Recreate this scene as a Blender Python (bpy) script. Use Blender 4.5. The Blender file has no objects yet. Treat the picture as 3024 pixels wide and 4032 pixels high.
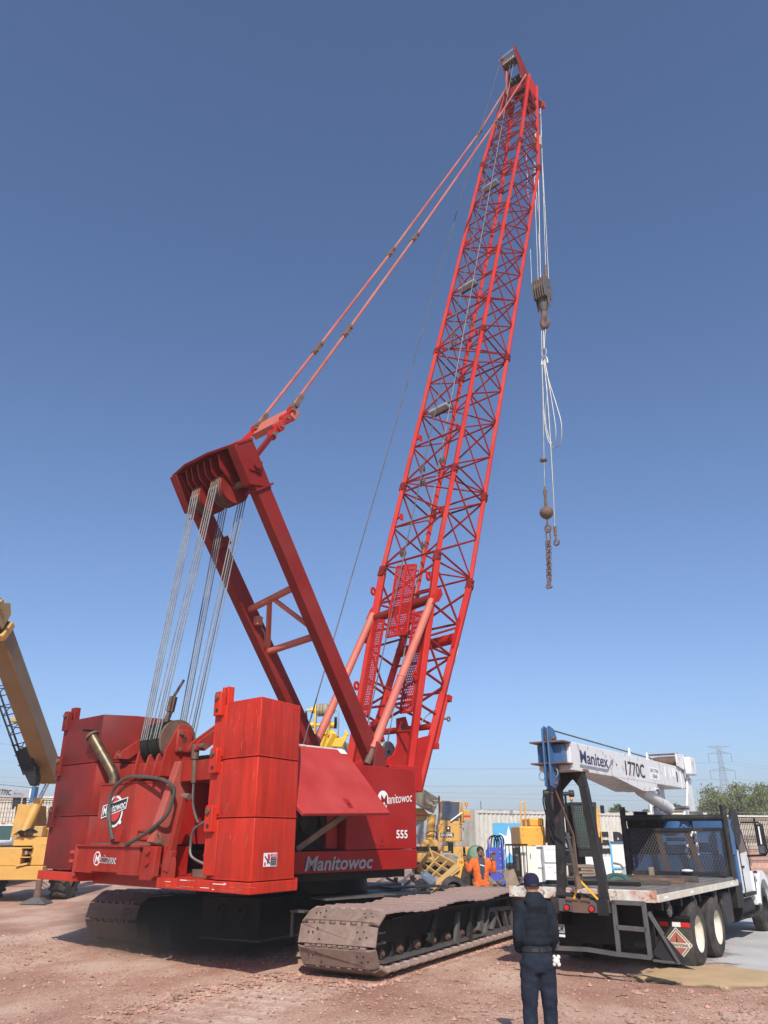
import bpy, math, random
from mathutils import Vector, Matrix, noise
random.seed(7)
sc = bpy.context.scene
col = sc.collection
R = math.radians
# ---------------------------------------------------------------- camera
cam = bpy.data.cameras.new('camera')
cam.sensor_fit = 'VERTICAL'; cam.sensor_height = 36.0; cam.sensor_width = 27.0
cam.lens = 36.0 * 3028.0 / 4032.0
cam.clip_start = 0.1; cam.clip_end = 6000
camo = bpy.data.objects.new('camera', cam); col.objects.link(camo)
camo.location = (0, 0, 2.1); camo.rotation_euler = (R(90 + 22.8), 0, 0)
sc.camera = camo
# ---------------------------------------------------------------- sky, sun, exposure
SUN_EL = 40.5
LIGHT = Vector((-0.045, math.cos(R(SUN_EL)), -math.sin(R(SUN_EL)))).normalized()
w = bpy.data.worlds.new('World'); sc.world = w; w.use_nodes = True
nt = w.node_tree; nt.nodes.clear()
sky = nt.nodes.new('ShaderNodeTexSky'); sky.sky_type = 'NISHITA'; sky.sun_disc = False
sky.sun_elevation = R(SUN_EL); sky.sun_rotation = R(180)
sky.altitude = 1500; sky.air_density = 1.0; sky.dust_density = 4.0; sky.ozone_density = 7.0
bg = nt.nodes.new('ShaderNodeBackground'); bg.inputs['Strength'].default_value = 0.15
out = nt.nodes.new('ShaderNodeOutputWorld')
nt.links.new(sky.outputs[0], bg.inputs[0]); nt.links.new(bg.outputs[0], out.inputs[0])
sl = bpy.data.lights.new('sun', 'SUN'); sl.energy = 4.8; sl.angle = R(0.53); sl.color = (1.0, 0.95, 0.87)
slo = bpy.data.objects.new('sun', sl); col.objects.link(slo)
slo.rotation_euler = LIGHT.to_track_quat('-Z', 'Y').to_euler(); slo.location = (0, -20, 40)
sc.view_settings.view_transform = 'Standard'; sc.view_settings.look = 'None'
sc.view_settings.exposure = 0.08; sc.view_settings.gamma = 1.0
sc.view_settings.use_curve_mapping = False
# ---------------------------------------------------------------- materials
MATS = {}
def mat(name, base, rough=0.5, metal=0.0, var=0.12, scale=2.5, dirt=None, damt=0.35, dscale=1.2,
        bump=0.0, bscale=60.0, streak=False, coat=0.0, spec=0.5, rust=None, ramt=0.5):
    m = bpy.data.materials.new(name); m.use_nodes = True
    t = m.node_tree; N = t.nodes; L = t.links; N.clear()
    o = N.new('ShaderNodeOutputMaterial'); b = N.new('ShaderNodeBsdfPrincipled')
    L.new(b.outputs[0], o.inputs[0])
    b.inputs['Roughness'].default_value = rough; b.inputs['Metallic'].default_value = metal
    b.inputs['Specular IOR Level'].default_value = spec
    if coat: b.inputs['Coat Weight'].default_value = coat; b.inputs['Coat Roughness'].default_value = 0.25
    tc = N.new('ShaderNodeTexCoord'); src = tc.outputs['Object']
    if streak:
        mp = N.new('ShaderNodeMapping'); mp.inputs['Scale'].default_value = (5, 5, 0.55)
        L.new(src, mp.inputs[0]); ssrc = mp.outputs[0]
    else: ssrc = src
    def nz(s, sc_, det=5.0):
        n = N.new('ShaderNodeTexNoise'); n.inputs['Scale'].default_value = sc_
        n.inputs['Detail'].default_value = det; n.inputs['Roughness'].default_value = 0.6
        L.new(s, n.inputs['Vector']); return n.outputs['Fac']
    def ramp(f, a, c):
        r = N.new('ShaderNodeMapRange'); r.inputs[1].default_value = a; r.inputs[2].default_value = c
        L.new(f, r.inputs[0]); return r.outputs[0]
    def mix(f, a, c):
        x = N.new('ShaderNodeMix'); x.data_type = 'RGBA'
        if hasattr(f, 'links'): L.new(f, x.inputs[0])
        else: x.inputs[0].default_value = f
        for k, i in ((a, 6), (c, 7)):
            if hasattr(k, 'links'): L.new(k, x.inputs[i])
            else: x.inputs[i].default_value = (*k, 1)
        return x.outputs[2]
    lo = tuple(max(0, c * (1 - var * 1.6)) for c in base); hi = tuple(min(1, c * (1 + var)) for c in base)
    f1 = ramp(nz(ssrc, scale), 0.3, 0.7)
    c = mix(f1, lo, hi)
    if dirt is not None:
        f2 = ramp(nz(src, dscale, 7.0), 0.42, 0.72)
        mm = N.new('ShaderNodeMath'); mm.operation = 'MULTIPLY'; mm.inputs[1].default_value = damt
        L.new(f2, mm.inputs[0]); c = mix(mm.outputs[0], c, dirt)
    if rust is not None:
        f3 = ramp(nz(ssrc, dscale * 3.1, 8.0), 0.56, 0.63)
        mm = N.new('ShaderNodeMath'); mm.operation = 'MULTIPLY'; mm.inputs[1].default_value = ramt
        L.new(f3, mm.inputs[0]); c = mix(mm.outputs[0], c, rust)
    L.new(c, b.inputs['Base Color'])
    rr = N.new('ShaderNodeMapRange'); rr.inputs[3].default_value = max(0.03, rough - 0.1); rr.inputs[4].default_value = min(1, rough + 0.12)
    L.new(nz(src, scale * 2.3), rr.inputs[0]); L.new(rr.outputs[0], b.inputs['Roughness'])
    if bump:
        bp = N.new('ShaderNodeBump'); bp.inputs['Strength'].default_value = bump; bp.inputs['Distance'].default_value = 0.02
        L.new(nz(src, bscale), bp.inputs['Height']); L.new(bp.outputs[0], b.inputs['Normal'])
    MATS[name] = m; return m
DUST = (0.36, 0.24, 0.18)
mat('red_weight', (0.54, 0.030, 0.011), 0.5, spec=0.25, var=0.16, scale=1.6, dirt=(0.30, 0.022, 0.018), damt=0.5, dscale=1.1, streak=True, bump=0.06, rust=(0.40, 0.10, 0.08), ramt=0.22)
mat('red_dull', (0.32, 0.021, 0.011), 0.55, spec=0.25, var=0.15, scale=1.4, dirt=(0.30, 0.07, 0.055), damt=0.55, dscale=1.3, streak=True, bump=0.05)
mat('red_shaded', (0.26, 0.016, 0.009), 0.55, spec=0.25, var=0.22, scale=0.9, dirt=(0.060, 0.014, 0.014), damt=0.85, dscale=0.75, bump=0.05)  # left stack: soft cast shadow painted into the red as dark patches
mat('red_house', (0.33, 0.010, 0.007), 0.40, spec=0.3, var=0.10, scale=1.2, dirt=(0.32, 0.05, 0.045), damt=0.35, dscale=0.9, bump=0.02)
mat('red_leg', (0.40, 0.10, 0.075), 0.6, var=0.15, scale=2, dirt=(0.30, 0.03, 0.025), damt=0.5, spec=0.2)
mat('red_hood', (0.40, 0.034, 0.030), 0.55, spec=0.25, var=0.08, scale=1.5, dirt=(0.46, 0.085, 0.075), damt=0.5, dscale=1.0)
mat('red_gantry', (0.20, 0.012, 0.010), 0.55, spec=0.22, var=0.14, scale=1.0, dirt=(0.24, 0.05, 0.04), damt=0.4, dscale=0.8)
mat('red_lacing_shaded', (0.29, 0.016, 0.012), 0.55, spec=0.22, var=0.18, scale=1.0, dirt=(0.20, 0.03, 0.025), damt=0.5, dscale=0.7)  # boom red darkened, shade on the thin tubes put into the colour
mat('red_boom', (0.43, 0.015, 0.010), 0.55, spec=0.16, var=0.12, scale=1.0, dirt=(0.44, 0.075, 0.055), damt=0.35, dscale=0.7)
mat('red_faded', (0.52, 0.145, 0.095), 0.6, var=0.12, scale=1.6, dirt=(0.50, 0.10, 0.08), damt=0.5, dscale=1.2)
mat('pendant_pink', (0.42, 0.09, 0.07), 0.6, var=0.15, scale=0.8, dirt=(0.40, 0.25, 0.17), damt=0.6, dscale=0.7)
mat('rusty_steel', (0.17, 0.10, 0.07), 0.72, metal=0.1, var=0.25, scale=4, dirt=(0.10, 0.05, 0.035), damt=0.7, dscale=3, bump=0.15)
mat('shoe_steel', (0.27, 0.19, 0.15), 0.62, metal=0.15, var=0.2, scale=5, dirt=(0.17, 0.125, 0.11), damt=0.7, dscale=3.5, bump=0.25, bscale=45)
mat('shoe_worn', (0.36, 0.25, 0.21), 0.7, metal=0.0, var=0.15, scale=5, dirt=(0.44, 0.30, 0.26), damt=0.5, dscale=3.5, bump=0.2, bscale=45)
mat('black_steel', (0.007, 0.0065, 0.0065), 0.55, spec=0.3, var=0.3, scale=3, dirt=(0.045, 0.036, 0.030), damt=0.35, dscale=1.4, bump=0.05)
mat('dark_grey', (0.017, 0.0175, 0.019), 0.55, spec=0.35, var=0.2, scale=3, dirt=(0.06, 0.055, 0.05), damt=0.35, dscale=1.6, rust=(0.12, 0.06, 0.04), ramt=0.35)
mat('mid_grey', (0.095, 0.095, 0.095), 0.55, var=0.2, scale=3, dirt=(0.10, 0.07, 0.05), damt=0.4, dscale=2, rust=(0.14, 0.07, 0.05), ramt=0.4)
mat('rope', (0.34, 0.33, 0.31), 0.45, metal=0.5, var=0.25, scale=40, dirt=(0.10, 0.08, 0.06), damt=0.5, dscale=3)
mat('rope_dark', (0.10, 0.095, 0.09), 0.5, metal=0.3, var=0.3, scale=30, dirt=(0.25, 0.22, 0.2), damt=0.5, dscale=2)
mat('chrome', (0.62, 0.62, 0.62), 0.22, metal=1.0, var=0.1)
mat('rubber', (0.022, 0.021, 0.020), 0.8, var=0.2, scale=6, dirt=(0.16, 0.125, 0.10), damt=0.55, dscale=2.4, bump=0.1)
mat('hose_green', (0.055, 0.06, 0.048), 0.4, var=0.2, scale=8, dirt=(0.15, 0.13, 0.10), damt=0.4)
mat('brass_pipe', (0.16, 0.115, 0.065), 0.42, metal=0.6, var=0.35, scale=7, dirt=(0.05, 0.035, 0.03), damt=0.7, dscale=5)
mat('glass', (0.035, 0.045, 0.055), 0.08, var=0.1, spec=0.9)
mat('glass_green', (0.05, 0.085, 0.075), 0.08, var=0.1, spec=0.9)
mat('yellow', (0.60, 0.33, 0.075), 0.45, var=0.10, scale=1.6, dirt=(0.42, 0.24, 0.08), damt=0.45, dscale=1.5)
mat('yellow_bright', (0.75, 0.46, 0.035), 0.4, var=0.08, scale=2, dirt=(0.5, 0.3, 0.06), damt=0.3)
mat('yellow_exc', (0.76, 0.37, 0.045), 0.42, var=0.06, scale=2, dirt=(0.55, 0.3, 0.09), damt=0.3)
mat('beige', (0.40, 0.36, 0.27), 0.55, var=0.12, scale=2, dirt=(0.24, 0.19, 0.12), damt=0.4, dscale=2)
mat('white', (0.72, 0.72, 0.71), 0.4, var=0.04, scale=2, dirt=(0.60, 0.55, 0.48), damt=0.3, dscale=1.5)
mat('white_rust', (0.68, 0.69, 0.69), 0.45, var=0.06, scale=2, dirt=(0.55, 0.48, 0.40), damt=0.35, dscale=2, rust=(0.30, 0.15, 0.09), ramt=0.45)
mat('cream_rail', (0.66, 0.60, 0.50), 0.6, var=0.08, scale=4, dirt=(0.45, 0.38, 0.30), damt=0.4, dscale=3)
mat('flaked', (0.62, 0.60, 0.52), 0.65, var=0.15, scale=5, dirt=(0.48, 0.16, 0.08), damt=0.9, dscale=4.5, rust=(0.09, 0.065, 0.05), ramt=0.9)
mat('blue', (0.035, 0.115, 0.27), 0.42, var=0.15, scale=3, dirt=(0.10, 0.13, 0.17), damt=0.4, dscale=2)
mat('blue_equip', (0.07, 0.085, 0.42), 0.45, var=0.15, scale=3)
mat('sky_blue', (0.09, 0.42, 0.72), 0.5, var=0.06, scale=2, dirt=(0.3, 0.5, 0.6), damt=0.25)
mat('navy_letter', (0.030, 0.035, 0.10), 0.5, var=0.1)
mat('ink', (0.018, 0.018, 0.02), 0.5, var=0.2, scale=5)
mat('grey_letter', (0.33, 0.34, 0.36), 0.4, var=0.1)
mat('letter_shade', (0.22, 0.24, 0.28), 0.5, var=0.1)
mat('letter_white', (0.80, 0.80, 0.80), 0.45, var=0.03)
mat('red_lamp', (0.55, 0.02, 0.02), 0.2, var=0.1, spec=0.8)
mat('amber', (0.75, 0.25, 0.02), 0.2, var=0.1, spec=0.8)
mat('red_tape', (0.62, 0.03, 0.03), 0.3, var=0.05)
mat('red_mirror', (0.16, 0.02, 0.02), 0.35, var=0.1)
mat('wood', (0.28, 0.21, 0.15), 0.75, var=0.25, scale=6, dirt=(0.12, 0.09, 0.07), damt=0.6, dscale=3)
mat('deck_wood', (0.20, 0.18, 0.165), 0.8, var=0.2, scale=5, dirt=(0.10, 0.085, 0.075), damt=0.6, dscale=1.5, bump=0.2)
mat('dark_wood', (0.07, 0.055, 0.045), 0.75, var=0.3, scale=5, dirt=(0.16, 0.12, 0.09), damt=0.5, dscale=3)
mat('tan_steel', (0.52, 0.33, 0.12), 0.6, var=0.15, scale=3, dirt=(0.32, 0.18, 0.08), damt=0.5, dscale=3)
mat('container', (0.56, 0.56, 0.51), 0.6, var=0.08, scale=0.9, dirt=(0.50, 0.40, 0.28), damt=0.55, dscale=1.6, streak=True, rust=(0.34, 0.17, 0.09), ramt=0.55)
mat('roof_rust', (0.40, 0.30, 0.22), 0.75, var=0.25, scale=3)
mat('concrete', (0.42, 0.40, 0.37), 0.85, var=0.12, scale=1.5, dirt=(0.30, 0.26, 0.22), damt=0.4, bump=0.1)
mat('block', (0.56, 0.50, 0.41), 0.9, var=0.10, scale=3, dirt=(0.40, 0.34, 0.27), damt=0.4, bump=0.15)
mat('brick', (0.52, 0.33, 0.26), 0.9, var=0.18, scale=2, dirt=(0.42, 0.25, 0.2), damt=0.4, bump=0.15)
mat('hoodie', (0.014, 0.019, 0.028), 0.9, var=0.25, scale=12, bump=0.25, bscale=220, spec=0.2)
mat('jeans', (0.018, 0.024, 0.040), 0.88, var=0.3, scale=9, bump=0.25, bscale=200, spec=0.2)
mat('cap', (0.018, 0.016, 0.045), 0.85, var=0.15, scale=10, bump=0.15, bscale=200, spec=0.2)
mat('orange_cloth', (0.74, 0.155, 0.035), 0.85, var=0.12, scale=9, dirt=(0.45, 0.11, 0.04), damt=0.35, dscale=6, bump=0.2, bscale=120, spec=0.2)
mat('grey_shirt', (0.05, 0.055, 0.07), 0.9, var=0.1, scale=9)
mat('skin', (0.32, 0.155, 0.095), 0.55, var=0.1, scale=12)
mat('hair', (0.012, 0.010, 0.009), 0.6, var=0.2, scale=20)
mat('glove', (0.70, 0.67, 0.60), 0.9, var=0.1, scale=30, bump=0.3, bscale=100)
mat('leather_glove', (0.17, 0.10, 0.06), 0.8, var=0.2, scale=20)
mat('leather', (0.02, 0.016, 0.013), 0.5, var=0.2)
mat('plastic_jug', (0.16, 0.20, 0.27), 0.15, var=0.2, scale=4, spec=0.8)
mat('leaf', (0.085, 0.115, 0.035), 0.7, var=0.35, scale=0.9, spec=0.25)
mat('leaf_pepper', (0.17, 0.195, 0.075), 0.7, var=0.30, scale=0.7, spec=0.25)
mat('bark', (0.07, 0.05, 0.04), 0.9, var=0.3, scale=8)
mat('galv', (0.34, 0.36, 0.37), 0.5, metal=0.4, var=0.1)
mat('tank_black', (0.02, 0.022, 0.026), 0.4, var=0.1)
mat('fridge', (0.74, 0.74, 0.73), 0.35, var=0.03, scale=3, dirt=(0.66, 0.62, 0.55), damt=0.2)
mat('fridge_cream', (0.76, 0.72, 0.62), 0.5, var=0.04, scale=3)
mat('grey_sheet', (0.30, 0.31, 0.33), 0.5, var=0.06, scale=3)
mat('hat_green', (0.05, 0.10, 0.08), 0.6, var=0.2)
def m(n): return MATS[n]
# ---------------------------------------------------------------- mesh helpers
def V(*a): return Vector(a if len(a) == 3 else a[0])
class MB:
    def __init__(s, M=None): s.v = []; s.f = []; s.M = M if M is not None else Matrix()
    def add(s, vs, fs):
        k = len(s.v); s.v += [s.M @ Vector(p) for p in vs]; s.f += [tuple(i + k for i in f) for f in fs]; return s
    def box2(s, a, b):
        (x0, y0, z0), (x1, y1, z1) = a, b
        return s.add([(x0, y0, z0), (x1, y0, z0), (x1, y1, z0), (x0, y1, z0), (x0, y0, z1), (x1, y0, z1), (x1, y1, z1), (x0, y1, z1)],
                     [(0, 3, 2, 1), (4, 5, 6, 7), (0, 1, 5, 4), (1, 2, 6, 5), (2, 3, 7, 6), (3, 0, 4, 7)])
    def box(s, c, d, rot=None):
        M = Matrix.Translation(c) @ (rot.to_4x4() if rot else Matrix())
        h = [x / 2 for x in d]
        vs = [M @ Vector((i * h[0], j * h[1], k * h[2])) for k in (-1, 1) for (i, j) in ((-1, -1), (1, -1), (1, 1), (-1, 1))]
        return s.add(vs, [(0, 3, 2, 1), (4, 5, 6, 7), (0, 1, 5, 4), (1, 2, 6, 5), (2, 3, 7, 6), (3, 0, 4, 7)])
    def frame(s, p0, p1, up=(0, 0, 1)):
        d = (Vector(p1) - Vector(p0)); l = d.length; d = d / max(l, 1e-9); u = Vector(up)
        if abs(d.dot(u)) > 0.99: u = Vector((1, 0, 0)) if abs(d.x) < 0.9 else Vector((0, 1, 0))
        x = d.cross(u).normalized(); y = x.cross(d).normalized(); return d, x, y, l
    def beam(s, p0, p1, w, h, up=(0, 0, 1), w2=None, h2=None):
        d, x, y, l = s.frame(p0, p1, up); w2 = w if w2 is None else w2; h2 = h if h2 is None else h2
        vs = [Vector(p0) + x * i * w / 2 + y * j * h / 2 for (i, j) in ((-1, -1), (1, -1), (1, 1), (-1, 1))]
        vs += [Vector(p1) + x * i * w2 / 2 + y * j * h2 / 2 for (i, j) in ((-1, -1), (1, -1), (1, 1), (-1, 1))]
        return s.add(vs, [(0, 3, 2, 1), (4, 5, 6, 7), (0, 1, 5, 4), (1, 2, 6, 5), (2, 3, 7, 6), (3, 0, 4, 7)])
    def tube(s, p0, p1, r, n=8, r2=None, caps=True, ph=0.0):
        d, x, y, l = s.frame(p0, p1); r2 = r if r2 is None else r2
        vs = []
        for p, rr in ((p0, r), (p1, r2)):
            for i in range(n):
                a = 2 * math.pi * i / n + ph; vs.append(Vector(p) + (x * math.cos(a) + y * math.sin(a)) * rr)
        fs = [(i, (i + 1) % n, n + (i + 1) % n, n + i) for i in range(n)]
        if caps: fs += [tuple(range(n - 1, -1, -1)), tuple(range(n, 2 * n))]
        return s.add(vs, fs)
    def path(s, pts, r, n=6, caps=True):
        pts = [Vector(p) for p in pts]; rs = r if isinstance(r, (list, tuple)) else [r] * len(pts)
        vs = []; up = None
        for i, p in enumerate(pts):
            t = (pts[min(i + 1, len(pts) - 1)] - pts[max(i - 1, 0)]).normalized()
            if up is None:
                up = Vector((0, 0, 1)) if abs(t.z) < 0.9 else Vector((1, 0, 0))
            x = t.cross(up).normalized(); up = x.cross(t).normalized()
            for k in range(n):
                a = 2 * math.pi * k / n; vs.append(p + (x * math.cos(a) + up * math.sin(a)) * rs[i])
        fs = []
        for i in range(len(pts) - 1):
            for k in range(n):
                fs.append((i * n + k, i * n + (k + 1) % n, (i + 1) * n + (k + 1) % n, (i + 1) * n + k))
        if caps: fs += [tuple(range(n - 1, -1, -1)), tuple((len(pts) - 1) * n + k for k in range(n))]
        return s.add(vs, fs)
    def prism(s, poly, ext):
        n = len(poly); e = Vector(ext)
        vs = [Vector(p) for p in poly] + [Vector(p) + e for p in poly]
        fs = [tuple(range(n - 1, -1, -1)), tuple(range(n, 2 * n))] + [(i, (i + 1) % n, n + (i + 1) % n, n + i) for i in range(n)]
        return s.add(vs, fs)
    def lathe(s, prof, p0, axis, n=24):
        a = Vector(axis).normalized(); u = Vector((0, 0, 1)) if abs(a.z) < 0.9 else Vector((1, 0, 0))
        x = a.cross(u).normalized(); y = a.cross(x)
        vs = []; fs = []
        for (r, h) in prof:
            for i in range(n):
                t = 2 * math.pi * i / n; vs.append(Vector(p0) + a * h + (x * math.cos(t) + y * math.sin(t)) * r)
        for j in range(len(prof) - 1):
            for i in range(n): fs.append((j * n + i, j * n + (i + 1) % n, (j + 1) * n + (i + 1) % n, (j + 1) * n + i))
        return s.add(vs, fs)
    def sphere(s, c, r, n=16, k=10, sq=(1, 1, 1)):
        vs = []; fs = []
        for j in range(k + 1):
            t = math.pi * j / k
            for i in range(n):
                a = 2 * math.pi * i / n
                vs.append((c[0] + r * sq[0] * math.sin(t) * math.cos(a), c[1] + r * sq[1] * math.sin(t) * math.sin(a), c[2] + r * sq[2] * math.cos(t)))
        for j in range(k):
            for i in range(n): fs.append((j * n + i, (j + 1) * n + i, (j + 1) * n + (i + 1) % n, j * n + (i + 1) % n))
        return s.add(vs, fs)
    def loft(s, rings, caps=True):
        n = len(rings[0]); vs = [p for r in rings for p in r]; fs = []
        for j in range(len(rings) - 1):
            for i in range(n): fs.append((j * n + i, j * n + (i + 1) % n, (j + 1) * n + (i + 1) % n, (j + 1) * n + i))
        if caps: fs += [tuple(range(n - 1, -1, -1)), tuple((len(rings) - 1) * n + i for i in range(n))]
        return s.add(vs, fs)
    def mesh(s, name, material, smooth=True, ang=32):
        me = bpy.data.meshes.new(name); me.from_pydata([tuple(v) for v in s.v], [], s.f); me.validate(); me.update()
        import bmesh
        bm = bmesh.new(); bm.from_mesh(me); bmesh.ops.recalc_face_normals(bm, faces=bm.faces); bm.to_mesh(me); bm.free()
        if smooth:
            me.polygons.foreach_set('use_smooth', [True] * len(me.polygons)); me.set_sharp_from_angle(angle=R(ang))
        if material: me.materials.append(m(material))
        return me
    def obj(s, name, material, parent=None, smooth=True, bevel=0.0, seg=2):
        o = bpy.data.objects.new(name, s.mesh(name, material, smooth)); col.objects.link(o)
        if parent is not None: o.parent = parent
        if bevel:
            b = o.modifiers.new('bevel', 'BEVEL'); b.width = bevel; b.segments = seg; b.limit_method = 'ANGLE'; b.angle_limit = R(40)
        return o
def empty(name, loc=(0, 0, 0), rz=0.0):
    o = bpy.data.objects.new(name, None); col.objects.link(o); o.location = loc; o.rotation_euler = (0, 0, rz)
    o.empty_display_size = 0.3; return o
def tag(o, label, cat, group=None):
    o['label'] = label; o['category'] = cat
    if group: o['group'] = group
    return o
def inst(name, me, parent, M=None):
    o = bpy.data.objects.new(name, me); col.objects.link(o)
    if parent is not None: o.parent = parent
    if M is not None: o.matrix_local = M
    return o
def text(txt, name, material, parent, org, xdir, ydir, width=None, height=0.3, shear=0.0, bold=0.0, depth=0.006, align='LEFT', M=None, fit=True):
    """lettering as a thin mesh: org = lower-left corner, xdir along the line, ydir up"""
    cu = bpy.data.curves.new(name, 'FONT'); cu.body = txt; cu.size = 1.0; cu.shear = shear; cu.offset = bold; cu.resolution_u = 3
    to = bpy.data.objects.new(name, cu); col.objects.link(to)
    dg = bpy.context.evaluated_depsgraph_get(); me = bpy.data.meshes.new_from_object(to.evaluated_get(dg))
    bpy.data.objects.remove(to); bpy.data.curves.remove(cu)
    xs = [v.co.x for v in me.vertices]; ys = [v.co.y for v in me.vertices]
    x0, x1, y0, y1 = min(xs), max(xs), min(ys), max(ys)
    sy = height / (y1 - y0); sx = (width / (x1 - x0)) if width else sy
    X = Vector(xdir).normalized(); Y = Vector(ydir).normalized(); Z = X.cross(Y).normalized(); O = Vector(org)
    for v in me.vertices:
        p = O + X * (v.co.x - x0) * sx + Y * (v.co.y - y0) * sy + Z * depth
        v.co = (M @ p) if M is not None else p
    me.materials.append(m(material)); me.update()
    o = bpy.data.objects.new(name, me); col.objects.link(o); o.parent = parent
    return o
# ================================================================ ground
TH = R(28.45)
def sstep(a, b, x):
    t = min(1, max(0, (x - a) / (b - a))); return t * t * (3 - 2 * t)
def ground_z(x, y, fine=True):
    z = 0.32 * sstep(27, 42, y) + 0.0
    if not fine: return z
    k = 1.0 - sstep(24, 34, y)
    n = noise.noise(Vector((x * 0.45, y * 0.45, 0.3))) * 0.035 + noise.noise(Vector((x * 1.7, y * 1.7, 4.1))) * 0.016 + noise.noise(Vector((x * 5.1, y * 5.1, 9.0))) * 0.010
    flat = 1.0 - 0.8 * sstep(2.0, 5.0, x - (y - 14) * 0.3)
    lat = x * math.cos(TH) - y * math.sin(TH); fwd = x * math.sin(TH) + y * math.cos(TH)
    for c in (-7.39, -13.31):                                  # beds of the crawlers
        d = abs(lat - c)
        if d < 1.1 and 11.3 < fwd < 20: n -= 0.028 * (1 - sstep(0.75, 1.1, d)) + n * (1 - sstep(0.75, 1.1, d))
        if fwd <= 12.0:                                         # pressed grouser marks and berm where the machine has travelled
            g = (1 - sstep(0.62, 0.8, d)) * sstep(5.0, 8.0, fwd)
            n += g * (0.014 * math.sin(fwd * 18.0) - 0.015)
            n += 0.06 * math.exp(-((lat - (c - 0.95)) / 0.14) ** 2) * sstep(5, 9, fwd) * (0.6 + 0.8 * noise.noise(Vector((x * 3, y * 3, 1))))
    return z + k * flat * n
mb = MB()
# near field: fine sheet, beyond it a coarse sheet that reaches the horizon
nx, ny = 270, 240
xs = [-15 + 30 * i / nx for i in range(nx + 1)]; ys = [4.0 + 28 * (j / ny) ** 1.25 for j in range(ny + 1)]
def axis(fine, lo, hi):
    ext_lo = []; x = fine[0]; st = 2.0
    while x > lo: x -= st; ext_lo.append(x); st *= 1.6
    ext_hi = []; x = fine[-1]; st = 2.0
    while x < hi: x += st; ext_hi.append(x); st *= 1.6
    return ext_lo[::-1] + fine + ext_hi
XS = axis(xs, -2500, 2500); YS = axis(ys, -60, 3500)
vs = [(x, y, ground_z(x, y)) for y in YS for x in XS]; nX = len(XS)
fs = [(j * nX + i, j * nX + i + 1, (j + 1) * nX + i + 1, (j + 1) * nX + i) for j in range(len(YS) - 1) for i in range(nX - 1)]
mb.add(vs, fs)
gm = bpy.data.materials.new('red_gravel_ground'); gm.use_nodes = True; MATS['ground'] = gm
t = gm.node_tree; N = t.nodes; L = t.links; b = N['Principled BSDF']; b.inputs['Roughness'].default_value = 0.95; b.inputs['Specular IOR Level'].default_value = 0.15
tc = N.new('ShaderNodeTexCoord')
def gn(s, d=6, r=0.6, sx=None):
    n = N.new('ShaderNodeTexNoise'); n.inputs['Scale'].default_value = s; n.inputs['Detail'].default_value = d; n.inputs['Roughness'].default_value = r
    if sx:
        mp = N.new('ShaderNodeMapping'); mp.inputs['Scale'].default_value = sx; mp.inputs['Rotation'].default_value = (0, 0, R(-35)); L.new(tc.outputs['Object'], mp.inputs[0]); L.new(mp.outputs[0], n.inputs['Vector'])
    else: L.new(tc.outputs['Object'], n.inputs['Vector'])
    return n.outputs['Fac']
def gr(f, stops):
    r = N.new('ShaderNodeValToRGB'); e = r.color_ramp.elements
    e[0].position, e[0].color = stops[0][0], (*stops[0][1], 1); e[1].position, e[1].color = stops[-1][0], (*stops[-1][1], 1)
    for p, c in stops[1:-1]:
        k = e.new(p); k.color = (*c, 1)
    L.new(f, r.inputs[0]); return r.outputs[0]
def gmix(f, a, c, mode='MIX'):
    x = N.new('ShaderNodeMix'); x.data_type = 'RGBA'; x.blend_type = mode
    if hasattr(f, 'links'): L.new(f, x.inputs[0])
    else: x.inputs[0].default_value = f
    L.new(a, x.inputs[6]); L.new(c, x.inputs[7]); return x.outputs[2]
c1 = gr(gn(0.55, 8, 0.62, (1, 0.6, 1)), [(0.33, (0.41, 0.215, 0.152)), (0.47, (0.53, 0.315, 0.228)), (0.58, (0.66, 0.445, 0.33)), (0.72, (0.74, 0.545, 0.415))])
c2 = gr(gn(26, 4, 0.7), [(0.3, (0.55, 0.52, 0.5)), (0.5, (1, 1, 1)), (0.72, (1.25, 1.25, 1.25))])
c = gmix(1.0, c1, c2, 'MULTIPLY')
c3 = gr(gn(90, 2, 0.6), [(0.30, (0.6, 0.57, 0.55)), (0.55, (1, 1, 1))])
c = gmix(0.8, c, c3, 'MULTIPLY')
pa = N.new('ShaderNodeAttribute'); pa.attribute_name = 'pale'; pm = N.new('ShaderNodeMath'); pm.operation = 'MULTIPLY'
L.new(pa.outputs['Fac'], pm.inputs[0]); pr_ = N.new('ShaderNodeMapRange'); pr_.inputs[1].default_value = .35; pr_.inputs[2].default_value = .6; L.new(gn(7, 5, .6), pr_.inputs[0]); L.new(pr_.outputs[0], pm.inputs[1])
pc = N.new('ShaderNodeRGB'); pc.outputs[0].default_value = (0.74, 0.60, 0.48, 1)
c = gmix(pm.outputs[0], c, pc.outputs[0])
L.new(c, b.inputs['Base Color'])
bp = N.new('ShaderNodeBump'); bp.inputs['Strength'].default_value = 0.75; bp.inputs['Distance'].default_value = 0.035; L.new(gn(24, 6, 0.72), bp.inputs['Height']); L.new(bp.outputs[0], b.inputs['Normal'])
def pale(x, y):
    lat = x * math.cos(TH) - y * math.sin(TH); fwd = x * math.sin(TH) + y * math.cos(TH); d = abs(lat + 7.39)
    if fwd > 11.9 or fwd < 5: return 0.0
    return max(0.0, math.sin(fwd * 18.0)) * (1 - sstep(0.55, 0.8, d)) * .9
g = mb.obj('ground', None)
at_ = g.data.attributes.new('pale', 'FLOAT', 'POINT'); at_.data.foreach_set('value', [pale(v[0], v[1]) for v in vs]); g.data.materials.append(gm); g['kind'] = 'structure'
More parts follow.
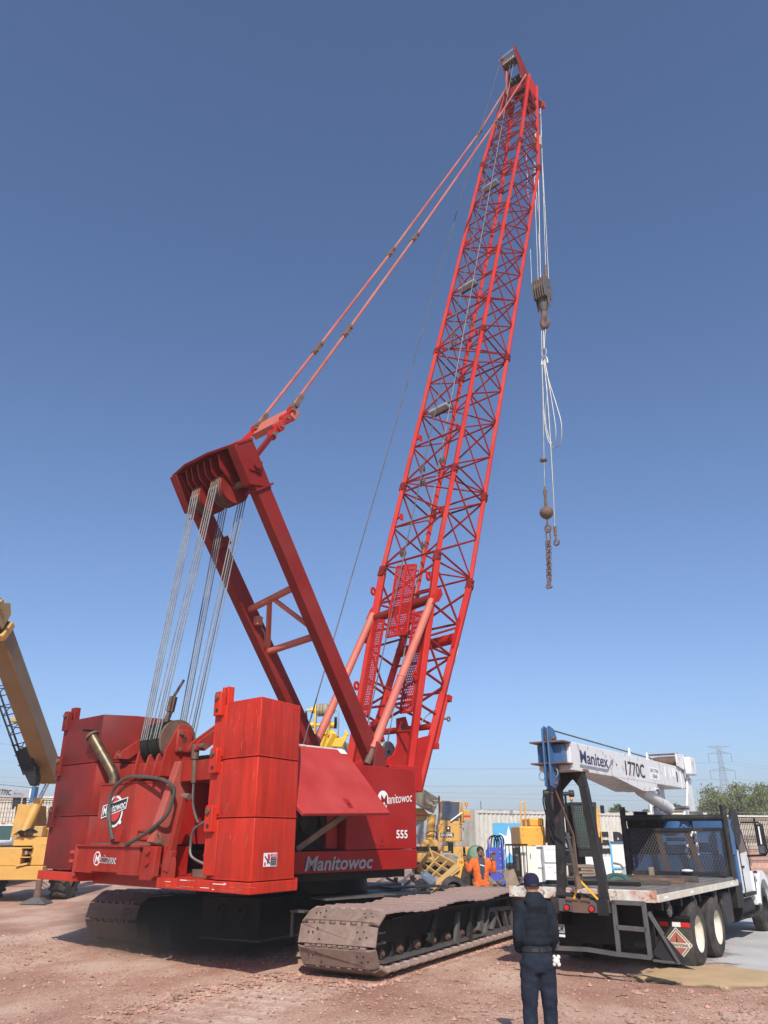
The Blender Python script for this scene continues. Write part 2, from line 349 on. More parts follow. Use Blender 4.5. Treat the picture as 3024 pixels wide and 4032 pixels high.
# a pale concrete hardstand under and beyond the truck, and a spill of ochre sand beside its rear wheels
def sheet(name, pts, dz, mt, jitter=0.0, n=2, sub=3):
    P = []
    for i in range(len(pts)):
        a, c = Vector(pts[i]), Vector(pts[(i + 1) % len(pts)])
        for k in range(sub):
            q = a.lerp(c, k / sub); j = jitter
            P.append((q.x + random.uniform(-j, j), q.y + random.uniform(-j, j)))
    cx = sum(p[0] for p in P) / len(P); cy = sum(p[1] for p in P) / len(P)
    rings = [1.12, 1.0, 0.88, 0.72, 0.4, 0.12]
    vs = []; fs = []; nP = len(P)
    for ri, r in enumerate(rings):
        for p in P:
            x = cx + (p[0] - cx) * r; y = cy + (p[1] - cy) * r
            h = 0.004 if ri == 0 else dz * (0.5 if ri == 1 else 1)
            vs.append((x, y, ground_z(x, y) + h))
    for ri in range(len(rings) - 1):
        for i in range(nP): fs.append((ri * nP + i, ri * nP + (i + 1) % nP, (ri + 1) * nP + (i + 1) % nP, (ri + 1) * nP + i))
    fs.append(tuple((len(rings) - 1) * nP + i for i in range(nP)))
    o = MB().add(vs, fs).obj(name, mt); o['kind'] = 'structure'
    at = o.data.attributes.new('edge', 'FLOAT', 'POINT'); at.data.foreach_set('value', [min(1.0, (i // nP) / 3.0) for i in range(len(vs))])
    return o
def ragged(mt, scale, lo, hi):                                  # thin, patchy rim where the layer runs out over the gravel
    t = m(mt).node_tree; N = t.nodes; L = t.links; b = next(n for n in N if n.type == 'BSDF_PRINCIPLED')
    a = N.new('ShaderNodeAttribute'); a.attribute_name = 'edge'; n = N.new('ShaderNodeTexNoise'); n.inputs['Scale'].default_value = scale; n.inputs['Detail'].default_value = 8
    tc = N.new('ShaderNodeTexCoord'); L.new(tc.outputs['Object'], n.inputs['Vector'])
    s = N.new('ShaderNodeMath'); s.operation = 'ADD'; L.new(a.outputs['Fac'], s.inputs[0]); L.new(n.outputs['Fac'], s.inputs[1])
    r = N.new('ShaderNodeMapRange'); r.inputs[1].default_value = lo; r.inputs[2].default_value = hi; L.new(s.outputs[0], r.inputs[0]); L.new(r.outputs[0], b.inputs['Alpha'])
mat('hardstand', (0.50, 0.48, 0.46), 0.9, var=0.10, scale=0.8, dirt=(0.40, 0.34, 0.30), damt=0.5, dscale=0.7, bump=0.25, bscale=30)
mat('sand', (0.52, 0.36, 0.19), 0.95, var=0.10, scale=1.5, dirt=(0.42, 0.27, 0.18), damt=0.45, dscale=1.4, bump=0.4, bscale=60)
ragged('hardstand', 1.6, 0.62, 0.80); ragged('sand', 2.2, 0.62, 1.05)
sheet('concrete_pad', [(5.9, 14.7), (7.4, 13.9), (10, 13.4), (16, 13.5), (30, 20), (34, 40), (18, 40), (9.5, 26)], 0.035, 'hardstand', 0.12, sub=5)
sheet('sand_spill', [(4.0, 14.2), (4.3, 13.6), (5.0, 13.15), (6.0, 13.35), (6.7, 14.2), (6.3, 15.0), (5.5, 15.5), (4.6, 15.0)], 0.042, 'sand', 0.10, sub=5)
# loose stones
def pebble(mb, c, r):
    k = 6; ph = random.uniform(0, 6.3); a, b_ = random.uniform(0.75, 1.25), random.uniform(0.75, 1.25)
    ring = [(c[0] + r * a * random.uniform(0.8, 1.15) * math.cos(ph + i * 6.283 / k), c[1] + r * b_ * random.uniform(0.8, 1.15) * math.sin(ph + i * 6.283 / k), c[2] + r * random.uniform(-0.1, 0.15)) for i in range(k)]
    top = (c[0] + random.uniform(-.3, .3) * r, c[1] + random.uniform(-.3, .3) * r, c[2] + r * random.uniform(0.5, 0.85))
    low = [(c[0], c[1], c[2] - r * 0.6)]
    mb.add(ring + [top] + low, [(i, (i + 1) % k, k) for i in range(k)] + [((i + 1) % k, i, k + 1) for i in range(k)])
mat('stone', (0.42, 0.235, 0.172), 0.95, var=0.4, scale=3.1, dirt=(0.46, 0.34, 0.29), damt=0.5, dscale=5, spec=0.15)
mat('stone_pale', (0.62, 0.54, 0.47), 0.9, var=0.1, scale=2)
sm = MB(); sp = MB()
for i in range(42000):
    y = 8.2 + 12 * random.random() ** 1.7; x = random.uniform(-0.62, 0.62) * (y + 1.5)
    dens = 0.45 + 0.9 * noise.noise(Vector((x * 0.5, y * 0.5, 2.2))) + (0.35 if x > 1.2 and y < 13.5 else 0)
    if random.random() > dens: continue
    r = 0.008 + 0.020 * random.random() ** 2 + (0.03 * random.random() if random.random() < 0.08 else 0)
    if (4.0 < x < 6.9 and 13.2 < y < 15.4) or (x > 6.4 + (y - 14) * 0.1 and y > 13.8): continue
    pebble(sp if random.random() < 0.012 else sm, (x, y, ground_z(x, y) + r * 0.2), r)
for i in range(420):                                            # rubble along the berm left by the crawler
    f = random.uniform(8.0, 12.2); la = -7.39 - 0.95 + random.gauss(0, 0.14)
    x = la * math.cos(TH) + f * math.sin(TH); y = -la * math.sin(TH) + f * math.cos(TH); r = random.uniform(0.012, 0.05) * random.uniform(0.5, 1.2)
    pebble(sm, (x, y, ground_z(x, y) + r * 0.25), r)
for i in range(900):                                            # soil thrown up against the crawler pads
    f = random.uniform(12.0, 19.5); la = -7.39 + random.choice((-.78, .78, .80)) + abs(random.gauss(0, .06)) * random.choice((1, 1, -.3)); r = random.uniform(.012, .04)
    x = la * math.cos(TH) + f * math.sin(TH); y = -la * math.sin(TH) + f * math.cos(TH); pebble(sm, (x, y, ground_z(x, y) + r * .3), r)
for i in range(240):
    f = 11.95 - abs(random.gauss(0, .16)); la = -7.39 + random.uniform(-.8, .8); r = random.uniform(.012, .045)
    x = la * math.cos(TH) + f * math.sin(TH); y = -la * math.sin(TH) + f * math.cos(TH); pebble(sm, (x, y, ground_z(x, y) + r * .3), r)
o = sm.obj('loose_gravel', 'stone', smooth=False); o['kind'] = 'stuff'; o['label'] = 'reddish loose gravel strewn over the yard floor'; o['category'] = 'gravel'
o = sp.obj('pale_pebbles', 'stone_pale', smooth=False); o['kind'] = 'stuff'; o['label'] = 'pale pebbles scattered over the red gravel'; o['category'] = 'pebbles'
# ================================================================ the red crawler crane
HD = R(42.2)
crane = empty('crawler_crane', (-1.621, 18.735, 0.0), -HD)
tag(crane, 'huge red lattice boom crawler crane with stacked counterweights in the middle of the yard', 'crawler crane')
CM = Matrix()          # upper works are drawn in (right, forward, up)
rootM = Matrix.Translation((-1.621, 18.735, 0.0)) @ Matrix.Rotation(-HD, 4, 'Z')
TM = rootM.inverted() @ Matrix.Rotation(-TH, 4, 'Z')                  # undercarriage is drawn along its own heading
def C(): return MB(CM)
def U(): return MB(TM)
# ---- counterweights: octagonal stacks of three slabs a side on a tray
def slab_poly(sx, z, ins=0.0):
    P = [(1.93, -3.95), (2.08, -4.28), (2.60, -4.46), (3.47, -4.46), (3.20, -3.35), (2.75, -2.95), (1.93, -2.95)]
    if sx < 0: P = [(3.47, -3.40), (3.50, -4.30), (3.22, -4.46), (1.75, -4.46), (1.42, -3.85), (1.42, -2.95), (3.10, -2.95)]
    cx = 2.65; cy = -3.7
    return [(sx * (cx + (x - cx) * (1 - ins)), cy + (y - cy) * (1 - ins), z) for x, y in P]
for sx, lev in ((1, (1.44, 2.37, 3.30, 4.26)), (-1, (1.46, 2.47, 3.50, 4.46))):
    for k in range(3):
        z0, z1 = lev[k], lev[k + 1]
        mb = C(); mb.loft([slab_poly(sx, z0 + 0.012, 0.012), slab_poly(sx, z0 + 0.04), slab_poly(sx, z1 - 0.03), slab_poly(sx, z1 - 0.008, 0.010)])
        rw = 'red_weight' if sx > 0 else 'red_shaded'; s = mb.obj('counterweight_slab', rw, crane, bevel=0.012)
        lip = C(); lip.loft([slab_poly(sx, z0 + 0.003, -0.012), slab_poly(sx, z0 + 0.030, -0.012)]); lip.obj('lip', rw, s)
        # side lugs that pin the slabs together
        lug = C(); x = 2.30 if sx > 0 else -3.34; zt = z1
        lug.prism([(x - 0.10, -4.40, zt - 0.22), (x + 0.10, -4.40, zt - 0.22), (x + 0.10, -4.40, zt + 0.16), (x + 0.07, -4.40, zt + 0.20), (x - 0.07, -4.40, zt + 0.20), (x - 0.10, -4.40, zt + 0.16)], (0, -0.11, 0))
        lo = lug.obj('lug', rw, s, bevel=0.01)
        h = C(); h.tube((x, -4.505, zt - 0.13), (x, -4.518, zt - 0.13), 0.035, 12); h.obj('pin_hole', 'ink', s); h = C(); h.tube((x, -4.505, zt + 0.10), (x, -4.55, zt + 0.10), 0.045, 10); h.obj('pin', 'rusty_steel', s)
        if k == 2:
            top = C(); top.box2((x - 0.09, -4.36, zt - 0.1), (x - 0.03, -4.22, zt + 0.30)); top.box2((x + 0.03, -4.36, zt - 0.1), (x + 0.09, -4.22, zt + 0.30)); top.obj('lifting_lug', rw, s, bevel=0.01)
        rib = C(); rib.box2((x - 0.16, -4.42, z0 + 0.05), (x + 0.16, -4.36, z1 - 0.04)); rib.obj('rib', rw, s, bevel=0.01)
    tr_ = C(); Pt = [(0.94, -4.50), (3.50, -4.50), (3.24, -3.30), (2.75, -2.85), (0.94, -2.85)] if sx > 0 else [(-1.97, -4.50), (-3.52, -4.50), (-3.26, -3.30), (-2.75, -2.85), (-1.97, -2.85)]
    tr_.prism([(x, y, 1.26) for x, y in Pt], (0, 0, 0.165)); tr_.obj('counterweight_tray', 'red_weight', crane, bevel=0.012)
rs_ = random.Random(5)
for k in range(16):
    x = rs_.uniform(1.2, 3.4); z_ = rs_.uniform(1.28, 1.41); mb = C(); l_ = rs_.uniform(.05, .4); mb.box2((x, -4.504, z_), (x + l_, -4.5015, z_ + rs_.uniform(.004, .012))); mb.obj('scratch', 'red_faded' if k % 3 else 'letter_white', crane, False)
for k in range(18):
    x = rs_.uniform(2.65, 3.4); z_ = rs_.uniform(1.6, 4.1); mb = C(); l_ = rs_.uniform(.04, .22); mb.beam((x, -4.4625, z_), (x + rs_.uniform(-.03, .05), -4.4625, z_ + l_), .006, .003, (0, 1, 0)); mb.obj('scratch', 'red_faded', crane, False)
hat = C(); hat.lathe([(0.0, 0.04), (0.30, 0.03), (0.34, 0.0)], (-2.7, -3.7, 4.46), (0, 0, 1), 18); hat.obj('top_cover', 'black_steel', crane)
# warning sticker on the right hand stack
dx = Vector((-0.27, 1.11, 0)).normalized(); nrm = Vector((1.11, 0.27, 0)).normalized()
o0 = Vector((3.47, -4.46, 1.64)) + dx * 0.28 + nrm * 0.006
st = C(); st.prism([o0, o0 + dx * 0.36, o0 + dx * 0.36 + V(0, 0, .20), o0 + V(0, 0, .20)], nrm * 0.002); stk = st.obj('warning_sticker', 'letter_white', crane, False)
for a0, a1, b0, b1, mt in ((0.185, 0.345, 0.015, 0.135, 'ink'), (0.185, 0.345, 0.145, 0.185, 'red_tape'), (0.02, 0.06, 0.015, 0.065, 'red_tape'), (0.105, 0.165, 0.09, 0.18, 'red_tape')):
    q = C(); p = o0 + nrm * 0.004; q.prism([p + dx * a0 + V(0, 0, b0), p + dx * a1 + V(0, 0, b0), p + dx * a1 + V(0, 0, b1), p + dx * a0 + V(0, 0, b1)], nrm * 0.002); q.obj('print_block', mt, stk, False)
q = C(); p = o0 + nrm * 0.006
for a, c_ in (((0.03, 0.15), (0.10, 0.09)), ((0.10, 0.09), (0.165, 0.05)), ((0.10, 0.09), (0.115, 0.04))):
    q.beam(p + dx * a[0] + V(0, 0, a[1]), p + dx * c_[0] + V(0, 0, c_[1]), 0.02, 0.004, nrm)
q.obj('print_figure', 'ink', stk, False)
text('DANGER', 'lettering', 'letter_white', stk, o0 + nrm * 0.006 + dx * 0.21 + V(0, 0, 0.153), dx, (0, 0, 1), 0.11, 0.024, bold=0.01, depth=0.003, M=CM)
for i, tx in enumerate(('Keep clear of', 'swinging upper or', 'ground workers', 'could be injured')):
    text(tx, 'lettering', 'letter_white', stk, o0 + nrm * 0.006 + dx * 0.195 + V(0, 0, 0.108 - 0.028 * i), dx, (0, 0, 1), 0.14, 0.018, depth=0.003, M=CM)
# ---- rear beam with maker's badge
mb = C(); mb.box2((-1.99, -4.50, 1.46), (0.29, -4.15, 1.90)); beam_o = mb.obj('rear_beam', 'red_dull', crane, bevel=0.012)
mb = C(); mb.box2((-2.03, -4.54, 1.895), (0.36, -4.12, 1.935)); mb.box2((-2.0, -4.53, 1.435), (-1.30, -4.2, 1.47)); mb.box2((-0.35, -4.53, 1.432), (0.33, -4.2, 1.468)); mb.obj('flange', 'red_dull', beam_o, bevel=0.006)
mb = C(); mb.prism([(0.29, -4.36, 1.47), (0.29, -4.36, 1.90), (0.50, -4.20, 1.90), (0.50, -4.20, 1.47)], (0, 0.1, 0)); mb.obj('beam_shoulder', 'red_dull', beam_o)
mb = C(); mb.prism([(0.46, -4.56, 1.37), (0.84, -4.56, 1.37), (0.90, -4.56, 1.44), (0.93, -4.56, 1.92), (0.50, -4.56, 1.92)], (0, 0.12, 0)); tb = mb.obj('hanger_plate', 'red_dull', crane, bevel=0.012)
for zz in (1.84, 1.66):
    mb = C(); mb.tube((0.70, -4.56, zz), (0.70, -4.60, zz), 0.055, 12); mb.obj('bolt', 'red_dull', tb)
mb = C(); mb.box2((0.90, -4.40, 1.43), (0.96, -3.9, 1.92)); mb.obj('side_cheek', 'red_house', crane, bevel=0.01)
mb = C(); mb.box2((-1.95, -4.1, 1.22), (0.95, -3.0, 1.46)); mb.obj('rear_sill', 'red_house', crane, bevel=0.01)
mb = C(); mb.prism([(-2.05, -4.50, 1.36), (-1.96, -4.56, 1.36), (-1.96, -4.56, 1.90), (-2.05, -4.50, 1.90)], (0.03, 0.06, 0)); mb.obj('hanger_plate', 'red_dull', crane)
for zz in (1.78, 1.62):
    mb = C(); mb.tube((-2.02, -4.53, zz), (-2.06, -4.60, zz), 0.05, 10); mb.obj('bolt', 'red_dull', crane)
def badge_disc(parent, c, r, y, x, z, mt_out='letter_white', mt_in='red_dull', M=CM, ax=(0, -1, 0)):
    q = MB(M); q.tube(c, Vector(c) + Vector(ax) * 0.003, r, 28); a = q.obj('badge_ring', mt_out, parent, False)
    q = MB(M); q.tube(Vector(c) + Vector(ax) * 0.003, Vector(c) + Vector(ax) * 0.006, r * 0.82, 28); q.obj('badge_disc', mt_in, a, False); return a
# small badge: ring with big M, wordmark
bd = badge_disc(beam_o, (-1.16, -4.502, 1.69), 0.125, 0, 0, 0)
text('M', 'lettering', 'letter_white', beam_o, (-1.21, -4.510, 1.62), (1, 0, 0.02), (0, 0, 1), 0.15, 0.13, shear=0.1, bold=0.01, depth=0.004, M=CM)
text('anitowoc', 'lettering', 'letter_white', beam_o, (-1.06, -4.504, 1.615), (1, 0, -0.02), (0, 0, 1), 0.60, 0.145, shear=0.15, bold=0.02, depth=0.003, M=CM)
text('anitowoc', 'lettering', 'ink', beam_o, (-1.04, -4.508, 1.628), (1, 0, -0.02), (0, 0, 1), 0.56, 0.118, shear=0.15, bold=0.0, depth=0.004, M=CM)
# ---- fuel tank box behind the rear beam
mb = C(); mb.loft([[(-1.52, -4.42, z), (-0.22, -4.42, z), (0.30, -4.05, z), (0.40, -3.55, z), (-1.52, -3.55, z)] for z in (1.96, 3.04)]); tank = mb.obj('fuel_tank', 'red_dull', crane, bevel=0.015)
mb = C(); mb.loft([[(-1.55, -4.45, z), (-0.21, -4.45, z), (0.33, -4.06, z), (0.42, -3.5, z), (-1.55, -3.5, z)] for z in (1.935, 1.97)]); mb.obj('tank_foot', 'rusty_steel', tank)
mb = C(); mb.loft([[(-1.54, -4.44, z), (-0.21, -4.44, z), (0.32, -4.06, z), (0.42, -3.52, z), (-1.54, -3.52, z)] for z in (3.03, 3.055)]); mb.obj('tank_lid', 'red_dull', tank)
mb = C(); f0 = Vector((-0.22, -4.42, 0)); fd = Vector((0.67, 0.40, 0)).normalized()
for a, b_ in (((0.16, 2.06), (0.16, 2.20)), ((0.16, 2.20), (0.48, 2.20)), ((0.48, 2.20), (0.48, 2.06)), ((0.16, 2.06), (0.48, 2.06))):
    mb.tube(f0 + fd * a[0] + V(0.02, -0.03, a[1]), f0 + fd * b_[0] + V(0.02, -0.03, b_[1]), 0.012, 6)
mb.obj('grab_handle', 'red_dull', tank)
rg = badge_disc(tank, (-0.86, -4.423, 2.53), 0.29, 0, 0, 0)
q = C(); q.tube((-0.86, -4.429, 2.53), (-0.86, -4.432, 2.53), 0.245, 28); q.obj('badge_disc', 'ink', tank, False)
q = C(); q.tube((-0.85, -4.432, 2.56), (-0.85, -4.435, 2.56), 0.215, 28); q.obj('badge_disc', 'red_tape', tank, False)
bx = Vector((1, 0, 0.17)).normalized(); bu = Vector((-0.17, 0, 1)).normalized(); bo = Vector((-1.33, -4.437, 2.40))
q = C(); q.prism([bo, bo + bx * 0.90 + bu * 0.02, bo + bx * 0.97 + bu * 0.22, bo + bx * 0.06 + bu * 0.23], (0, -0.004, 0)); q.obj('wordmark_plate', 'letter_white', tank, False)
q = C(); q.prism([bo + bx * .025 + bu * .02 + V(0, -.004, 0), bo + bx * .88 + bu * .035 + V(0, -.004, 0), bo + bx * .945 + bu * .205 + V(0, -.004, 0), bo + bx * .085 + bu * .212 + V(0, -.004, 0)], (0, -.002, 0)); q.obj('wordmark_plate', 'ink', tank, False)
text('Manitowoc', 'lettering', 'letter_white', tank, bo + bx * 0.075 + bu * 0.042 + V(0, -.008, 0), bx, bu, 0.82, 0.15, shear=0.25, bold=0.015, depth=0.002, M=CM)
q = C(); q.tube((-0.60, -4.437, 2.33), (-0.60, -4.440, 2.33), 0.04, 14); q.obj('badge_disc', 'letter_white', tank, False)
# ---- exhaust
mb = C(); mb.path([(-1.18, -4.34, 3.02), (-1.18, -4.34, 3.16), (-1.25, -4.38, 3.30), (-1.74, -4.64, 3.98)], 0.105, 14); ex = mb.obj('exhaust_pipe', 'brass_pipe', crane)
mb = C(); d = V(-0.56, -.30, 0.77); e = V(-1.74, -4.64, 3.98); mb.tube(e, e + d * 0.05, 0.14, 16); mb.obj('pipe_flange', 'rusty_steel', ex)
mb = C(); mb.tube(e + d * 0.12 + V(-.02, 0, .03), e + d * 0.12 + V(-.02, 0, .045), 0.15, 14); mb.tube(e + V(.05, 0, .02), e + d * .12 + V(.06, 0, .04), 0.02, 6); mb.obj('rain_cap', 'black_steel', ex)
# ---- hoses over the tank
def smooth(pts, k=6):
    P = [Vector(p) for p in pts]; outp = []
    for i in range(len(P) - 1):
        p0 = P[max(i - 1, 0)]; p1 = P[i]; p2 = P[i + 1]; p3 = P[min(i + 2, len(P) - 1)]
        for j in range(k):
            t = j / k; outp.append(0.5 * ((2 * p1) + (p2 - p0) * t + (2 * p0 - 5 * p1 + 4 * p2 - p3) * t * t + (3 * p1 - p0 - 3 * p2 + p3) * t ** 3))
    outp.append(P[-1]); return outp
mb = C(); mb.path(smooth([(-0.58, -4.56, 2.02), (-0.76, -4.56, 2.3), (-0.86, -4.56, 2.58), (-0.81, -4.55, 2.91), (-0.46, -4.52, 3.11), (-0.04, -4.45, 3.13), (0.55, -4.35, 3.06), (0.88, -4.3, 2.9), (0.95, -4.35, 2.69), (0.90, -4.42, 2.42), (0.56, -4.5, 2.18), (-0.09, -4.56, 1.93)]), 0.034, 8); mb.obj('hose', 'hose_green', crane)
mb = C(); mb.path(smooth([(-0.3, -4.0, 3.1), (-0.24, -4.2, 2.74), (-0.25, -4.25, 2.25), (-0.1, -4.2, 2.02), (0.35, -4.1, 1.96)]), 0.026, 8); mb.obj('hose', 'hose_green', crane)
mb = C(); mb.path(smooth([(1.62, -3.95, 2.95), (1.66, -3.95, 2.6), (1.55, -4.0, 2.35), (1.35, -4.1, 2.2), (1.28, -4.1, 1.95), (1.35, -4.1, 1.75), (1.6, -3.95, 1.62)]), 0.025, 8); mb.obj('hose', 'rope_dark', crane)
# ---- equalizer frame: inclined legs, cross beam and cheek plates with the lower sheaves
for sx in (-1, 1):
    mb = C(); mb.beam((0.59 * sx, -4.30, 1.93), (0.62 * sx, -3.90, 3.34), 0.20, 0.42, (0, -1, 0.3)); mb.obj('inclined_leg', 'red_leg' if sx > 0 else 'red_dull', crane, bevel=0.01)
mb = C(); mb.prism([(0.72, -4.1, 1.95), (0.72, -3.3, 1.95), (0.72, -3.3, 3.05), (0.72, -3.85, 3.05)], (0.04, 0, 0)); mb.obj('leg_web', 'red_house', crane)
mb = C(); mb.box2((-1.95, -4.05, 3.05), (1.60, -3.55, 3.36)); cb = mb.obj('cross_beam', 'red_dull', crane, bevel=0.012)
mb = C(); mb.box2((0.75, -4.09, 3.02), (1.95, -3.3, 3.38)); mb.obj('beam_end', 'red_dull', crane, bevel=0.012)
for x in (-0.50, -0.12, 0.19, 0.44):
    hgt = 0.72 if x in (-0.50, 0.44) else 0.45
    mb = C(); mb.prism([(x, -4.38, 3.12), (x, -3.55, 3.12), (x, -3.65, 3.37 + hgt * 0.55), (x, -3.80, 3.37 + hgt), (x, -4.05, 3.37 + hgt), (x, -4.30, 3.37 + hgt * 0.3)], (0.05, 0, 0)); mb.obj('cheek_plate', 'red_dull', crane, bevel=0.008)
for x in (-0.72, -0.30, 0.05, 0.33):
    mb = C(); mb.box2((x - 0.10, -4.30, 3.10), (x + 0.10, -4.0, 3.40)); mb.obj('spacer_block', 'red_dull', crane, bevel=0.01)
EQ = (-3.95, 3.80)
def sheave(M, c, ax, r, wdt, mt, parent, name='sheave'):
    q = MB(M); q.lathe([(0.05, -wdt / 2), (r * 0.8, -wdt * 0.3), (r, -wdt / 2), (r, -wdt * .42), (r * 0.88, 0), (r, wdt * .42), (r, wdt / 2), (r * 0.8, wdt * 0.3), (0.05, wdt / 2)], c, ax, 28); return q.obj(name, mt, parent)
EQX = [-0.36, -0.29, -0.22, -0.15, -0.05, 0.02, 0.09, 0.16, 0.26, 0.33]
for x in EQX: sheave(CM, (x, EQ[0], EQ[1]), (1, 0, 0), 0.40, 0.065, 'black_steel' if x < 0.3 else 'rusty_steel', crane)
mb = C(); mb.tube((-0.56, *EQ), (0.56, *EQ), 0.07, 12); mb.obj('sheave_pin', 'rusty_steel', crane)
mb = C(); mb.box2((0.50, -4.12, 3.56), (0.56, -3.76, 4.00)); mb.obj('pin_keeper', 'red_dull', crane, bevel=0.03)
for yy, zz in ((-4.05, 3.62), (-4.05, 3.92), (-3.80, 3.62)):
    mb = C(); mb.tube((0.56, yy, zz), (0.60, yy, zz), 0.04, 8); mb.obj('bolt', 'rusty_steel', crane)
for sx, x0 in ((1, 1.05), (-1, -1.35)):
    for k in (0, 0.2):
        mb = C(); mb.prism([(x0 + k * sx, -4.2, 3.55), (x0 + k * sx, -3.98, 3.55), (x0 + k * sx, -3.55, 3.86), (x0 + k * sx, -2.9, 3.92), (x0 + k * sx, -2.9, 4.08), (x0 + k * sx, -3.65, 4.06), (x0 + k * sx, -4.15, 3.70)], (0.05 * sx, 0, 0)); mb.obj('lever_arm', 'red_dull', crane, bevel=0.008)
    mb = C(); mb.tube((x0 - 0.08, -4.1, 3.62), (x0 + 0.42 * sx, -4.1, 3.62), 0.05, 10); mb.obj('lever_pin', 'rusty_steel', crane)
mb = C(); mb.tube((1.2, -4.12, 3.66), (1.2, -4.12, 3.40), 0.07, 10); mb.tube((1.2, -4.12, 3.40), (1.23, -4.12, 2.98), 0.045, 10); mb.obj('rope_socket', 'rusty_steel', crane)
mb = C(); mb.path(smooth([(1.23, -4.12, 2.98), (1.28, -4.12, 2.6), (1.45, -4.1, 2.3)]), 0.022, 6); mb.obj('wire_rope', 'rope_dark', crane)
mb = C(); mb.tube((-1.2, -3.6, 3.36), (-1.2, -3.6, 3.7), 0.16, 12, 0.06); mb.obj('boss_cone', 'red_dull', crane)
# tie link beside the right stack
mb = C(); mb.beam((1.38, -4.40, 2.74), (1.16, -4.40, 1.84), 0.11, 0.12, (0, -1, 0)); mb.beam((1.165, -4.4, 1.86), (1.10, -4.4, 1.52), 0.17, 0.12, (0, -1, 0)); lk = mb.obj('tie_link', 'red_dull', crane, bevel=0.01)
mb = C(); mb.tube((1.32, -4.40, 2.74), (1.50, -4.36, 2.73), 0.055, 12); mb.obj('link_pin', 'rusty_steel', lk)
for x in (0.97, 1.16):
    mb = C(); mb.prism([(x, -4.44, 1.42), (x + 0.16, -4.44, 1.42), (x + 0.16, -4.44, 1.68), (x + 0.12, -4.44, 1.75), (x + 0.03, -4.44, 1.75), (x, -4.44, 1.68)], (0, 0.05, 0)); mb.obj('clevis_plate', 'red_dull', lk)
mb = C(); mb.beam((-1.79, -4.38, 2.84), (-1.95, -4.38, 1.95), .07, .05, (0, -1, 0)); mb.obj('tie_link', 'red_dull', crane)
# dark machinery glimpsed beside the right stack
mb = C(); mb.box2((1.0, -3.3, 1.45), (2.05, -2.9, 3.0)); mb.obj('bulkhead', 'red_house', crane)
for i in range(9):
    a = V(random.uniform(1.25, 1.85), -3.75 + random.uniform(-.15, .1), random.uniform(1.6, 1.85)); mb = C(); mb.tube(a, a + V(random.uniform(.05, .2), random.uniform(-.1, .1), random.uniform(-.05, .05)), random.uniform(.02, .05), 8); mb.obj('valve_fitting', 'rusty_steel', crane)
mb = C(); mb.tube((1.45, -3.9, 1.43), (1.45, -3.9, 1.55), 0.2, 14); mb.obj('swivel_base', 'rusty_steel', crane)
# shackle on the tank shelf
mb = C(); mb.path(smooth([(0.60, -4.4, 1.95), (0.66, -4.4, 2.08), (0.72, -4.4, 2.12), (0.78, -4.4, 2.06), (0.76, -4.4, 1.95)], 4), 0.022, 6); mb.tube((0.5, -4.4, 1.98), (0.85, -4.4, 1.98), 0.04, 8); mb.obj('shackle', 'rusty_steel', crane)
# ---- machinery house
mb = C(); mb.box2((-2.15, -2.95, 1.82), (2.20, 0.98, 3.40)); 
house = MB(CM)
# right side wall with the service opening under the hood, left as a real recess
hy0, hy1, hz1 = -2.95, 0.98, 3.42
house.box2((-2.18, hy0, 1.84), (2.0, hy1, 3.40))
house_o = house.obj('machinery_house', 'black_steel', crane)
mb = C(); mb.prism([(1.9, -1.17, 1.835), (1.9, 0.98, 1.835), (1.9, 0.98, 3.36), (1.9, 0.90, 3.44), (1.9, -1.17, 3.44)], (0.35, 0, 0)); sp_ = mb.obj('side_panel', 'red_house', crane, bevel=0.02)
mb = C(); mb.box2((-2.2, -1.17, 3.405), (1.9, 0.95, 3.45)); mb.box2((-2.2, -2.9, 3.40), (2.0, -1.2, 3.44)); mb.obj('roof_sheet', 'red_house', crane)
mb = C(); mb.box2((-2.22, hy0, 1.45), (2.25, hy1 + 0.01, 1.825)); sill = mb.obj('house_sill', 'red_house', crane, bevel=0.015)
mb = C(); mb.box2((-2.24, hy0, 1.84), (-2.0, hy1, 3.40)); mb.obj('side_panel', 'red_house', crane, bevel=0.02)
mb = C(); mb.box2((1.62, -2.3, 3.66), (2.22, -1.30, 3.72)); mb.box2((1.62, -2.95, 3.66), (2.22, -2.31, 3.725)); mb.obj('roof_slab', 'white_rust', crane)
mb = C(); mb.box2((-1.9, -2.9, 3.45), (2.1, -1.6, 3.64)); mb.obj('roof_housing', 'black_steel', crane)
# engine bay contents, seen in shade through the opening
for k in range(3):
    mb = C(); mb.tube((1.98, -2.5 + 0.5 * k, 2.35), (2.06, -2.5 + 0.5 * k, 2.35), 0.26 - 0.03 * k, 20); mb.obj('engine_pulley', 'dark_grey', crane)
mb = C(); mb.box2((2.0, -1.55, 1.86), (2.08, -1.25, 3.1)); mb.obj('bay_post', 'red_house', crane)
mb = C(); mb.beam((2.12, -2.35, 1.86), (2.55, -1.35, 2.55), 0.12, 0.10); mb.obj('hood_prop', 'wood', crane)
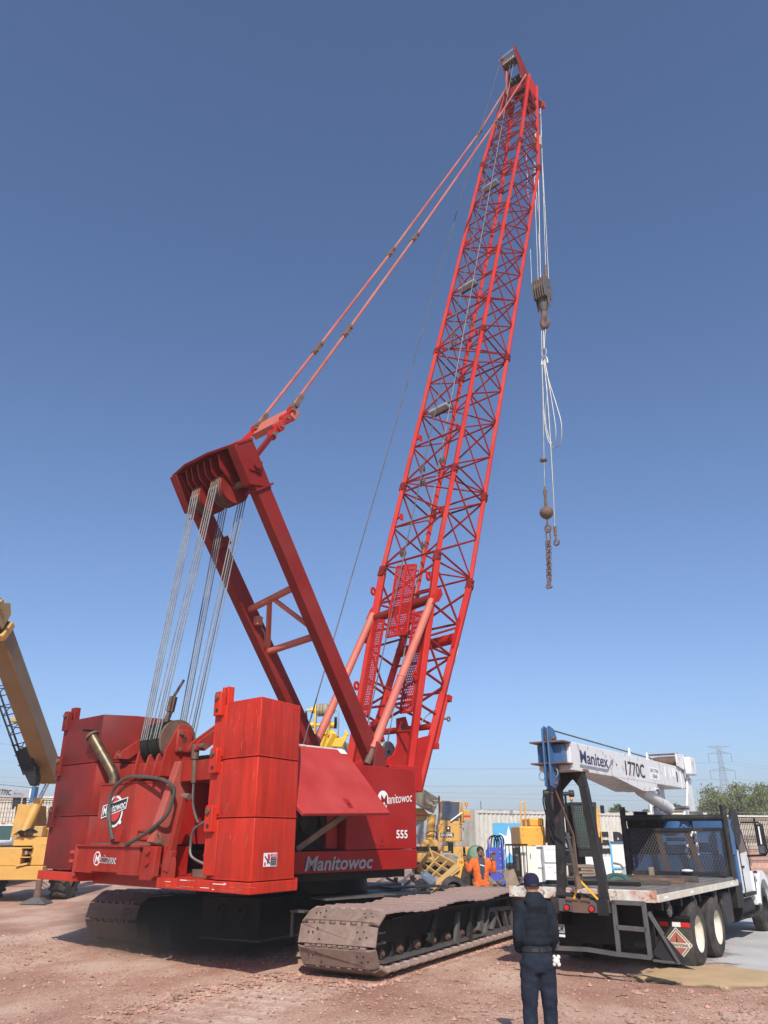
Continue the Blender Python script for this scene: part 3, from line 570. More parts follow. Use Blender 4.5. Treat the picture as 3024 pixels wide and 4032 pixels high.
# the propped-open hood
hp = [V(2.14, -2.78, 3.66), V(2.14, -1.20, 3.66), V(3.10, -0.93, 2.50), V(3.10, -3.10, 2.42)]
hp = [V(2.14, -2.80, 3.68), V(2.14, -1.22, 3.68), V(3.2, -0.99, 2.45), V(3.2, -3.22, 2.40), V(2.98, -3.36, 2.66)]
nh = (hp[1] - hp[0]).cross(hp[3] - hp[0]).normalized()
mb = C(); mb.prism(hp, -nh * 0.07); hood = mb.obj('engine_hood', 'red_hood', crane, bevel=0.01)
def hoodpt(a, b_): return hp[0].lerp(hp[1], a).lerp(hp[3].lerp(hp[2], a), b_)
up = -nh if nh.z < 0 else nh
q = C(); q.prism([hoodpt(.86, .02) + up * .075, hoodpt(.985, .02) + up * .075, hoodpt(.985, .09) + up * .075, hoodpt(.87, .09) + up * .075], up * 0.003); q.obj('notice_label', 'letter_white', hood, False)
q = C(); a, b_ = hoodpt(.53, .83), hoodpt(.585, .90); 
for da in (0,):
    q.prism([hoodpt(.50, .80) + up * .07, hoodpt(.56, .80) + up * .07, hoodpt(.575, .93) + up * .07, hoodpt(.515, .93) + up * .07], up * 0.012)
q.obj('latch_plate', 'red_house', hood, bevel=0.004)
q = C(); q.prism([hoodpt(.525, .865) + up * .083, hoodpt(.55, .865) + up * .083, hoodpt(.555, .90) + up * .083, hoodpt(.53, .90) + up * .083], up * 0.002); q.obj('latch_slot', 'ink', hood, False)
# lettering on the side of the house
text('Manitowoc', 'lettering', 'ink', sill, (2.252, -2.27, 1.475), (0, 1, 0), (0, 0, 1), 1.86, 0.265, shear=0.22, bold=0.02, depth=0.002, M=CM)
text('Manitowoc', 'lettering', 'grey_letter', sill, (2.256, -2.25, 1.485), (0, 1, 0), (0, 0, 1), 1.84, 0.255, shear=0.22, bold=0.022, depth=0.004, M=CM)
text('555', 'lettering', 'letter_white', sp_, (2.252, 0.31, 2.04), (0, 1, 0), (0, 0, 1), 0.36, 0.16, bold=0.02, depth=0.004, M=CM)
q = C(); q.tube((2.252, -0.10, 2.80), (2.255, -0.10, 2.80), 0.165, 28); q.obj('badge_ring', 'letter_white', sp_, False)
q = C(); q.prism([(2.252, -0.16, 2.70), (2.252, -0.02, 2.57), (2.252, 0.03, 2.70)], (0.003, 0, 0)); q.obj('badge_point', 'letter_white', sp_, False)
text('M', 'lettering', 'red_house', sp_, (2.258, -0.17, 2.67), (0, 1, 0.06), (0, 0, 1), 0.19, 0.20, bold=0.012, depth=0.003, M=CM)
text('anitowoc', 'lettering', 'letter_white', sp_, (2.252, 0.06, 2.705), (0, 1, 0.09), (0, -0.02, 1), 0.78, 0.175, shear=0.15, bold=0.0, depth=0.004, M=CM)
mb = C(); mb.box2((2.25, -0.21, 1.90), (2.265, -0.08, 2.10)); lv = mb.obj('latch_plate', 'red_house', sp_, bevel=0.005)
mb = C(); mb.box2((2.266, -0.185, 1.98), (2.268, -0.105, 2.0)); mb.box2((2.266, -0.185, 2.04), (2.268, -0.105, 2.055)); mb.obj('latch_slot', 'ink', lv, False)
# ---- gantry
GT, GFt = Vector((-3.62, 10.22)), Vector((1.08, 3.62))
for sx in (-1, 1):
    a = V(1.12 * sx, GT.x, GT.y); b_ = V(0.92 * sx, GFt.x, GFt.y)
    mb = C(); mb.beam(a, b_, 0.27, 0.42, (0, 1, 0.7), 0.27, 0.38); gb = mb.obj('gantry_beam', 'red_gantry', crane, bevel=0.012)
    mb = C(); p = a.lerp(b_, 0.135); mb.beam(p, p + (b_ - a).normalized() * 0.05, 0.38, 0.58, (0, 1, 0.7)); mb.obj('collar', 'red_gantry', gb)
    mb = C(); p = a.lerp(b_, 0.075); mb.box(p + V(0.17 * sx, 0, 0), (0.05, 0.34, 0.30), None); mb.tube(p + V(0.15 * sx, 0, 0), p + V(0.27 * sx, 0, 0), 0.10, 10); mb.obj('pin_plate', 'red_gantry', gb)
    mb = C(); p = a.lerp(b_, 0.90); mb.beam(p + V(0, .2, .14), b_ + V(0, .16, .11), 0.04, 0.12, (0, 1, .7)); mb.obj('stiffener', 'red_gantry', gb)
def gp(t, x): 
    q = GT.lerp(GFt, t); return V(x * (1.12 - 0.20 * t), q.x, q.y)
for a, b_, rr in ((gp(.46, -0.95), gp(.43, 0.95), .085), (gp(.60, -.95), gp(.585, .95), .085), (gp(.455, -.15), gp(.595, -.92), .065), (gp(.445, .0), gp(.575, .92), .06)):
    mb = C(); mb.tube(a, b_, rr, 10); mb.obj('cross_tube', 'red_faded', crane)
mb = C(); p = gp(.50, -0.80); mb.box(p, (.18, .16, .22)); jb = mb.obj('junction_box', 'red_faded', crane, bevel=0.01)
mb = C(); mb.path(smooth([p + V(.05, 0, -.1), p + V(.1, .15, -.3), p + V(.0, .25, -.6)]), 0.012, 6); mb.obj('cable', 'rope_dark', jb)
mb = C(); p = gp(.245, -0.78); mb.beam(p + V(-.25, 0, .0), p + V(.1, 0, .05), .22, .3, (0, 1, .7)); mb.obj('rope_guide', 'red_gantry', crane)
# gantry head: plate box with web plates between the upper sheaves
gd = V(0, 1, 0).lerp(V(0, 0, 0), 0); ax = (V(0, GFt.x - GT.x, GFt.y - GT.y)).normalized(); pr = V(0, ax.z * -1, ax.y) 
pr = V(0, -ax.z, ax.y) if V(0, -ax.z, ax.y).y < 0 else V(0, ax.z, -ax.y)          # points rearward, away from the boom
T0 = V(0, GT.x, GT.y)
def hdp(x, along, off): return V(x, 0, 0) + T0 + ax * along + pr * off
mb = C(); mb.prism([hdp(-1.28, -0.02, -.26), hdp(1.28, -0.02, -.26), hdp(1.28, -.02, .22), hdp(.45, -.10, .42), hdp(-.45, -.10, .42), hdp(-1.28, -.02, .22)], ax * 0.06); mb.obj('gantry_head_cap', 'red_gantry', crane, bevel=0.01)
mb = C(); mb.prism([hdp(-1.0, .02, -.24), hdp(1.0, .02, -.24), hdp(1.0, 1.02, -.24), hdp(-1.0, 1.02, -.24)], pr * 0.05); mb.obj('gantry_head_back', 'red_gantry', crane)
for sx in (-1, 1):
    mb = C(); mb.prism([hdp(1.0 * sx, .02, -.26), hdp(1.0 * sx, .02, .32), hdp(1.0 * sx, .95, .36), hdp(1.0 * sx, 1.20, -.2)], (0.26 * sx, 0, 0)); mb.obj('gantry_head_side', 'red_gantry', crane, bevel=0.012)
WEB = [-0.64, -0.44, -0.20, 0.05, 0.29, 0.60]
for x in WEB:
    mb = C(); mb.prism([hdp(x, .03, -.22), hdp(x, .03, .30), hdp(x, .35, .40), hdp(x, .92, .22), hdp(x, .75, -.22)], (0.045, 0, 0)); mb.obj('web_plate', 'red_gantry', crane)
HX = [-0.56, -0.47, -0.38, -0.29, 0.16, 0.25, 0.34, 0.43, 0.52]
GS = hdp(0, 0.86, 0.16)
for x in HX: sheave(CM, (x, GS.y, GS.z), (1, 0, 0), 0.39, 0.075, 'red_gantry' if x in (-0.29, 0.52) else 'rusty_steel', crane)
mb = C(); mb.tube((-1.05, GS.y, GS.z), (1.05, GS.y, GS.z), 0.08, 12); mb.obj('sheave_pin', 'rusty_steel', crane)
# hoist ropes between gantry head and equalizer
rr = 0.014
for i, (xt, xb) in enumerate(zip([-0.56, -0.47, -0.38, -0.29, 0.16, 0.25, 0.34, 0.43], [-0.36, -0.29, -0.22, -0.15, -0.05, 0.09, 0.16, 0.26])):
    mb = C(); mb.tube((xt, GS.y - 0.41, GS.z - .05), (xb, EQ[0] - 0.39, EQ[1] + .02), rr, 6); mb.obj('wire_rope', 'rope', crane)
    mb = C(); mb.tube((xt + .05, GS.y + 0.38, GS.z - .12), (xb + .03, EQ[0] + 0.40, EQ[1] + .05), rr, 6); mb.obj('wire_rope', 'rope' if i % 3 else 'rope_dark', crane)
mb = C(); mb.tube((-.45, -3.85, 4.0), (-.36, -3.75, 4.45), .06, 8); mb.tube((-.36, -3.75, 4.45), (-.33, -3.72, 4.75), .085, 8); mb.tube((-.33, -3.72, 4.75), (-.2, -3.6, 5.1), .03, 8); mb.obj('rope_socket', 'rusty_steel', crane)
# ---- boom
BD = Vector((.3047, .9525)); BN = Vector((.9525, -.3047)); J1 = Vector((3.5, 9.42))
def bp_(s, a, x):
    q = J1 + BD * s + BN * a; return V(x, q.x, q.y)
BW, BH = 1.05, 1.60
def brace(parent, a, b_, r=0.036):
    q = C(); q.tube(a, b_, r * .88, 6, caps=False); q.obj('lacing_brace', 'red_lacing_shaded', parent)
def lace(parent, fA, fB, ss, r=0.036, flip=0, horiz=True):
    for i in range(len(ss) - 1):
        a0, a1, b0, b1 = fA(ss[i]), fA(ss[i + 1]), fB(ss[i]), fB(ss[i + 1])
        if (i + flip) % 2 == 0: brace(parent, a0, b1, r)
        else: brace(parent, b0, a1, r)
        if horiz: brace(parent, a1, b1, r)
def section(s0, s1, nb, mt='red_boom'):
    # connector ends form the section's own mesh, chords and braces are its pieces
    so = empty('boom_section'); so.parent = crane
    for s in (s0 + .07, s1 - .07):
        for x in (-BW, BW):
            for a in (0, BH):
                mb = C(); p = bp_(s, a, x); mb.beam(bp_(s - .09, a, x), bp_(s + .09, a, x), .17, .17, (0, BN.x, BN.y))
                mb.tube(p + V(-.13, 0, 0), p + V(.13, 0, 0), .05, 8); mb.obj('connector', 'red_gantry', so, bevel=0.008)
    for x in (-BW, BW):
        for a in (0, BH):
            q = C(); q.beam(bp_(s0 + .1, a, x), bp_(s1 - .1, a, x), .135, .135, (0.7 * x, 0.7 * (a - .8), 0)); q.obj('chord', mt, so, bevel=0.015)
    ss = [s0 + .2 + (s1 - s0 - .4) * i / nb for i in range(nb + 1)]
    F = lambda a, x: (lambda s: bp_(s, a, x))
    lace(so, F(0, -BW), F(0, BW), ss, .038); lace(so, F(BH, -BW), F(BH, BW), ss, .036, 1)
    lace(so, F(0, BW), F(BH, BW), ss, .036, 0); lace(so, F(0, -BW), F(BH, -BW), ss, .036, 0)
    lace(so, F(0, BW), F(BH, BW), ss, .030, 1, False); lace(so, F(0, -BW), F(BH, -BW), ss, .030, 1, False)
    for s in (ss[0], ss[-1]):
        brace(so, bp_(s, 0, -BW), bp_(s, 0, BW)); brace(so, bp_(s, BH, -BW), bp_(s, BH, BW)); brace(so, bp_(s, 0, BW), bp_(s, BH, BW)); brace(so, bp_(s, 0, -BW), bp_(s, BH, -BW))
    brace(so, bp_(ss[0], 0, -BW), bp_(ss[0], BH, BW), .03)
    for s in ss[1::3]:
        q = C(); p = bp_(s, -.02, BW - .12); q.lathe([(.05, -.02), (.10, -.02), (.10, .02), (.05, .02), (.05, -.02)], p + V(-.05, -.06, .06), (1, .2, 0), 12); q.obj('lifting_eye', 'red_boom', so)
        q = C(); p = bp_(s + .4, .05, -BW + .02); q.tube(p, p + V(.16, 0, .02), .045, 8); q.box(p + V(.18, 0, 0), (.03, .16, .22)); q.obj('cable_bracket', 'red_boom', so)
    for s, x in ((s0 + .3, -.35), (s0 + .35, .45), (s1 - .3, -.2)):
        for k in (0, .13):
            q = C(); p = bp_(s, -.02, x + k); q.prism([p, p + V(.02, -.14, .10), p + V(.03, -.05, .26), p + V(.01, .04, .12)], (.025, 0, 0)); q.obj('rope_guide_lug', 'rusty_steel', so)
    return so, ss
sec1, _ = section(0.0, 3.27, 2); sec2, ss2 = section(3.27, 9.87, 4); sec3, ss3 = section(9.87, 22.97, 8)
for s, p in ((6.32, sec2), (13.07, sec3), (20.25, sec3)):
    q = C(); a = bp_(s - .06, -.10, -.48); b_ = bp_(s + .02, -.10, .27); q.beam(a, b_, .22, .12, (0, BD.x, BD.y)); wl = q.obj('walkway_tread', 'galv', p, bevel=0.008)
    q = C(); q.beam(a + V(.02, .12, -.06), b_ + V(0, .12, -.06), .05, .14, (0, BD.x, BD.y)); q.obj('tread_edge', 'black_steel', wl)
# butt section
butt = empty('boom_butt'); butt.parent = crane
for x in (-BW, BW):
    for s in (-.1,): 
        for a in (0, BH): q = C(); q.beam(bp_(s - .09, a, x), bp_(s + .09, a, x), .18, .18, (0, BN.x, BN.y)); q.tube(bp_(s, a, x) + V(-.14, 0, 0), bp_(s, a, x) + V(.14, 0, 0), .055, 8); q.obj('connector', 'red_gantry', butt, bevel=0.008)
RB0, RB1 = Vector((3.5, 9.35)), Vector((2.08, 3.15)); FB0, FB1 = J1 + BN * BH - BD * .15, Vector((2.50, 3.10))
def rb(x): return lambda t: V(x, *RB0.lerp(RB1, t))
def fb(x): return lambda t: V(x, *FB0.lerp(FB1, t))
for x in (-BW, BW):
    q = C(); q.beam(rb(x)(0), rb(x)(1.0), .17, .20, (x, -.6, 0)); q.obj('chord', 'red_boom', butt, bevel=0.02)
    q = C(); q.beam(fb(x)(0), fb(x)(1.0), .17, .18, (x, .6, 0)); q.obj('chord', 'red_boom', butt, bevel=0.02)
    q = C(); q.prism([V(x, 3.12, 4.48), V(x, 2.36, 4.30), V(x, 2.02, 3.15), V(x, 2.48, 3.10)], (.03, 0, 0)); q.obj('foot_plate', 'red_boom', butt)
    lace(butt, rb(x), fb(x), [.04, .22, .38, .53, .67], .04, 0)
    lace(butt, rb(x), fb(x), [.53, .67], .04, 1, False)
lace(butt, rb(-BW), rb(BW), [.02, .16, .30], .042, 1); lace(butt, rb(-BW), rb(BW), [.52, .66, .78], .042, 0)
lace(butt, fb(-BW), fb(BW), [.02, .2, .38, .56, .72], .04, 1)
q = C(); q.tube(rb(-BW)(.235), rb(BW)(.20), .13, 12); q.obj('torque_tube', 'red_gantry', butt)
q = C(); q.tube(fb(-BW)(.30), fb(BW)(.28), .15, 12); q.obj('torque_tube', 'red_boom', butt)
q = C(); q.tube(fb(-BW)(.72), fb(BW)(.72), .08, 10); q.obj('torque_tube', 'red_boom', butt)
for x in (.42, -.52):
    q = C(); q.prism([V(x, 2.40, 4.86), V(x, 2.74, 4.94), V(x, 2.86, 4.70), V(x, 2.98, 4.42), V(x, 2.80, 4.10), V(x, 2.74, 3.66), V(x, 2.5, 3.3), V(x, 1.75, 3.3), V(x, 1.83, 3.78), V(x, 2.25, 3.95), V(x, 2.42, 4.25)], (.05, 0, 0)); q.obj('hinge_plate', 'red_boom', crane, bevel=0.01)
    q = C(); q.tube(V(x - .01, 2.62, 4.68), V(x + .06, 2.62, 4.68), .09, 14); q.obj('hinge_hole', 'ink', crane)
sheave(CM, (.05, 2.35, 4.05), (1, 0, 0), .26, .10, 'galv', crane); sheave(CM, (.17, 2.35, 4.05), (1, 0, 0), .26, .10, 'galv', crane)
q = C(); q.box2((-1.3, 1.2, 3.05), (1.3, 2.35, 3.62)); q.obj('boom_foot_frame', 'red_boom', crane, bevel=0.02)
q = C(); q.tube((.95, 1.3, 3.30), (1.25, 1.3, 3.30), .32, 24); q.obj('winch_drum', 'black_steel', crane)
q = C(); q.prism([(1.30, .55, 3.4), (1.30, 1.0, 3.4), (1.30, .95, 3.95), (1.30, .7, 4.1)], (.06, 0, 0)); q.obj('stop_bracket', 'red_gantry', crane, bevel=.01)
for x in (BW, -BW):
    for t_ in (.1, .34, .56):
        q = C(); p = rb(x)(t_) + V(-.09, -.16, .02); q.lathe([(.06, -.02), (.13, -.02), (.13, .02), (.06, .02), (.06, -.02)], p, (1, .15, 0), 14); q.obj('lifting_eye', 'red_boom', butt)
q = C(); a = fb(BW)(.60) + V(.05, .20, .1); b_ = fb(BW)(.80) + V(.05, .16, -.05); q.tube(a, b_, .05, 8); q.beam(a + V(0, .02, -.1), a + V(0, .06, .05), .16, .16); q.box(b_ + V(0, -.02, 0), (.14, .16, .14)); q.obj('boom_stop', 'red_boom', butt)
q = C(); p = a.lerp(b_, .45); q.lathe([(.04, -.015), (.07, -.015), (.07, .015), (.04, .015), (.04, -.015)], p + V(.1, .15, 0), (1, 0, 0), 12); q.tube(p, p + V(.1, .08, 0), .03, 6); q.obj('shackle', 'rusty_steel', butt)
q = C(); q.path(smooth([fb(BW)(.28) + V(.02, .1, .2), fb(BW)(.36) + V(.03, .16, 0), fb(BW)(.5) + V(.02, .03, 0), fb(BW)(.62) + V(0, -.02, 0), V(BW - .05, 2.9, 4.9), V(BW - .1, 2.55, 4.55)]), .016, 6); q.obj('cable', 'rope', butt)
q = C(); p = fb(BW)(.23); q.prism([p + V(.03, -.03, .35), p + V(.03, .03, .1), p + V(.03, -.18, -.5), p + V(.03, -.42, -.6), p + V(.03, -.24, -.1)], (.03, 0, 0)); q.obj('gusset', 'red_boom', butt)
# perforated catwalk panels hung inside the butt
def perf(name, P00, P10, P11, P01, nu, nv, parent):
    vs = []; fs = []; q = C()
    A = lambda a, b_: Vector(P00).lerp(Vector(P10), a).lerp(Vector(P01).lerp(Vector(P11), a), b_)
    for j in range(nv):
        for i in range(nu - (j % 2)):
            cx = (i + .5 + .5 * (j % 2)) / nu; cy = (j + .5) / nv; k0 = len(vs)
            for ring, sc_ in ((0, 1.0), (1, .66)):
                for k in range(6):
                    an = R(60 * k + 30); vs.append(A(cx + math.cos(an) * .577 / nu * sc_, cy + math.sin(an) * .667 / nv * sc_))
            fs += [(k0 + k, k0 + (k + 1) % 6, k0 + 6 + (k + 1) % 6, k0 + 6 + k) for k in range(6)]
    q.add(vs, fs); o = q.obj(name, 'red_boom', parent, False)
    so = o.modifiers.new('solid', 'SOLIDIFY'); so.thickness = 0.02
    for a, b_ in (((0, 0), (0, 1)), ((1, 0), (1, 1)), ((0, 0), (1, 0)), ((0, 1), (1, 1))):
        e_ = C(); e_.beam(A(*a), A(*b_), .035, .06); e_.obj('panel_edge', 'red_boom', o)
    return o
def rp(x, s): return bp_(s, -.04, x)
perf('perforated_panel', rp(-.43, -.02), rp(-.05, -.07), rp(.17, -2.42), rp(-.21, -2.42), 6, 32, crane)
perf('perforated_panel', rp(-.03, -.07), rp(.35, -.15), rp(.56, -2.42), rp(.19, -2.42), 6, 32, crane)
def rt_(x, z, t_off=0.0):
    t = (RB0.y - z) / (RB0.y - RB1.y); q = RB0.lerp(RB1, t); return V(x, q.x - .05, z)
perf('perforated_panel', rt_(-.98, 7.85), rt_(-.60, 7.75), rt_(-.62, 5.05), rt_(-.98, 5.05), 6, 40, crane)
perf('perforated_panel', rt_(.52, 7.75), rt_(.92, 7.75), rt_(.92, 5.0), rt_(.52, 5.0), 6, 40, crane)
# backstops
for sx in (-1, 1):
    a = V(1.10 * sx, 3.14, 8.02); b_ = V(1.06 * sx, .86, 3.95); c_ = V(1.06 * sx, .66, 3.60)
    q = C(); q.tube(a, b_, .105, 14); bs = q.obj('backstop_tube', 'red_faded', crane)
    q = C(); q.tube(b_ + (a - b_) * .44, b_ + (a - b_) * .455, .118, 14); q.tube(b_, b_ + (a - b_) * .015, .12, 14); q.obj('weld_band', 'red_faded', bs)
    q = C(); q.tube(b_, c_, .085, 10); q.obj('backstop_rod', 'rusty_steel', bs)
    q = C(); q.prism([a + V(-.02, -.12, -.14), a + V(-.02, .16, -.02), a + V(-.02, .34, .22), a + V(-.02, .26, .40), a + V(-.02, .06, .2)], (.16 * sx, 0, 0)); q.obj('backstop_shoe', 'red_boom', bs, bevel=.012)
# boom top section
TW, TD, S4, S5 = .72, .72, 22.97, 30.0
def tf_(a, x):
    def f(s):
        t = (s - S4) / (S5 - S4); k = 1 - t
        xx = x * (BW * k + TW * t); aa = a * (BH * k + TD * t) + .03 * t; return bp_(s, aa, xx)
    return f
top = empty('boom_top'); top.parent = crane
for x in (-1, 1):
    for a in (0, 1): q = C(); p = tf_(a, x)(S4 + .1); q.box(p, (.2, .18, .22)); q.tube(p + V(-.13, 0, 0), p + V(.13, 0, 0), .05, 8); q.obj('connector', 'red_gantry', top)
for x in (-1, 1):
    for a in (0, 1):
        q = C(); q.beam(tf_(a, x)(S4 + .1), tf_(a, x)(S5), .14, .14, (.7 * x, .7 * (a - .5), 0), .16, .16); q.obj('chord', 'red_boom', top, bevel=.015)
ss = [S4 + .25 + 5.7 * i / 6 for i in range(7)]
lace(top, tf_(0, -1), tf_(0, 1), ss, .038); lace(top, tf_(1, -1), tf_(1, 1), ss, .036, 1); lace(top, tf_(0, 1), tf_(1, 1), ss, .036); lace(top, tf_(0, -1), tf_(1, -1), ss, .036)
for x in (-1, 1):
    q = C(); q.prism([tf_(0, x)(S5 - 1.3), tf_(1, x)(S5 - 1.3), tf_(1, x)(S5 - .1), tf_(0, x)(S5)], (.03 * x, 0, 0)); q.obj('tip_plate', 'red_boom', top)
q = C(); q.prism([tf_(0, -1)(S5 - .9), tf_(0, 1)(S5 - .9), tf_(0, 1)(S5), tf_(0, -1)(S5)], (0, .05, -.02)); q.obj('tip_cover', 'red_gantry', top)
# sheave gantry on the boom top, raked back
hp0 = lambda x, s, a: bp_(s, a, x)
for x in (-.42, .42):
    q = C(); q.prism([hp0(x, S5 - .6, .05), hp0(x, S5 - .3, .75), hp0(x, S5 + .5, .70), hp0(x, S5 + 1.15, -.35), hp0(x, S5 + 1.45, -.95), hp0(x, S5 + 1.40, -1.25), hp0(x, S5 + 1.1, -1.22), hp0(x, S5 + .45, -.6)], (.05, 0, 0)); q.obj('mast_plate', 'red_gantry', top, bevel=.01)
for s, a in ((S5 + 1.36, -1.12), (S5 + 1.1, -1.15)):
    q = C(); q.tube(hp0(-.5, s, a), hp0(.5, s, a), .04, 8); q.obj('tie_rod', 'chrome', top)
q = C(); q.box(hp0(0, S5 + .9, -.95), (.7, .04, .25)); q.obj('guard_plate', 'beige', top)
for x in (-.25, -.1, .05, .2): sheave(CM, hp0(x, S5 + 1.0, -.75), (1, 0, 0), .28, .08, 'rusty_steel', top)
for x in (-.2, 0, .2): sheave(CM, hp0(x, S5 + .35, .1), (1, 0, 0), .32, .1, 'black_steel', top)
q = C(); q.beam(hp0(.3, S5 + .8, -.5), hp0(.42, S5 - .2, -.15), .08, .08); q.beam(hp0(-.3, S5 + .6, -.6), hp0(-.42, S5 - .9, -.1), .08, .08); q.obj('mast_strut', 'red_faded', top)
q = C(); q.prism([hp0(-.35, S5 + .75, .5), hp0(-.35, S5 - .05, .7), hp0(-.35, S5 - .15, 1.65), hp0(-.35, S5 + .5, 1.55)], (.7, 0, 0)); q.obj('point_sheave_box', 'red_gantry', top, bevel=.015)
for x in (-.35, -.12, .12, .35): sheave(CM, hp0(x, S5 + .0, 1.40), (1, 0, 0), .34, .1, 'black_steel', top)
q = C(); q.beam(hp0(.3, S5 + .45, 1.4), hp0(.3, S5 + .75, 1.85), .06, .06); q.box(hp0(.3, S5 + .60, 1.95), (.2, .22, .3)); q.obj('limit_switch', 'red_boom', top)
q = C(); q.path(smooth([hp0(.3, S5 + .72, 1.65), hp0(.3, S5 + .95, 1.7), hp0(.3, S5 + .92, 1.85), hp0(.3, S5 + .7, 1.9)]), .015, 6); q.obj('cable', 'rope', top)
# ---- pendants and spreader
SPR = Vector((-1.86, 11.95)); TIPP = Vector((12.75, 38.35))
for sx in (-1, 1):
    P = [V(.70 * sx, SPR.x + .1, SPR.y + .25), V(.62 * sx, .15, 15.5), V(.55 * sx, 3.4, 21.2), V(.48 * sx, 9.5, 32.15), V(.62 * sx, 12.55, 38.0)]
    for a, b_ in zip(P[:-1], P[1:]):
        q = C(); q.tube(a, b_, .042, 8); q.obj('pendant_bar', 'pendant_pink', crane)
    for p, d0 in zip(P[1:4], (P[2] - P[1], P[3] - P[2], P[3] - P[2])):
        d = d0.normalized(); q = C(); q.beam(p - d * .30, p + d * .30, .12, .15, (1, 0, 0)); q.tube(p + d * .18 - V(.12, 0, 0), p + d * .18 + V(.12, 0, 0), .06, 8); q.tube(p - d * .18 - V(.12, 0, 0), p - d * .18 + V(.12, 0, 0), .06, 8); q.obj('pendant_link', 'rusty_steel', crane, bevel=.01)
    # chain of links from gantry to spreader
    a = V(1.16 * sx, -3.25, 9.95); b_ = V(.72 * sx, SPR.x, SPR.y); nL = 3
    if sx > 0:
        q = C(); q.beam(a, a.lerp(b_, .50), .10, .10); q.obj('strap_bar', 'red_gantry', crane); st0 = .46
    else: st0 = .10
    pts = [a.lerp(b_, st0 + (1 - st0) * i / nL) for i in range(nL + 1)]
    for i in range(nL):
        p0, p1 = pts[i], pts[i + 1]; d = (p1 - p0).normalized(); off = .06 if i % 2 else .0
        for k in ((-.07, .07) if i % 2 else (0,)):
            q = C(); q.beam(p0 - d * .04 + V(k, 0, 0), p1 + d * .04 + V(k, 0, 0), .05, .12, (1, 0, 0)[::-1]); 
            for p in (p0, p1): q.tube(p + V(k - .03, 0, 0), p + V(k + .03, 0, 0), .125, 14)
            q.obj('chain_link_plate', 'red_boom', crane, bevel=.008)
    for p in pts:
        q = C(); q.tube(p - V(.13, 0, 0), p + V(.13, 0, 0), .055, 10); q.obj('link_pin', 'rusty_steel', crane)
q = C(); q.prism([V(-.78, SPR.x - .06, SPR.y - .16), V(.78, SPR.x - .06, SPR.y - .16), V(.82, SPR.x + .05, SPR.y + .08), V(.55, SPR.x + .1, SPR.y + .22), V(-.55, SPR.x + .1, SPR.y + .22), V(-.82, SPR.x + .05, SPR.y + .08)], V(0, .16, -.09)); q.obj('spreader_bar', 'red_faded', crane, bevel=.012)
for sx in (-1, 1):
    p = V(.70 * sx, SPR.x + .12, SPR.y + .2); q = C(); q.beam(p - V(0, .05, .1), p + V(0, .2, .38), .13, .14, (1, 0, 0)); q.tube(p + V(-.12, 0, 0), p + V(.12, 0, 0), .07, 10); q.obj('end_link', 'rusty_steel', crane, bevel=.01)
# ---- running ropes
for a, b_, mt in ((V(-.3, 11.55, 38.55), V(-.42, -.05, 3.9), 'rope_dark'), (V(.0, 12.15, 38.9), V(.05, 1.5, 3.9), 'rope_dark'), (V(.2, 12.1, 38.7), V(.3, 2.2, 4.2), 'rope')):
    q = C(); q.tube(a, b_, .016, 6); q.obj('wire_rope', mt, crane)
# ---- undercarriage
shoe = MB(TM)
def shoe_mesh(nm, mt):
    q = MB()
    W2, Lp, t = .73, .142, .055
    q.loft([[(-W2 + .10, -Lp, 0), (W2 - .10, -Lp, 0), (W2, -Lp, -.05), (W2, Lp, -.05), (W2 - .10, Lp, 0), (-W2 + .10, Lp, 0), (-W2, Lp, -.05), (-W2, -Lp, -.05)],
            [(-W2 + .10, -Lp, -t), (W2 - .10, -Lp, -t), (W2, -Lp, -.075), (W2, Lp, -.075), (W2 - .10, Lp, -t), (-W2 + .10, Lp, -t), (-W2, Lp, -.075), (-W2, -Lp, -.075)]])
    for k in range(5):                                              # hinge lugs towards the next shoe
        x = -.40 + .2 * k; q.box((x, Lp + .020, -.045), (.075, .07, .07))
    for k in range(4):
        x = -.30 + .2 * k; q.box((x, -Lp - .012, -.05), (.075, .055, .06))
    for x in (-.52, .52): q.tube((x - .05, Lp + .015, -.045), (x + .05, Lp + .015, -.045), .035, 8)
    return q.mesh(nm, mt, True, 40)
SH = shoe_mesh('track_shoe', 'shoe_steel'); SHW = shoe_mesh('track_shoe_walked', 'shoe_worn')
HOLE = MB(); HOLE.tube((0, 0, .001), (0, 0, .004), .016, 8); HOLEM = HOLE.mesh('bolt_hole', 'ink', False)
HOLES = ((-.52, .02), (-.44, .02), (-.36, .08), (.40, .05), (.46, -.04), (.52, .06), (.58, -.02), (-.30, -.08))
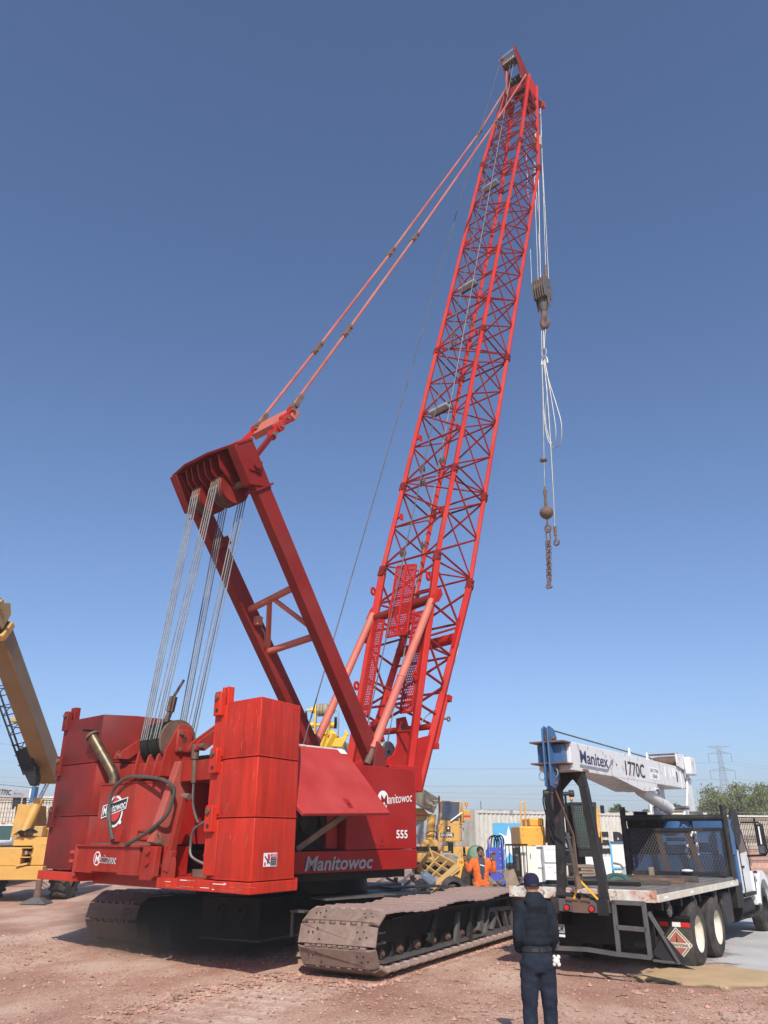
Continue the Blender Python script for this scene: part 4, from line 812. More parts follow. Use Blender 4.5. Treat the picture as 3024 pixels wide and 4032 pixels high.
def track(cl, inner):
    f0, f1 = (13.25, 20.7) if inner else (11.98, 19.45); rad = .46; zc = .50
    q = U()
    q.box2((cl - .30, f0 + .55, .17), (cl + .30, f1 - .55, .80))
    tro = q.obj('crawler_track', 'black_steel', crane, bevel=.02)
    per = []; step = .348
    Lf = f1 - f0 - 2 * rad; tot = 2 * Lf + 2 * math.pi * rad; n = round(tot / step); st = tot / n
    for i in range(n):
        d = i * st + .1
        if d < Lf: y, z, a = f0 + rad + d, zc + rad, 0.0; 
        elif d < Lf + math.pi * rad:
            t = (d - Lf) / rad; y, z, a = f1 - rad + rad * math.sin(t), zc + rad * math.cos(t), -t
        elif d < 2 * Lf + math.pi * rad: y, z, a = f1 - rad - (d - Lf - math.pi * rad), zc - rad, math.pi
        else:
            t = (d - 2 * Lf - math.pi * rad) / rad; y, z, a = f0 + rad - rad * math.sin(t), zc - rad * math.cos(t), math.pi - t
        z2 = z + (.03 * math.sin((y - f0) * 2.3) if (a == 0.0) else 0)
        M = TM @ Matrix.Translation((cl, y, z2)) @ Matrix.Rotation(a, 4, 'X')
        on_top = a == 0.0
        o = inst('track_shoe', SHW if (on_top or abs(a - math.pi) < .01) else SH, tro, M)
        if not on_top and abs(a - math.pi) > .1 and y < f0 + rad: 
            for hx, hy in HOLES: inst('bolt_hole', HOLEM, tro, M @ Matrix.Translation((hx, hy, 0)))
    s = 1 if cl > -10 else -1
    xo = cl + s * .30
    # side frame dressing on the outer face
    q = U(); q.box2((xo - .02 * s, f0 + .80, .145), (xo + .16 * s, f1 - .5, .19)); q.obj('ledge', 'mid_grey', tro)
    q = U(); q.box2((xo - .01, f0 + .75, .80), (xo + .34 * s, f1 - .45, .83)); q.obj('top_guard', 'black_steel', tro)
    for k in range(9):
        yy = f0 + .90 + .68 * k
        q = U(); q.tube((xo, yy, .28), (xo + .07 * s, yy, .28), .075, 14); q.tube((xo + .07 * s, yy, .28), (xo + .11 * s, yy, .28), .04, 10); q.obj('roller_hub', 'rusty_steel', tro)
        q = U(); q.prism([(xo, yy - .30, .19), (xo, yy - .18, .19), (xo, yy - .26, .42)], (.05 * s, 0, 0)); q.obj('rib', 'dark_grey', tro)
    for yy, h0, h1, sk, mt in ((14.6, .26, .72, .16, 'dark_grey'), (15.85, .10, .70, .03, 'mid_grey'), (16.5, .08, .72, .02, 'dark_grey'), (17.05, .22, .70, .14, 'mid_grey')):
        q = U(); q.prism([(xo + .10 * s, yy - .12, h0 + .06), (xo + .10 * s, yy + .02, h0), (xo + .10 * s, yy + .13, h0 + .12), (xo + .10 * s, yy + .06 + sk, (h0 + h1) / 2), (xo + .10 * s, yy + .12 + sk, h1 - .05), (xo + .10 * s, yy + .04 + sk, h1), (xo + .10 * s, yy - .06 + sk * .6, (h0 + h1) / 2 + .05)], (.07 * s, 0, 0)); q.obj('hanger_bracket', mt, tro, bevel=.006)
    # lattice step frame at the far end
    for a, b_ in (((17.6, .60), (18.95, .56)), ((17.6, .60), (17.35, .12)), ((17.9, .58), (18.35, .12)), ((18.95, .56), (19.1, .08)), ((18.5, .56), (18.75, .1)), ((17.35, .14), (19.1, .10)), ((18.1, .58), (17.75, .2))):
        q = U(); q.beam((xo + .12 * s, *a), (xo + .12 * s, *b_), .08, .09, (1, 0, 0)); q.obj('step_strut', 'mid_grey', tro)
    q = U(); q.prism([(xo + .05 * s, 18.7, .15), (xo + .05 * s, 19.15, .15), (xo + .05 * s, 19.28, .5), (xo + .05 * s, 19.1, .85), (xo + .05 * s, 18.85, .85)], (.05 * s, 0, 0)); q.obj('drive_cover', 'dark_grey', tro)
    q = U(); q.tube((cl - .2, f0 + rad, zc), (cl + .2, f0 + rad, zc), .36, 20); q.obj('idler_wheel', 'black_steel', tro)
    q = U(); q.tube((cl - .2, f1 - rad, zc), (cl + .2, f1 - rad, zc), .36, 20); q.obj('drive_sprocket', 'black_steel', tro)
    q = U(); q.beam((xo + .02 * s, f0 + .62, .48), (xo + .02 * s, f0 + .86, .16), .05, .06, (1, 0, 0)); q.box((xo + .0 * s, f0 + .72, .60), (.3, .35, .03)); q.box((xo, f0 + .72, .45), (.3, .35, .03)); q.obj('guard_bar', 'mid_grey', tro)
    return tro
track(-7.39, False); track(-13.75, True)
q = U(); q.box2((-12.9, 14.9, .42), (-7.8, 16.5, 1.0)); q.obj('car_body', 'black_steel', crane, bevel=.03)
q = U(); q.box2((-11.05, 13.0, .32), (-9.66, 14.9, 1.02)); cw = q.obj('car_body_weight', 'black_steel', crane, bevel=.015)
q = U(); q.box2((-11.07, 12.97, .29), (-9.64, 14.9, .325)); q.obj('edge_strip', 'mid_grey', cw)
q = U(); q.box2((-11.05, 16.5, .32), (-9.66, 18.6, 1.02)); q.obj('car_body_weight', 'black_steel', crane, bevel=.015)
for x in (-10.55, -10.05):                                           # hook shaped lifting horns on the weight's face
    q = U(); q.path(smooth([(x - .08, 12.98, .78), (x - .05, 12.96, .86), (x + .03, 12.95, .88), (x + .09, 12.95, .80), (x + .06, 12.95, .70), (x, 12.95, .60), (x - .02, 12.96, .53), (x + .04, 12.97, .49), (x + .10, 12.98, .51)], 4), .018, 6); q.obj('lifting_horn', 'dark_grey', cw)
q = C(); q.tube((0, 0, 1.0), (0, 0, 1.46), 1.25, 32); q.obj('slew_ring', 'black_steel', crane)
q = C(); q.box2((-2.0, -2.85, 1.30), (2.05, 0.8, 1.47)); q.obj('bed_frame', 'black_steel', crane)
# catwalk plates between car body and right crawler
for a, b_, w_, mt in (((-8.9, 13.8, .98), (-8.2, 15.3, 1.0), .55, 'mid_grey'), ((-8.8, 16.3, 1.05), (-8.1, 17.6, 1.05), .5, 'dark_grey'), ((-8.75, 12.75, .86), (-8.45, 12.75, .86), .2, 'mid_grey')):
    q = U(); q.beam(a, b_, w_, .03); q.obj('catwalk_plate', mt, crane)
q = U(); q.beam((-8.75, 12.75, .45), (-8.75, 12.75, .86), .05, .05); q.obj('step_post', 'mid_grey', crane)
# ---- what hangs from the boom tip: things of their own
def wp(x, v, z): return rootM @ (CM @ V(x, v, z))
VM = rootM @ CM
def Wd(): return MB(VM)
HVV = 14.15
hb = empty('hook_block', wp(-.52, HVV, 24.0)); tag(hb, 'dark multi-sheave hook block hanging below the red boom tip', 'hook block')
hbi = Matrix.Translation(-Vector(hb.location)) @ VM
def Hk(): return MB(hbi)
# block, plates and hook
for k, x in enumerate((-.84, -.72, -.60, -.48, -.36, -.24)):
    q = Hk(); q.prism([(x, HVV - .34, 25.35), (x, HVV + .34, 25.35), (x, HVV + .40, 26.0), (x, HVV + .28, 26.55), (x, HVV - .28, 26.55), (x, HVV - .40, 26.0)], (.045, 0, 0)); q.prism([(x, HVV - .12, 25.4), (x, HVV + .12, 25.4), (x, HVV + .05, 24.85), (x, HVV - .05, 24.85)], (.045, 0, 0)); q.obj('side_plate', 'mid_grey' if k % 2 else 'rusty_steel', hb, bevel=.01)
for x in (-.77, -.65, -.53, -.41, -.29): sheave(hbi, (x, HVV, 26.0), (1, 0, 0), .36, .08, 'rusty_steel', hb)
q = Hk(); q.tube((-.88, HVV, 26.0), (-.16, HVV, 26.0), .09, 10); q.tube((-.52, HVV, 25.95), (-.52, HVV, 25.05), .17, 14); q.tube((-.52, HVV, 25.1), (-.53, HVV, 24.75), .24, 12, .16); q.obj('swivel', 'mid_grey', hb)
q = Hk(); q.path(smooth([(-.53, HVV, 24.8), (-.55, HVV, 24.45), (-.66, HVV, 24.15), (-.60, HVV, 23.88), (-.46, HVV, 23.85), (-.36, HVV, 24.02), (-.36, HVV, 24.2)], 5), [.15, .14, .14, .14, .14, .14, .14, .14, .13, .13, .13, .13, .13, .12, .12, .12, .12, .12, .12, .11, .11, .1, .1, .1, .09, .09, .08, .08, .07, .06, .05], 10); q.obj('hook', 'rusty_steel', hb)
q = Hk(); q.tube((-.28, HVV + .1, 26.55), (-.28, HVV + .1, 27.0), .09, 8); q.tube((-.28, HVV + .1, 27.0), (-.28, HVV + .1, 27.35), .05, 8); q.obj('rope_socket', 'rusty_steel', hb)
# fall lines
for x0, x1, dy in ((-.40, -.86, -.3), (-.15, -.69, .3), (.05, -.51, -.3), (.30, -.28, .3), (.42, -.25, .1)):
    q = Wd(); q.tube((x0, HVV + dy * .6 - .05, 37.2), (x1, HVV + dy, 26.35 if x1 != -.25 else 27.3), .013, 6); o = q.obj('hoist_rope', 'rope', crane); o.matrix_parent_inverse = rootM.inverted()
# sling with two shackles, one long leg with hook, loops
sl_ = empty('rope_sling', wp(-.72, HVV, 22.3)); tag(sl_, 'steel wire rope sling looped below the hook block', 'sling')
Si = Matrix.Translation(-Vector(sl_.location)) @ VM
def Sg(): return MB(Si)
q = Sg(); q.path(smooth([(-.62, HVV, 23.9), (-.66, HVV, 23.5), (-.71, HVV, 22.75)], 4), .03, 6); q.path(smooth([(-.48, HVV, 23.9), (-.58, HVV, 23.5), (-.69, HVV, 22.75)], 4), .03, 6); q.obj('upper_strop', 'rope', sl_)
q = Sg(); q.path(smooth([(-.72, HVV, 22.75), (-.82, HVV, 22.65), (-.84, HVV, 22.45), (-.74, HVV, 22.28), (-.62, HVV, 22.42), (-.62, HVV, 22.65), (-.72, HVV, 22.75)], 4), .035, 8); q.obj('master_link', 'galv', sl_)
for dx in (-.14, .14):
    q = Sg(); q.path(smooth([(-.74 + dx * .5, HVV, 22.28), (-.74 + dx, HVV, 22.15), (-.76 + dx, HVV, 21.95), (-.72 + dx, HVV, 21.9), (-.70 + dx * .7, HVV, 22.1)], 4), .04, 6); q.obj('shackle', 'galv', sl_)
q = Sg(); q.path(smooth([(-.90, HVV, 21.9), (-.96, HVV, 20.5), (-1.02, HVV, 19.3), (-.96, HVV, 18.2), (-.70, HVV, 17.6), (-.35, HVV, 17.75), (-.22, HVV, 18.6), (-.40, HVV, 19.8), (-.66, HVV, 21.2), (-.72, HVV, 22.2)]), .022, 6); q.obj('sling_leg', 'rope', sl_)
q = Sg(); q.path(smooth([(-.80, HVV, 22.1), (-.76, HVV, 20.4), (-.95, HVV, 19.6), (-.95, HVV, 18.6), (-.75, HVV, 17.8), (-.52, HVV, 18.3), (-.58, HVV, 20.0), (-.72, HVV, 22.1)]), .022, 6); q.obj('sling_leg', 'rope', sl_)
q = Sg(); q.path(smooth([(-.76, HVV, 22.1), (-.78, HVV, 19.5), (-.84, HVV, 17.5), (-.92, HVV, 15.5), (-1.0, HVV, 13.95)]), .028, 6); q.obj('sling_leg', 'rope', sl_)
q = Sg(); q.tube((-1.0, HVV, 14.0), (-1.0, HVV, 13.6), .07, 8); q.path(smooth([(-1.0, HVV, 13.6), (-1.0, HVV, 13.45), (-1.09, HVV, 13.3), (-1.02, HVV, 13.18), (-.90, HVV, 13.22), (-.88, HVV, 13.36)], 4), .045, 8); q.obj('sling_hook', 'rusty_steel', sl_)
# overhaul ball on the single line
ob = empty('overhaul_ball', wp(-1.33, HVV, 14.72)); tag(ob, 'rusty round overhaul ball with hook on single line', 'overhaul ball')
Bi = Matrix.Translation(-Vector(ob.location)) @ VM
def Bg(): return MB(Bi)
q = Bg(); q.sphere((-1.33, HVV, 14.72), .29, 24, 16, (1, 1, .95)); q.obj('ball', 'rusty_steel', ob)
q = Bg(); q.tube((-1.33, HVV, 14.95), (-1.32, HVV, 15.3), .07, 10); q.tube((-1.32, HVV, 15.25), (-1.31, HVV, 15.75), .05, 8, .09); q.tube((-1.31, HVV, 15.6), (-1.31, HVV, 15.95), .06, 8, .03); q.obj('swivel_socket', 'rusty_steel', ob)
q = Bg(); q.path(smooth([(-1.33, HVV, 14.45), (-1.34, HVV, 14.2), (-1.45, HVV, 14.05), (-1.40, HVV, 13.87), (-1.25, HVV, 13.87), (-1.20, HVV, 14.02), (-1.27, HVV, 14.12)], 4), .045, 8); q.obj('hook', 'rusty_steel', ob)
q = Wd(); q.tube((.30, HVV - .1, 38.2), (.02, HVV, 34.4), .016, 6); q.tube((.02, HVV, 34.4), (-1.31, HVV, 15.9), .020, 6); o = q.obj('hoist_rope', 'rope', crane); o.matrix_parent_inverse = rootM.inverted()
q = Wd(); q.tube((.18, HVV - .1, 35.2), (.16, HVV - .1, 34.6), .16, 12); o = q.obj('anti_two_block_weight', 'beige', crane); o.matrix_parent_inverse = rootM.inverted()
q = Wd(); q.tube((.0, HVV, 35.7), (-.02, HVV, 35.2), .16, 12); o = q.obj('anti_two_block_weight', 'beige', crane); o.matrix_parent_inverse = rootM.inverted()
q = Bg(); q.tube((-1.25, HVV, 17.15), (-1.25, HVV, 17.22), .16, 14); q.obj('rope_disc', 'rusty_steel', ob)
# chain sling on the ball's hook
ch = empty('chain_sling', wp(-1.4, HVV, 13.9)); tag(ch, 'bundle of rusty chain legs hanging from the overhaul ball hook', 'chain')
Ci = Matrix.Translation(-Vector(ch.location)) @ VM
lk_ = []
q = MB(Ci); q.path(smooth([(-1.33, HVV, 14.0), (-1.43, HVV, 13.85), (-1.42, HVV, 13.5), (-1.34, HVV, 13.4), (-1.26, HVV, 13.5), (-1.26, HVV, 13.85), (-1.33, HVV, 14.0)], 4), .03, 6); q.obj('master_link', 'rusty_steel', ch)
def link(mb, c, rx, r=.018):
    P = []
    for k in range(11):
        a = 2 * math.pi * k / 10; y = .055 * math.cos(a); z = .085 * math.sin(a)
        P.append(Vector(c) + V(math.cos(rx) * y, math.sin(rx) * y, z))
    mb.path(P, r, 5, False)
for lx in (-.07, .0, .07):
    q = MB(Ci)
    for k in range(14): link(q, (-1.37 + lx - .008 * k + random.uniform(-.015, .015), HVV + random.uniform(-.03, .03), 13.38 - .122 * k), 1.57 * (k % 2) + lx * 5)
    q.obj('chain_leg', 'rusty_steel', ch)
for lx in (-.07, .05):
    q = MB(Ci); q.path(smooth([(-1.48 + lx, HVV, 11.72), (-1.50 + lx, HVV, 11.6), (-1.56 + lx, HVV, 11.5), (-1.50 + lx, HVV, 11.42), (-1.42 + lx, HVV, 11.5)], 4), .035, 6); q.obj('grab_hook', 'rusty_steel', ch)
# ================================================================ boom truck on the right
KH = R(34.9)
truck = empty('boom_truck', (3.210, 14.075, 0.0), -KH)
tag(truck, 'flatbed truck with white telescopic crane boom folded back over its deck', 'boom truck')
def K(): return MB()
def kp(name, q, mt, parent=None, **kw): return q.obj(name, mt, parent if parent is not None else truck, **kw)
# chassis
for x in (-.43, .43): q = K(); q.box2((x - .05, .1, .72), (x + .05, 10.2, .98)); kp('chassis_rail', q, 'black_steel')
for yy in (.6, 1.7, 2.9, 4.1, 5.2):
    q = K(); q.box2((-1.15, yy - .05, .98), (1.15, yy + .05, 1.12)); kp('cross_member', q, 'black_steel')
# deck
q = K(); q.box2((-1.22, .06, 1.17), (1.22, 5.62, 1.275)); deck = kp('deck', q, 'deck_wood', bevel=.008)
for k in range(9):
    x = -1.08 + .27 * k; q = K(); q.box2((x - .004, .10, 1.2755), (x + .004, 5.6, 1.2775)); q.obj('plank_seam', 'ink', deck, False)
q = K(); q.box2((-1.25, -.06, 1.13), (1.25, .06, 1.30)); kp('rear_rail', q, 'flaked', bevel=.01)
for sx in (-1, 1):
    q = K(); q.box2((1.22 * sx, .06, 1.13), (1.27 * sx, 5.62, 1.24)); kp('side_rail', q, 'cream_rail', bevel=.006)
    q = K(); q.box2((1.215 * sx, .06, 1.242), (1.255 * sx, 5.62, 1.30)); kp('rub_rail', q, 'deck_wood')
for yy in (.35, 1.9, 4.9):
    q = K(); q.box2((1.271, yy, 1.165), (1.275, yy + .2, 1.205)); kp('reflector', q, 'letter_white', None, smooth=False)
for yy in (.95, 2.5, 4.0):                                            # strap winches under the right rail
    q = K(); q.prism([(1.10, yy - .06, 1.13), (1.10, yy + .1, 1.13), (1.10, yy + .08, .9), (1.10, yy - .04, .93)], (.04, 0, 0)); wn = kp('strap_winch', q, 'mid_grey')
    q = K()
    for j in range(10):
        a = 2 * math.pi * j / 10; q.box((1.16, yy - .04 + .085 * math.cos(a), .97 + .085 * math.sin(a)), (.03, .03, .03))
    q.lathe([(.04, -.02), (.075, -.02), (.075, .02), (.04, .02), (.04, -.02)], (1.16, yy - .04, .97), (1, 0, 0), 14); q.obj('ratchet', 'mid_grey', wn)
# rear boom rest
for (a, b_, c_) in (((-.28, -.05, 1.15), (-.20, -.05, 2.85), (-.16, -.05, 3.10)), ((.47, -.05, 1.05), (.27, -.05, 2.85), (.22, -.05, 3.10))):
    q = K(); q.beam(a, b_, .14, .12, (0, 1, 0)); q.beam(b_, c_, .14, .12, (0, 1, 0)); kp('boom_rest_post', q, 'dark_grey', bevel=.006)
q = K(); q.prism([(-.22, -.08, 2.72), (.06, -.08, 2.98), (.10, -.08, 2.98), (.27, -.08, 2.76), (.29, -.08, 3.14), (-.20, -.08, 3.14)], (0, .05, 0)); kp('boom_rest_gusset', q, 'black_steel')
q = K(); q.box2((-.25, -.12, 3.10), (.33, .10, 3.145)); kp('boom_rest_saddle', q, 'rusty_steel')
# rear bumper box with lamps
q = K(); q.box2((-.40, -.20, .96), (.53, .02, 1.145)); bm_ = kp('bumper_box', q, 'mid_grey', bevel=.008)
for x0, x1 in ((-.42, -.29), (.37, .54)):
    q = K(); q.box2((x0, -.225, .93), (x1, -.19, 1.17)); q.obj('bumper_plate', 'dark_grey', bm_, bevel=.006)
q = K(); q.box2((-.06, -.215, .955), (.22, -.195, 1.12)); q.obj('rust_plate', 'rusty_steel', bm_)
for x in (-.15, .27):
    q = K(); q.tube((x, -.20, 1.02), (x, -.225, 1.02), .042, 16); la_ = q.obj('tail_lamp', 'red_lamp', bm_)
    q = K(); q.lathe([(.040, 0), (.052, 0), (.052, .02), (.040, .02)], (x, -.225, 1.02), (0, 1, 0), 16); q.obj('lamp_ring', 'black_steel', la_)
q = K(); q.tube((-.35, -.12, 1.20), (.42, -.12, 1.18), .045, 10); q.obj('bumper_pipe', 'dark_grey', bm_)
q = K(); q.tube((-.15, -.20, 1.145), (.05, -.20, 1.14), .035, 8); q.tube((.1, -.20, 1.14), (.25, -.20, 1.135), .035, 8); q.obj('hinge_barrel', 'rusty_steel', bm_)
# underride frame and step ladder
pts = [(-1.05, -.1, .50), (-.42, -.1, .415), (.1, -.1, .43), (.55, -.1, .40), (1.10, -.1, .39)]
q = K()
for a, b_ in zip(pts[:-1], pts[1:]): q.beam(a, b_, .06, .06, (0, 0, 1))
ur = kp('underride_bar', q, 'mid_grey')
q = K(); q.beam((-.44, -.1, .40), (-.43, -.1, .98), .10, .06, (0, 1, 0)); q.obj('underride_post', 'mid_grey', ur)
q = K()
for a, b_ in (((.60, -.1, .42), (.60, -.1, 1.14)), ((1.085, -.1, .38), (1.075, -.1, 1.14)), ((.57, -.1, 1.12), (1.10, -.1, 1.12)), ((.60, -.1, .77), (1.08, -.1, .76))): q.beam(a, b_, .065, .05, (0, 1, 0))
kp('step_frame', q, 'mid_grey', bevel=.004)
q = K(); q.prism([(1.12, -.04, .47), (1.30, -.04, .70), (1.62, -.04, .34), (1.30, -.04, .34), (1.12, -.04, .42)], (0, .05, 0)); kp('corner_gusset', q, 'dark_grey')
q = K(); q.beam((1.28, -.06, .72), (1.50, -.06, .33), .03, .05, (0, 1, 0)); q.beam((1.12, -.05, 1.0), (1.3, -.05, .70), .05, .05, (0, 1, 0)); q.box2((1.1, -.05, .33), (1.5, .1, .36)); kp('gusset_edge', q, 'mid_grey')
# licence plate
q = K(); q.box2((-.60, .02, .62), (-.32, .03, .75)); pl = kp('licence_plate', q, 'grey_letter'); q = K(); q.box2((-.60, .018, .565), (-.32, .03, .60)); q.obj('plate_strip', 'letter_white', pl)
text('2   9-CM', 'lettering', 'ink', pl, (-.58, .019, .65), (1, 0, 0), (0, 0, 1), .24, .075, bold=.01, depth=.003)
# things seen in the dark under the deck
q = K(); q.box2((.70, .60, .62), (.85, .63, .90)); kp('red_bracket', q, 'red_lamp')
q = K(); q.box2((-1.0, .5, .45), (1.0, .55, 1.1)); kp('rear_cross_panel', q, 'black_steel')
# wheels
def wheel(parent, c, sx, r=.512, wd=.27, dual=True, rimm='white_rim'):
    q = K(); x0 = c[0]; prof = []
    xs_ = (0, -.30) if dual else (0,)
    wo = empty('wheel'); wo.parent = parent
    for dx in xs_:
        cx = x0 + dx * sx
        q = K(); q.lathe([(r * .56, -wd / 2), (r * .66, -wd / 2 - .005), (r * .90, -wd / 2 + .005), (r * .98, -wd / 2 + .045), (r, -wd / 2 + .07)] +
                         [z for k in range(5) for z in ((r, -wd * .28 + k * wd * .115), (r - .012, -wd * .28 + k * wd * .115 + .003), (r - .012, -wd * .28 + k * wd * .115 + .010), (r, -wd * .28 + k * wd * .115 + .013))] +
                         [(r, wd / 2 - .07), (r * .98, wd / 2 - .045), (r * .90, wd / 2 - .005), (r * .66, wd / 2 + .005), (r * .56, wd / 2)], (cx, c[1], c[2]), (1, 0, 0), 44); q.obj('tyre', 'rubber', wo)
        q = K(); k = sx
        if dx == 0: q.lathe([(r * .575, wd / 2 * k), (r * .60, (wd / 2 - .005) * k), (r * .60, (wd / 2 - .02) * k), (r * .56, (wd / 2 - .03) * k), (r * .53, (-.01) * k), (r * .45, (-.03) * k), (r * .2, (-.03) * k), (r * .2, (.05) * k), (0.001, .05 * k)], (cx, c[1], c[2]), (1, 0, 0), 32)
        else: q.lathe([(r * .56, -wd / 2), (r * .56, wd / 2)], (cx, c[1], c[2]), (1, 0, 0), 24)
        q.obj('rim', rimm, wo)
    q = K()
    for j in range(10):
        a = 2 * math.pi * j / 10; q.tube((x0 - .03 * sx, c[1] + .17 * math.cos(a), c[2] + .17 * math.sin(a)), (x0 + .005 * sx, c[1] + .17 * math.cos(a), c[2] + .17 * math.sin(a)), .018, 6)
    q.obj('wheel_nuts', rimm, wo)
    return wo
mat('white_rim', (0.70, 0.66, 0.56), 0.55, var=0.08, scale=4, dirt=(0.40, 0.30, 0.22), damt=0.5, dscale=5)
for yy in (2.28, 3.62):
    for sx in (-1, 1): wheel(truck, (1.09 * sx, yy, .512), sx)
for sx in (-1, 1): wheel(truck, (1.02 * sx, 8.55, .50), sx, .50, .27, False, 'dark_grey')  # dark rim colour stands in for the shade around the cab
q = K(); q.tube((-1.0, 2.28, .51), (1.0, 2.28, .51), .09, 10); q.tube((-1.0, 3.62, .51), (1.0, 3.62, .51), .09, 10); kp('axle', q, 'black_steel')
q = K(); q.sphere((0, 2.28, .52), .22); q.sphere((0, 3.62, .52), .22); kp('differential', q, 'black_steel')
# mudflap with the maker's diamond
for sx in (1, -1):
    q = K(); x0, x1 = (.70, 1.28) if sx > 0 else (-1.28, -.70)
    q.box2((x0, 1.60, .10), (x1, 1.615, .80)); mf = kp('mudflap', q, 'rubber')
    q = K(); q.tube((x0 + .05, 1.61, .80), (x1, 1.61, .79), .045, 12); q.obj('flap_bracket', 'black_steel', mf)
    if sx > 0:
        for a, b_, mt in ((.97, 1.11, 'letter_white'), (1.11, 1.26, 'red_tape'), (.76, .90, 'red_tape')):
            q = K(); q.box2((a, 1.592, .665), (b_, 1.598, .735)); q.obj('reflective_tape', mt, mf, False)
        c0 = Vector((1.02, 1.596, .40))
        def dia(s, yy): return [c0 + V(-s, yy, 0), c0 + V(0, yy, -s * 1.05), c0 + V(s, yy, 0), c0 + V(0, yy, s * 1.05)]
        for s, yy, mt in ((.25, 0, 'cream_rail'), (.225, -.004, 'ink'), (.21, -.008, 'cream_rail'), (.185, -.012, 'pendant_pink')):
            q = K(); q.prism(dia(s, yy), (0, -.003, 0)); q.obj('diamond_print', mt, mf, False)
        q = K(); q.prism([c0 + V(-.21, -.016, -.045), c0 + V(.21, -.016, -.045), c0 + V(.21, -.016, .03), c0 + V(-.21, -.016, .03)], (0, -.002, 0)); q.obj('name_band', 'cream_rail', mf, False)
        text('INTERNATIONAL', 'lettering', 'ink', mf, c0 + V(-.185, -.02, -.03), (1, 0, 0), (0, 0, 1), .37, .045, bold=.01, depth=.002)
        q = K(); q.prism([c0 + V(-.012, -.016, .03), c0 + V(.012, -.016, .03), c0 + V(0, -.016, .17)], (0, -.002, 0)); q.obj('diamond_print', 'ink', mf, False)
# headboard with expanded mesh
for x in (-.95, 1.25): q = K(); q.tube((x, 5.35, 1.27), (x, 5.35, 2.70), .065, 12); kp('headboard_post', q, 'dark_grey')
q = K(); q.tube((-.95, 5.35, 2.46), (1.25, 5.35, 2.45), .065, 12); kp('headboard_pipe', q, 'dark_grey')
q = K(); q.box2((-.90, 5.32, 2.18), (1.20, 5.38, 2.25)); q.box2((-.90, 5.32, 1.30), (1.20, 5.38, 1.375)); q.box2((1.13, 5.32, 1.37), (1.20, 5.38, 2.18)); q.box2((-.90, 5.32, 1.37), (-.84, 5.38, 2.18)); kp('headboard_frame', q, 'dark_grey')
for xa, xb in ((-.22, -.10), (.40, .62)):
    q = K(); q.beam((xa, 5.40, 2.2), (xb, 5.40, 1.35), .10, .06, (0, 1, 0)); kp('headboard_brace', q, 'rusty_steel')
q = K(); cw_, ch2 = .062, .11; x0, x1, z0, z1 = -.86, 1.16, 1.37, 2.19
nxm = int((x1 - x0) / cw_); 
def clipseg(xa, za, xb, zb):
    pts_ = []
    for t in (0, 1):
        pass
    t0, t1 = 0.0, 1.0; dx_, dz_ = xb - xa, zb - za
    for p_, q_ in ((-dx_, xa - x0), (dx_, x1 - xa), (-dz_, za - z0), (dz_, z1 - za)):
        if abs(p_) < 1e-9:
            if q_ < 0: return None
        else:
            r_ = q_ / p_
            if p_ < 0: t0 = max(t0, r_)
            else: t1 = min(t1, r_)
    return None if t0 >= t1 else (xa + dx_ * t0, za + dz_ * t0, xa + dx_ * t1, za + dz_ * t1)
Hh = z1 - z0; run = Hh * cw_ / ch2
k = -int(run / cw_) - 1
while x0 + k * cw_ < x1:
    for sgn in (1, -1):
        xa = x0 + k * cw_ if sgn > 0 else x0 + k * cw_ + run
        r_ = clipseg(xa, z0, xa + sgn * run, z1)
        if r_: q.beam((r_[0], 5.35 + .004 * sgn, r_[1]), (r_[2], 5.35 + .004 * sgn, r_[3]), .011, .007, (0, 1, 0))
    k += 1
kp('expanded_mesh', q, 'mid_grey', smooth=False)
q = K(); q.sphere((.35, 5.25, 1.40), .09, 10, 6, (1.4, .6, .35)); kp('rag', q, 'white')
# blue crane body behind the headboard
q = K(); q.box2((-.95, 5.75, 1.15), (1.15, 6.15, 1.70)); kp('blue_body', q, 'blue', bevel=.02)
q = K(); q.box2((-1.0, 5.6, .70), (1.2, 6.2, 1.15)); kp('subframe', q, 'black_steel')
q = K(); q.prism([(-.20, 5.8, 2.40), (.10, 5.8, 2.40), (.30, 5.8, 2.30), (.30, 5.8, 2.25), (-.28, 5.8, 2.25), (-.28, 5.8, 2.32)], (0, .5, 0)); kp('turntable_shroud', q, 'blue', bevel=.01)
q = K(); q.box2((-.30, 5.9, 1.70), (.28, 6.6, 2.28)); kp('crane_column', q, 'blue', bevel=.02)
q = K(); q.box2((-.02, 5.79, 2.30), (.06, 5.798, 2.38)); kp('caution_label', q, 'yellow_bright')
q = K(); q.box2((.42, 5.9, 1.7), (1.18, 6.3, 2.42)); kp('blue_locker', q, 'blue', bevel=.015)
q = K(); q.box2((.30, 6.0, 2.0), (.55, 6.5, 2.6)); kp('grey_column', q, 'mid_grey')
q = K(); q.tube((-.62, 5.6, 2.28), (-.62, 5.6, 2.6), .16, 14); q.box2((-.95, 5.55, 2.25), (-.2, 6.3, 2.50)); kp('hydraulic_block', q, 'black_steel', bevel=.03)
q = K(); q.box2((-.93, 5.42, 1.4), (-.85, 5.5, 1.69)); kp('marker_board', q, 'white'); q = K(); q.box2((-.94, 5.41, 1.60), (-.84, 5.415, 1.68)); kp('marker_red', q, 'red_tape')
q = K(); q.box((.30, 5.72, 1.66), (.07, .02, .07), Matrix.Rotation(.6, 3, 'Y')); kp('caution_label', q, 'yellow_bright')
q = K(); q.tube((.42, 5.9, 2.2), (.25, 5.7, 1.75), .03, 8); q.tube((.5, 5.75, 2.2), (.5, 5.75, 1.7), .03, 8); kp('control_lever', q, 'white')
q = K(); q.box2((-.15, 5.7, 1.72), (.28, 5.76, 2.05)); kp('operator_seat_back', q, 'blue', bevel=.05)
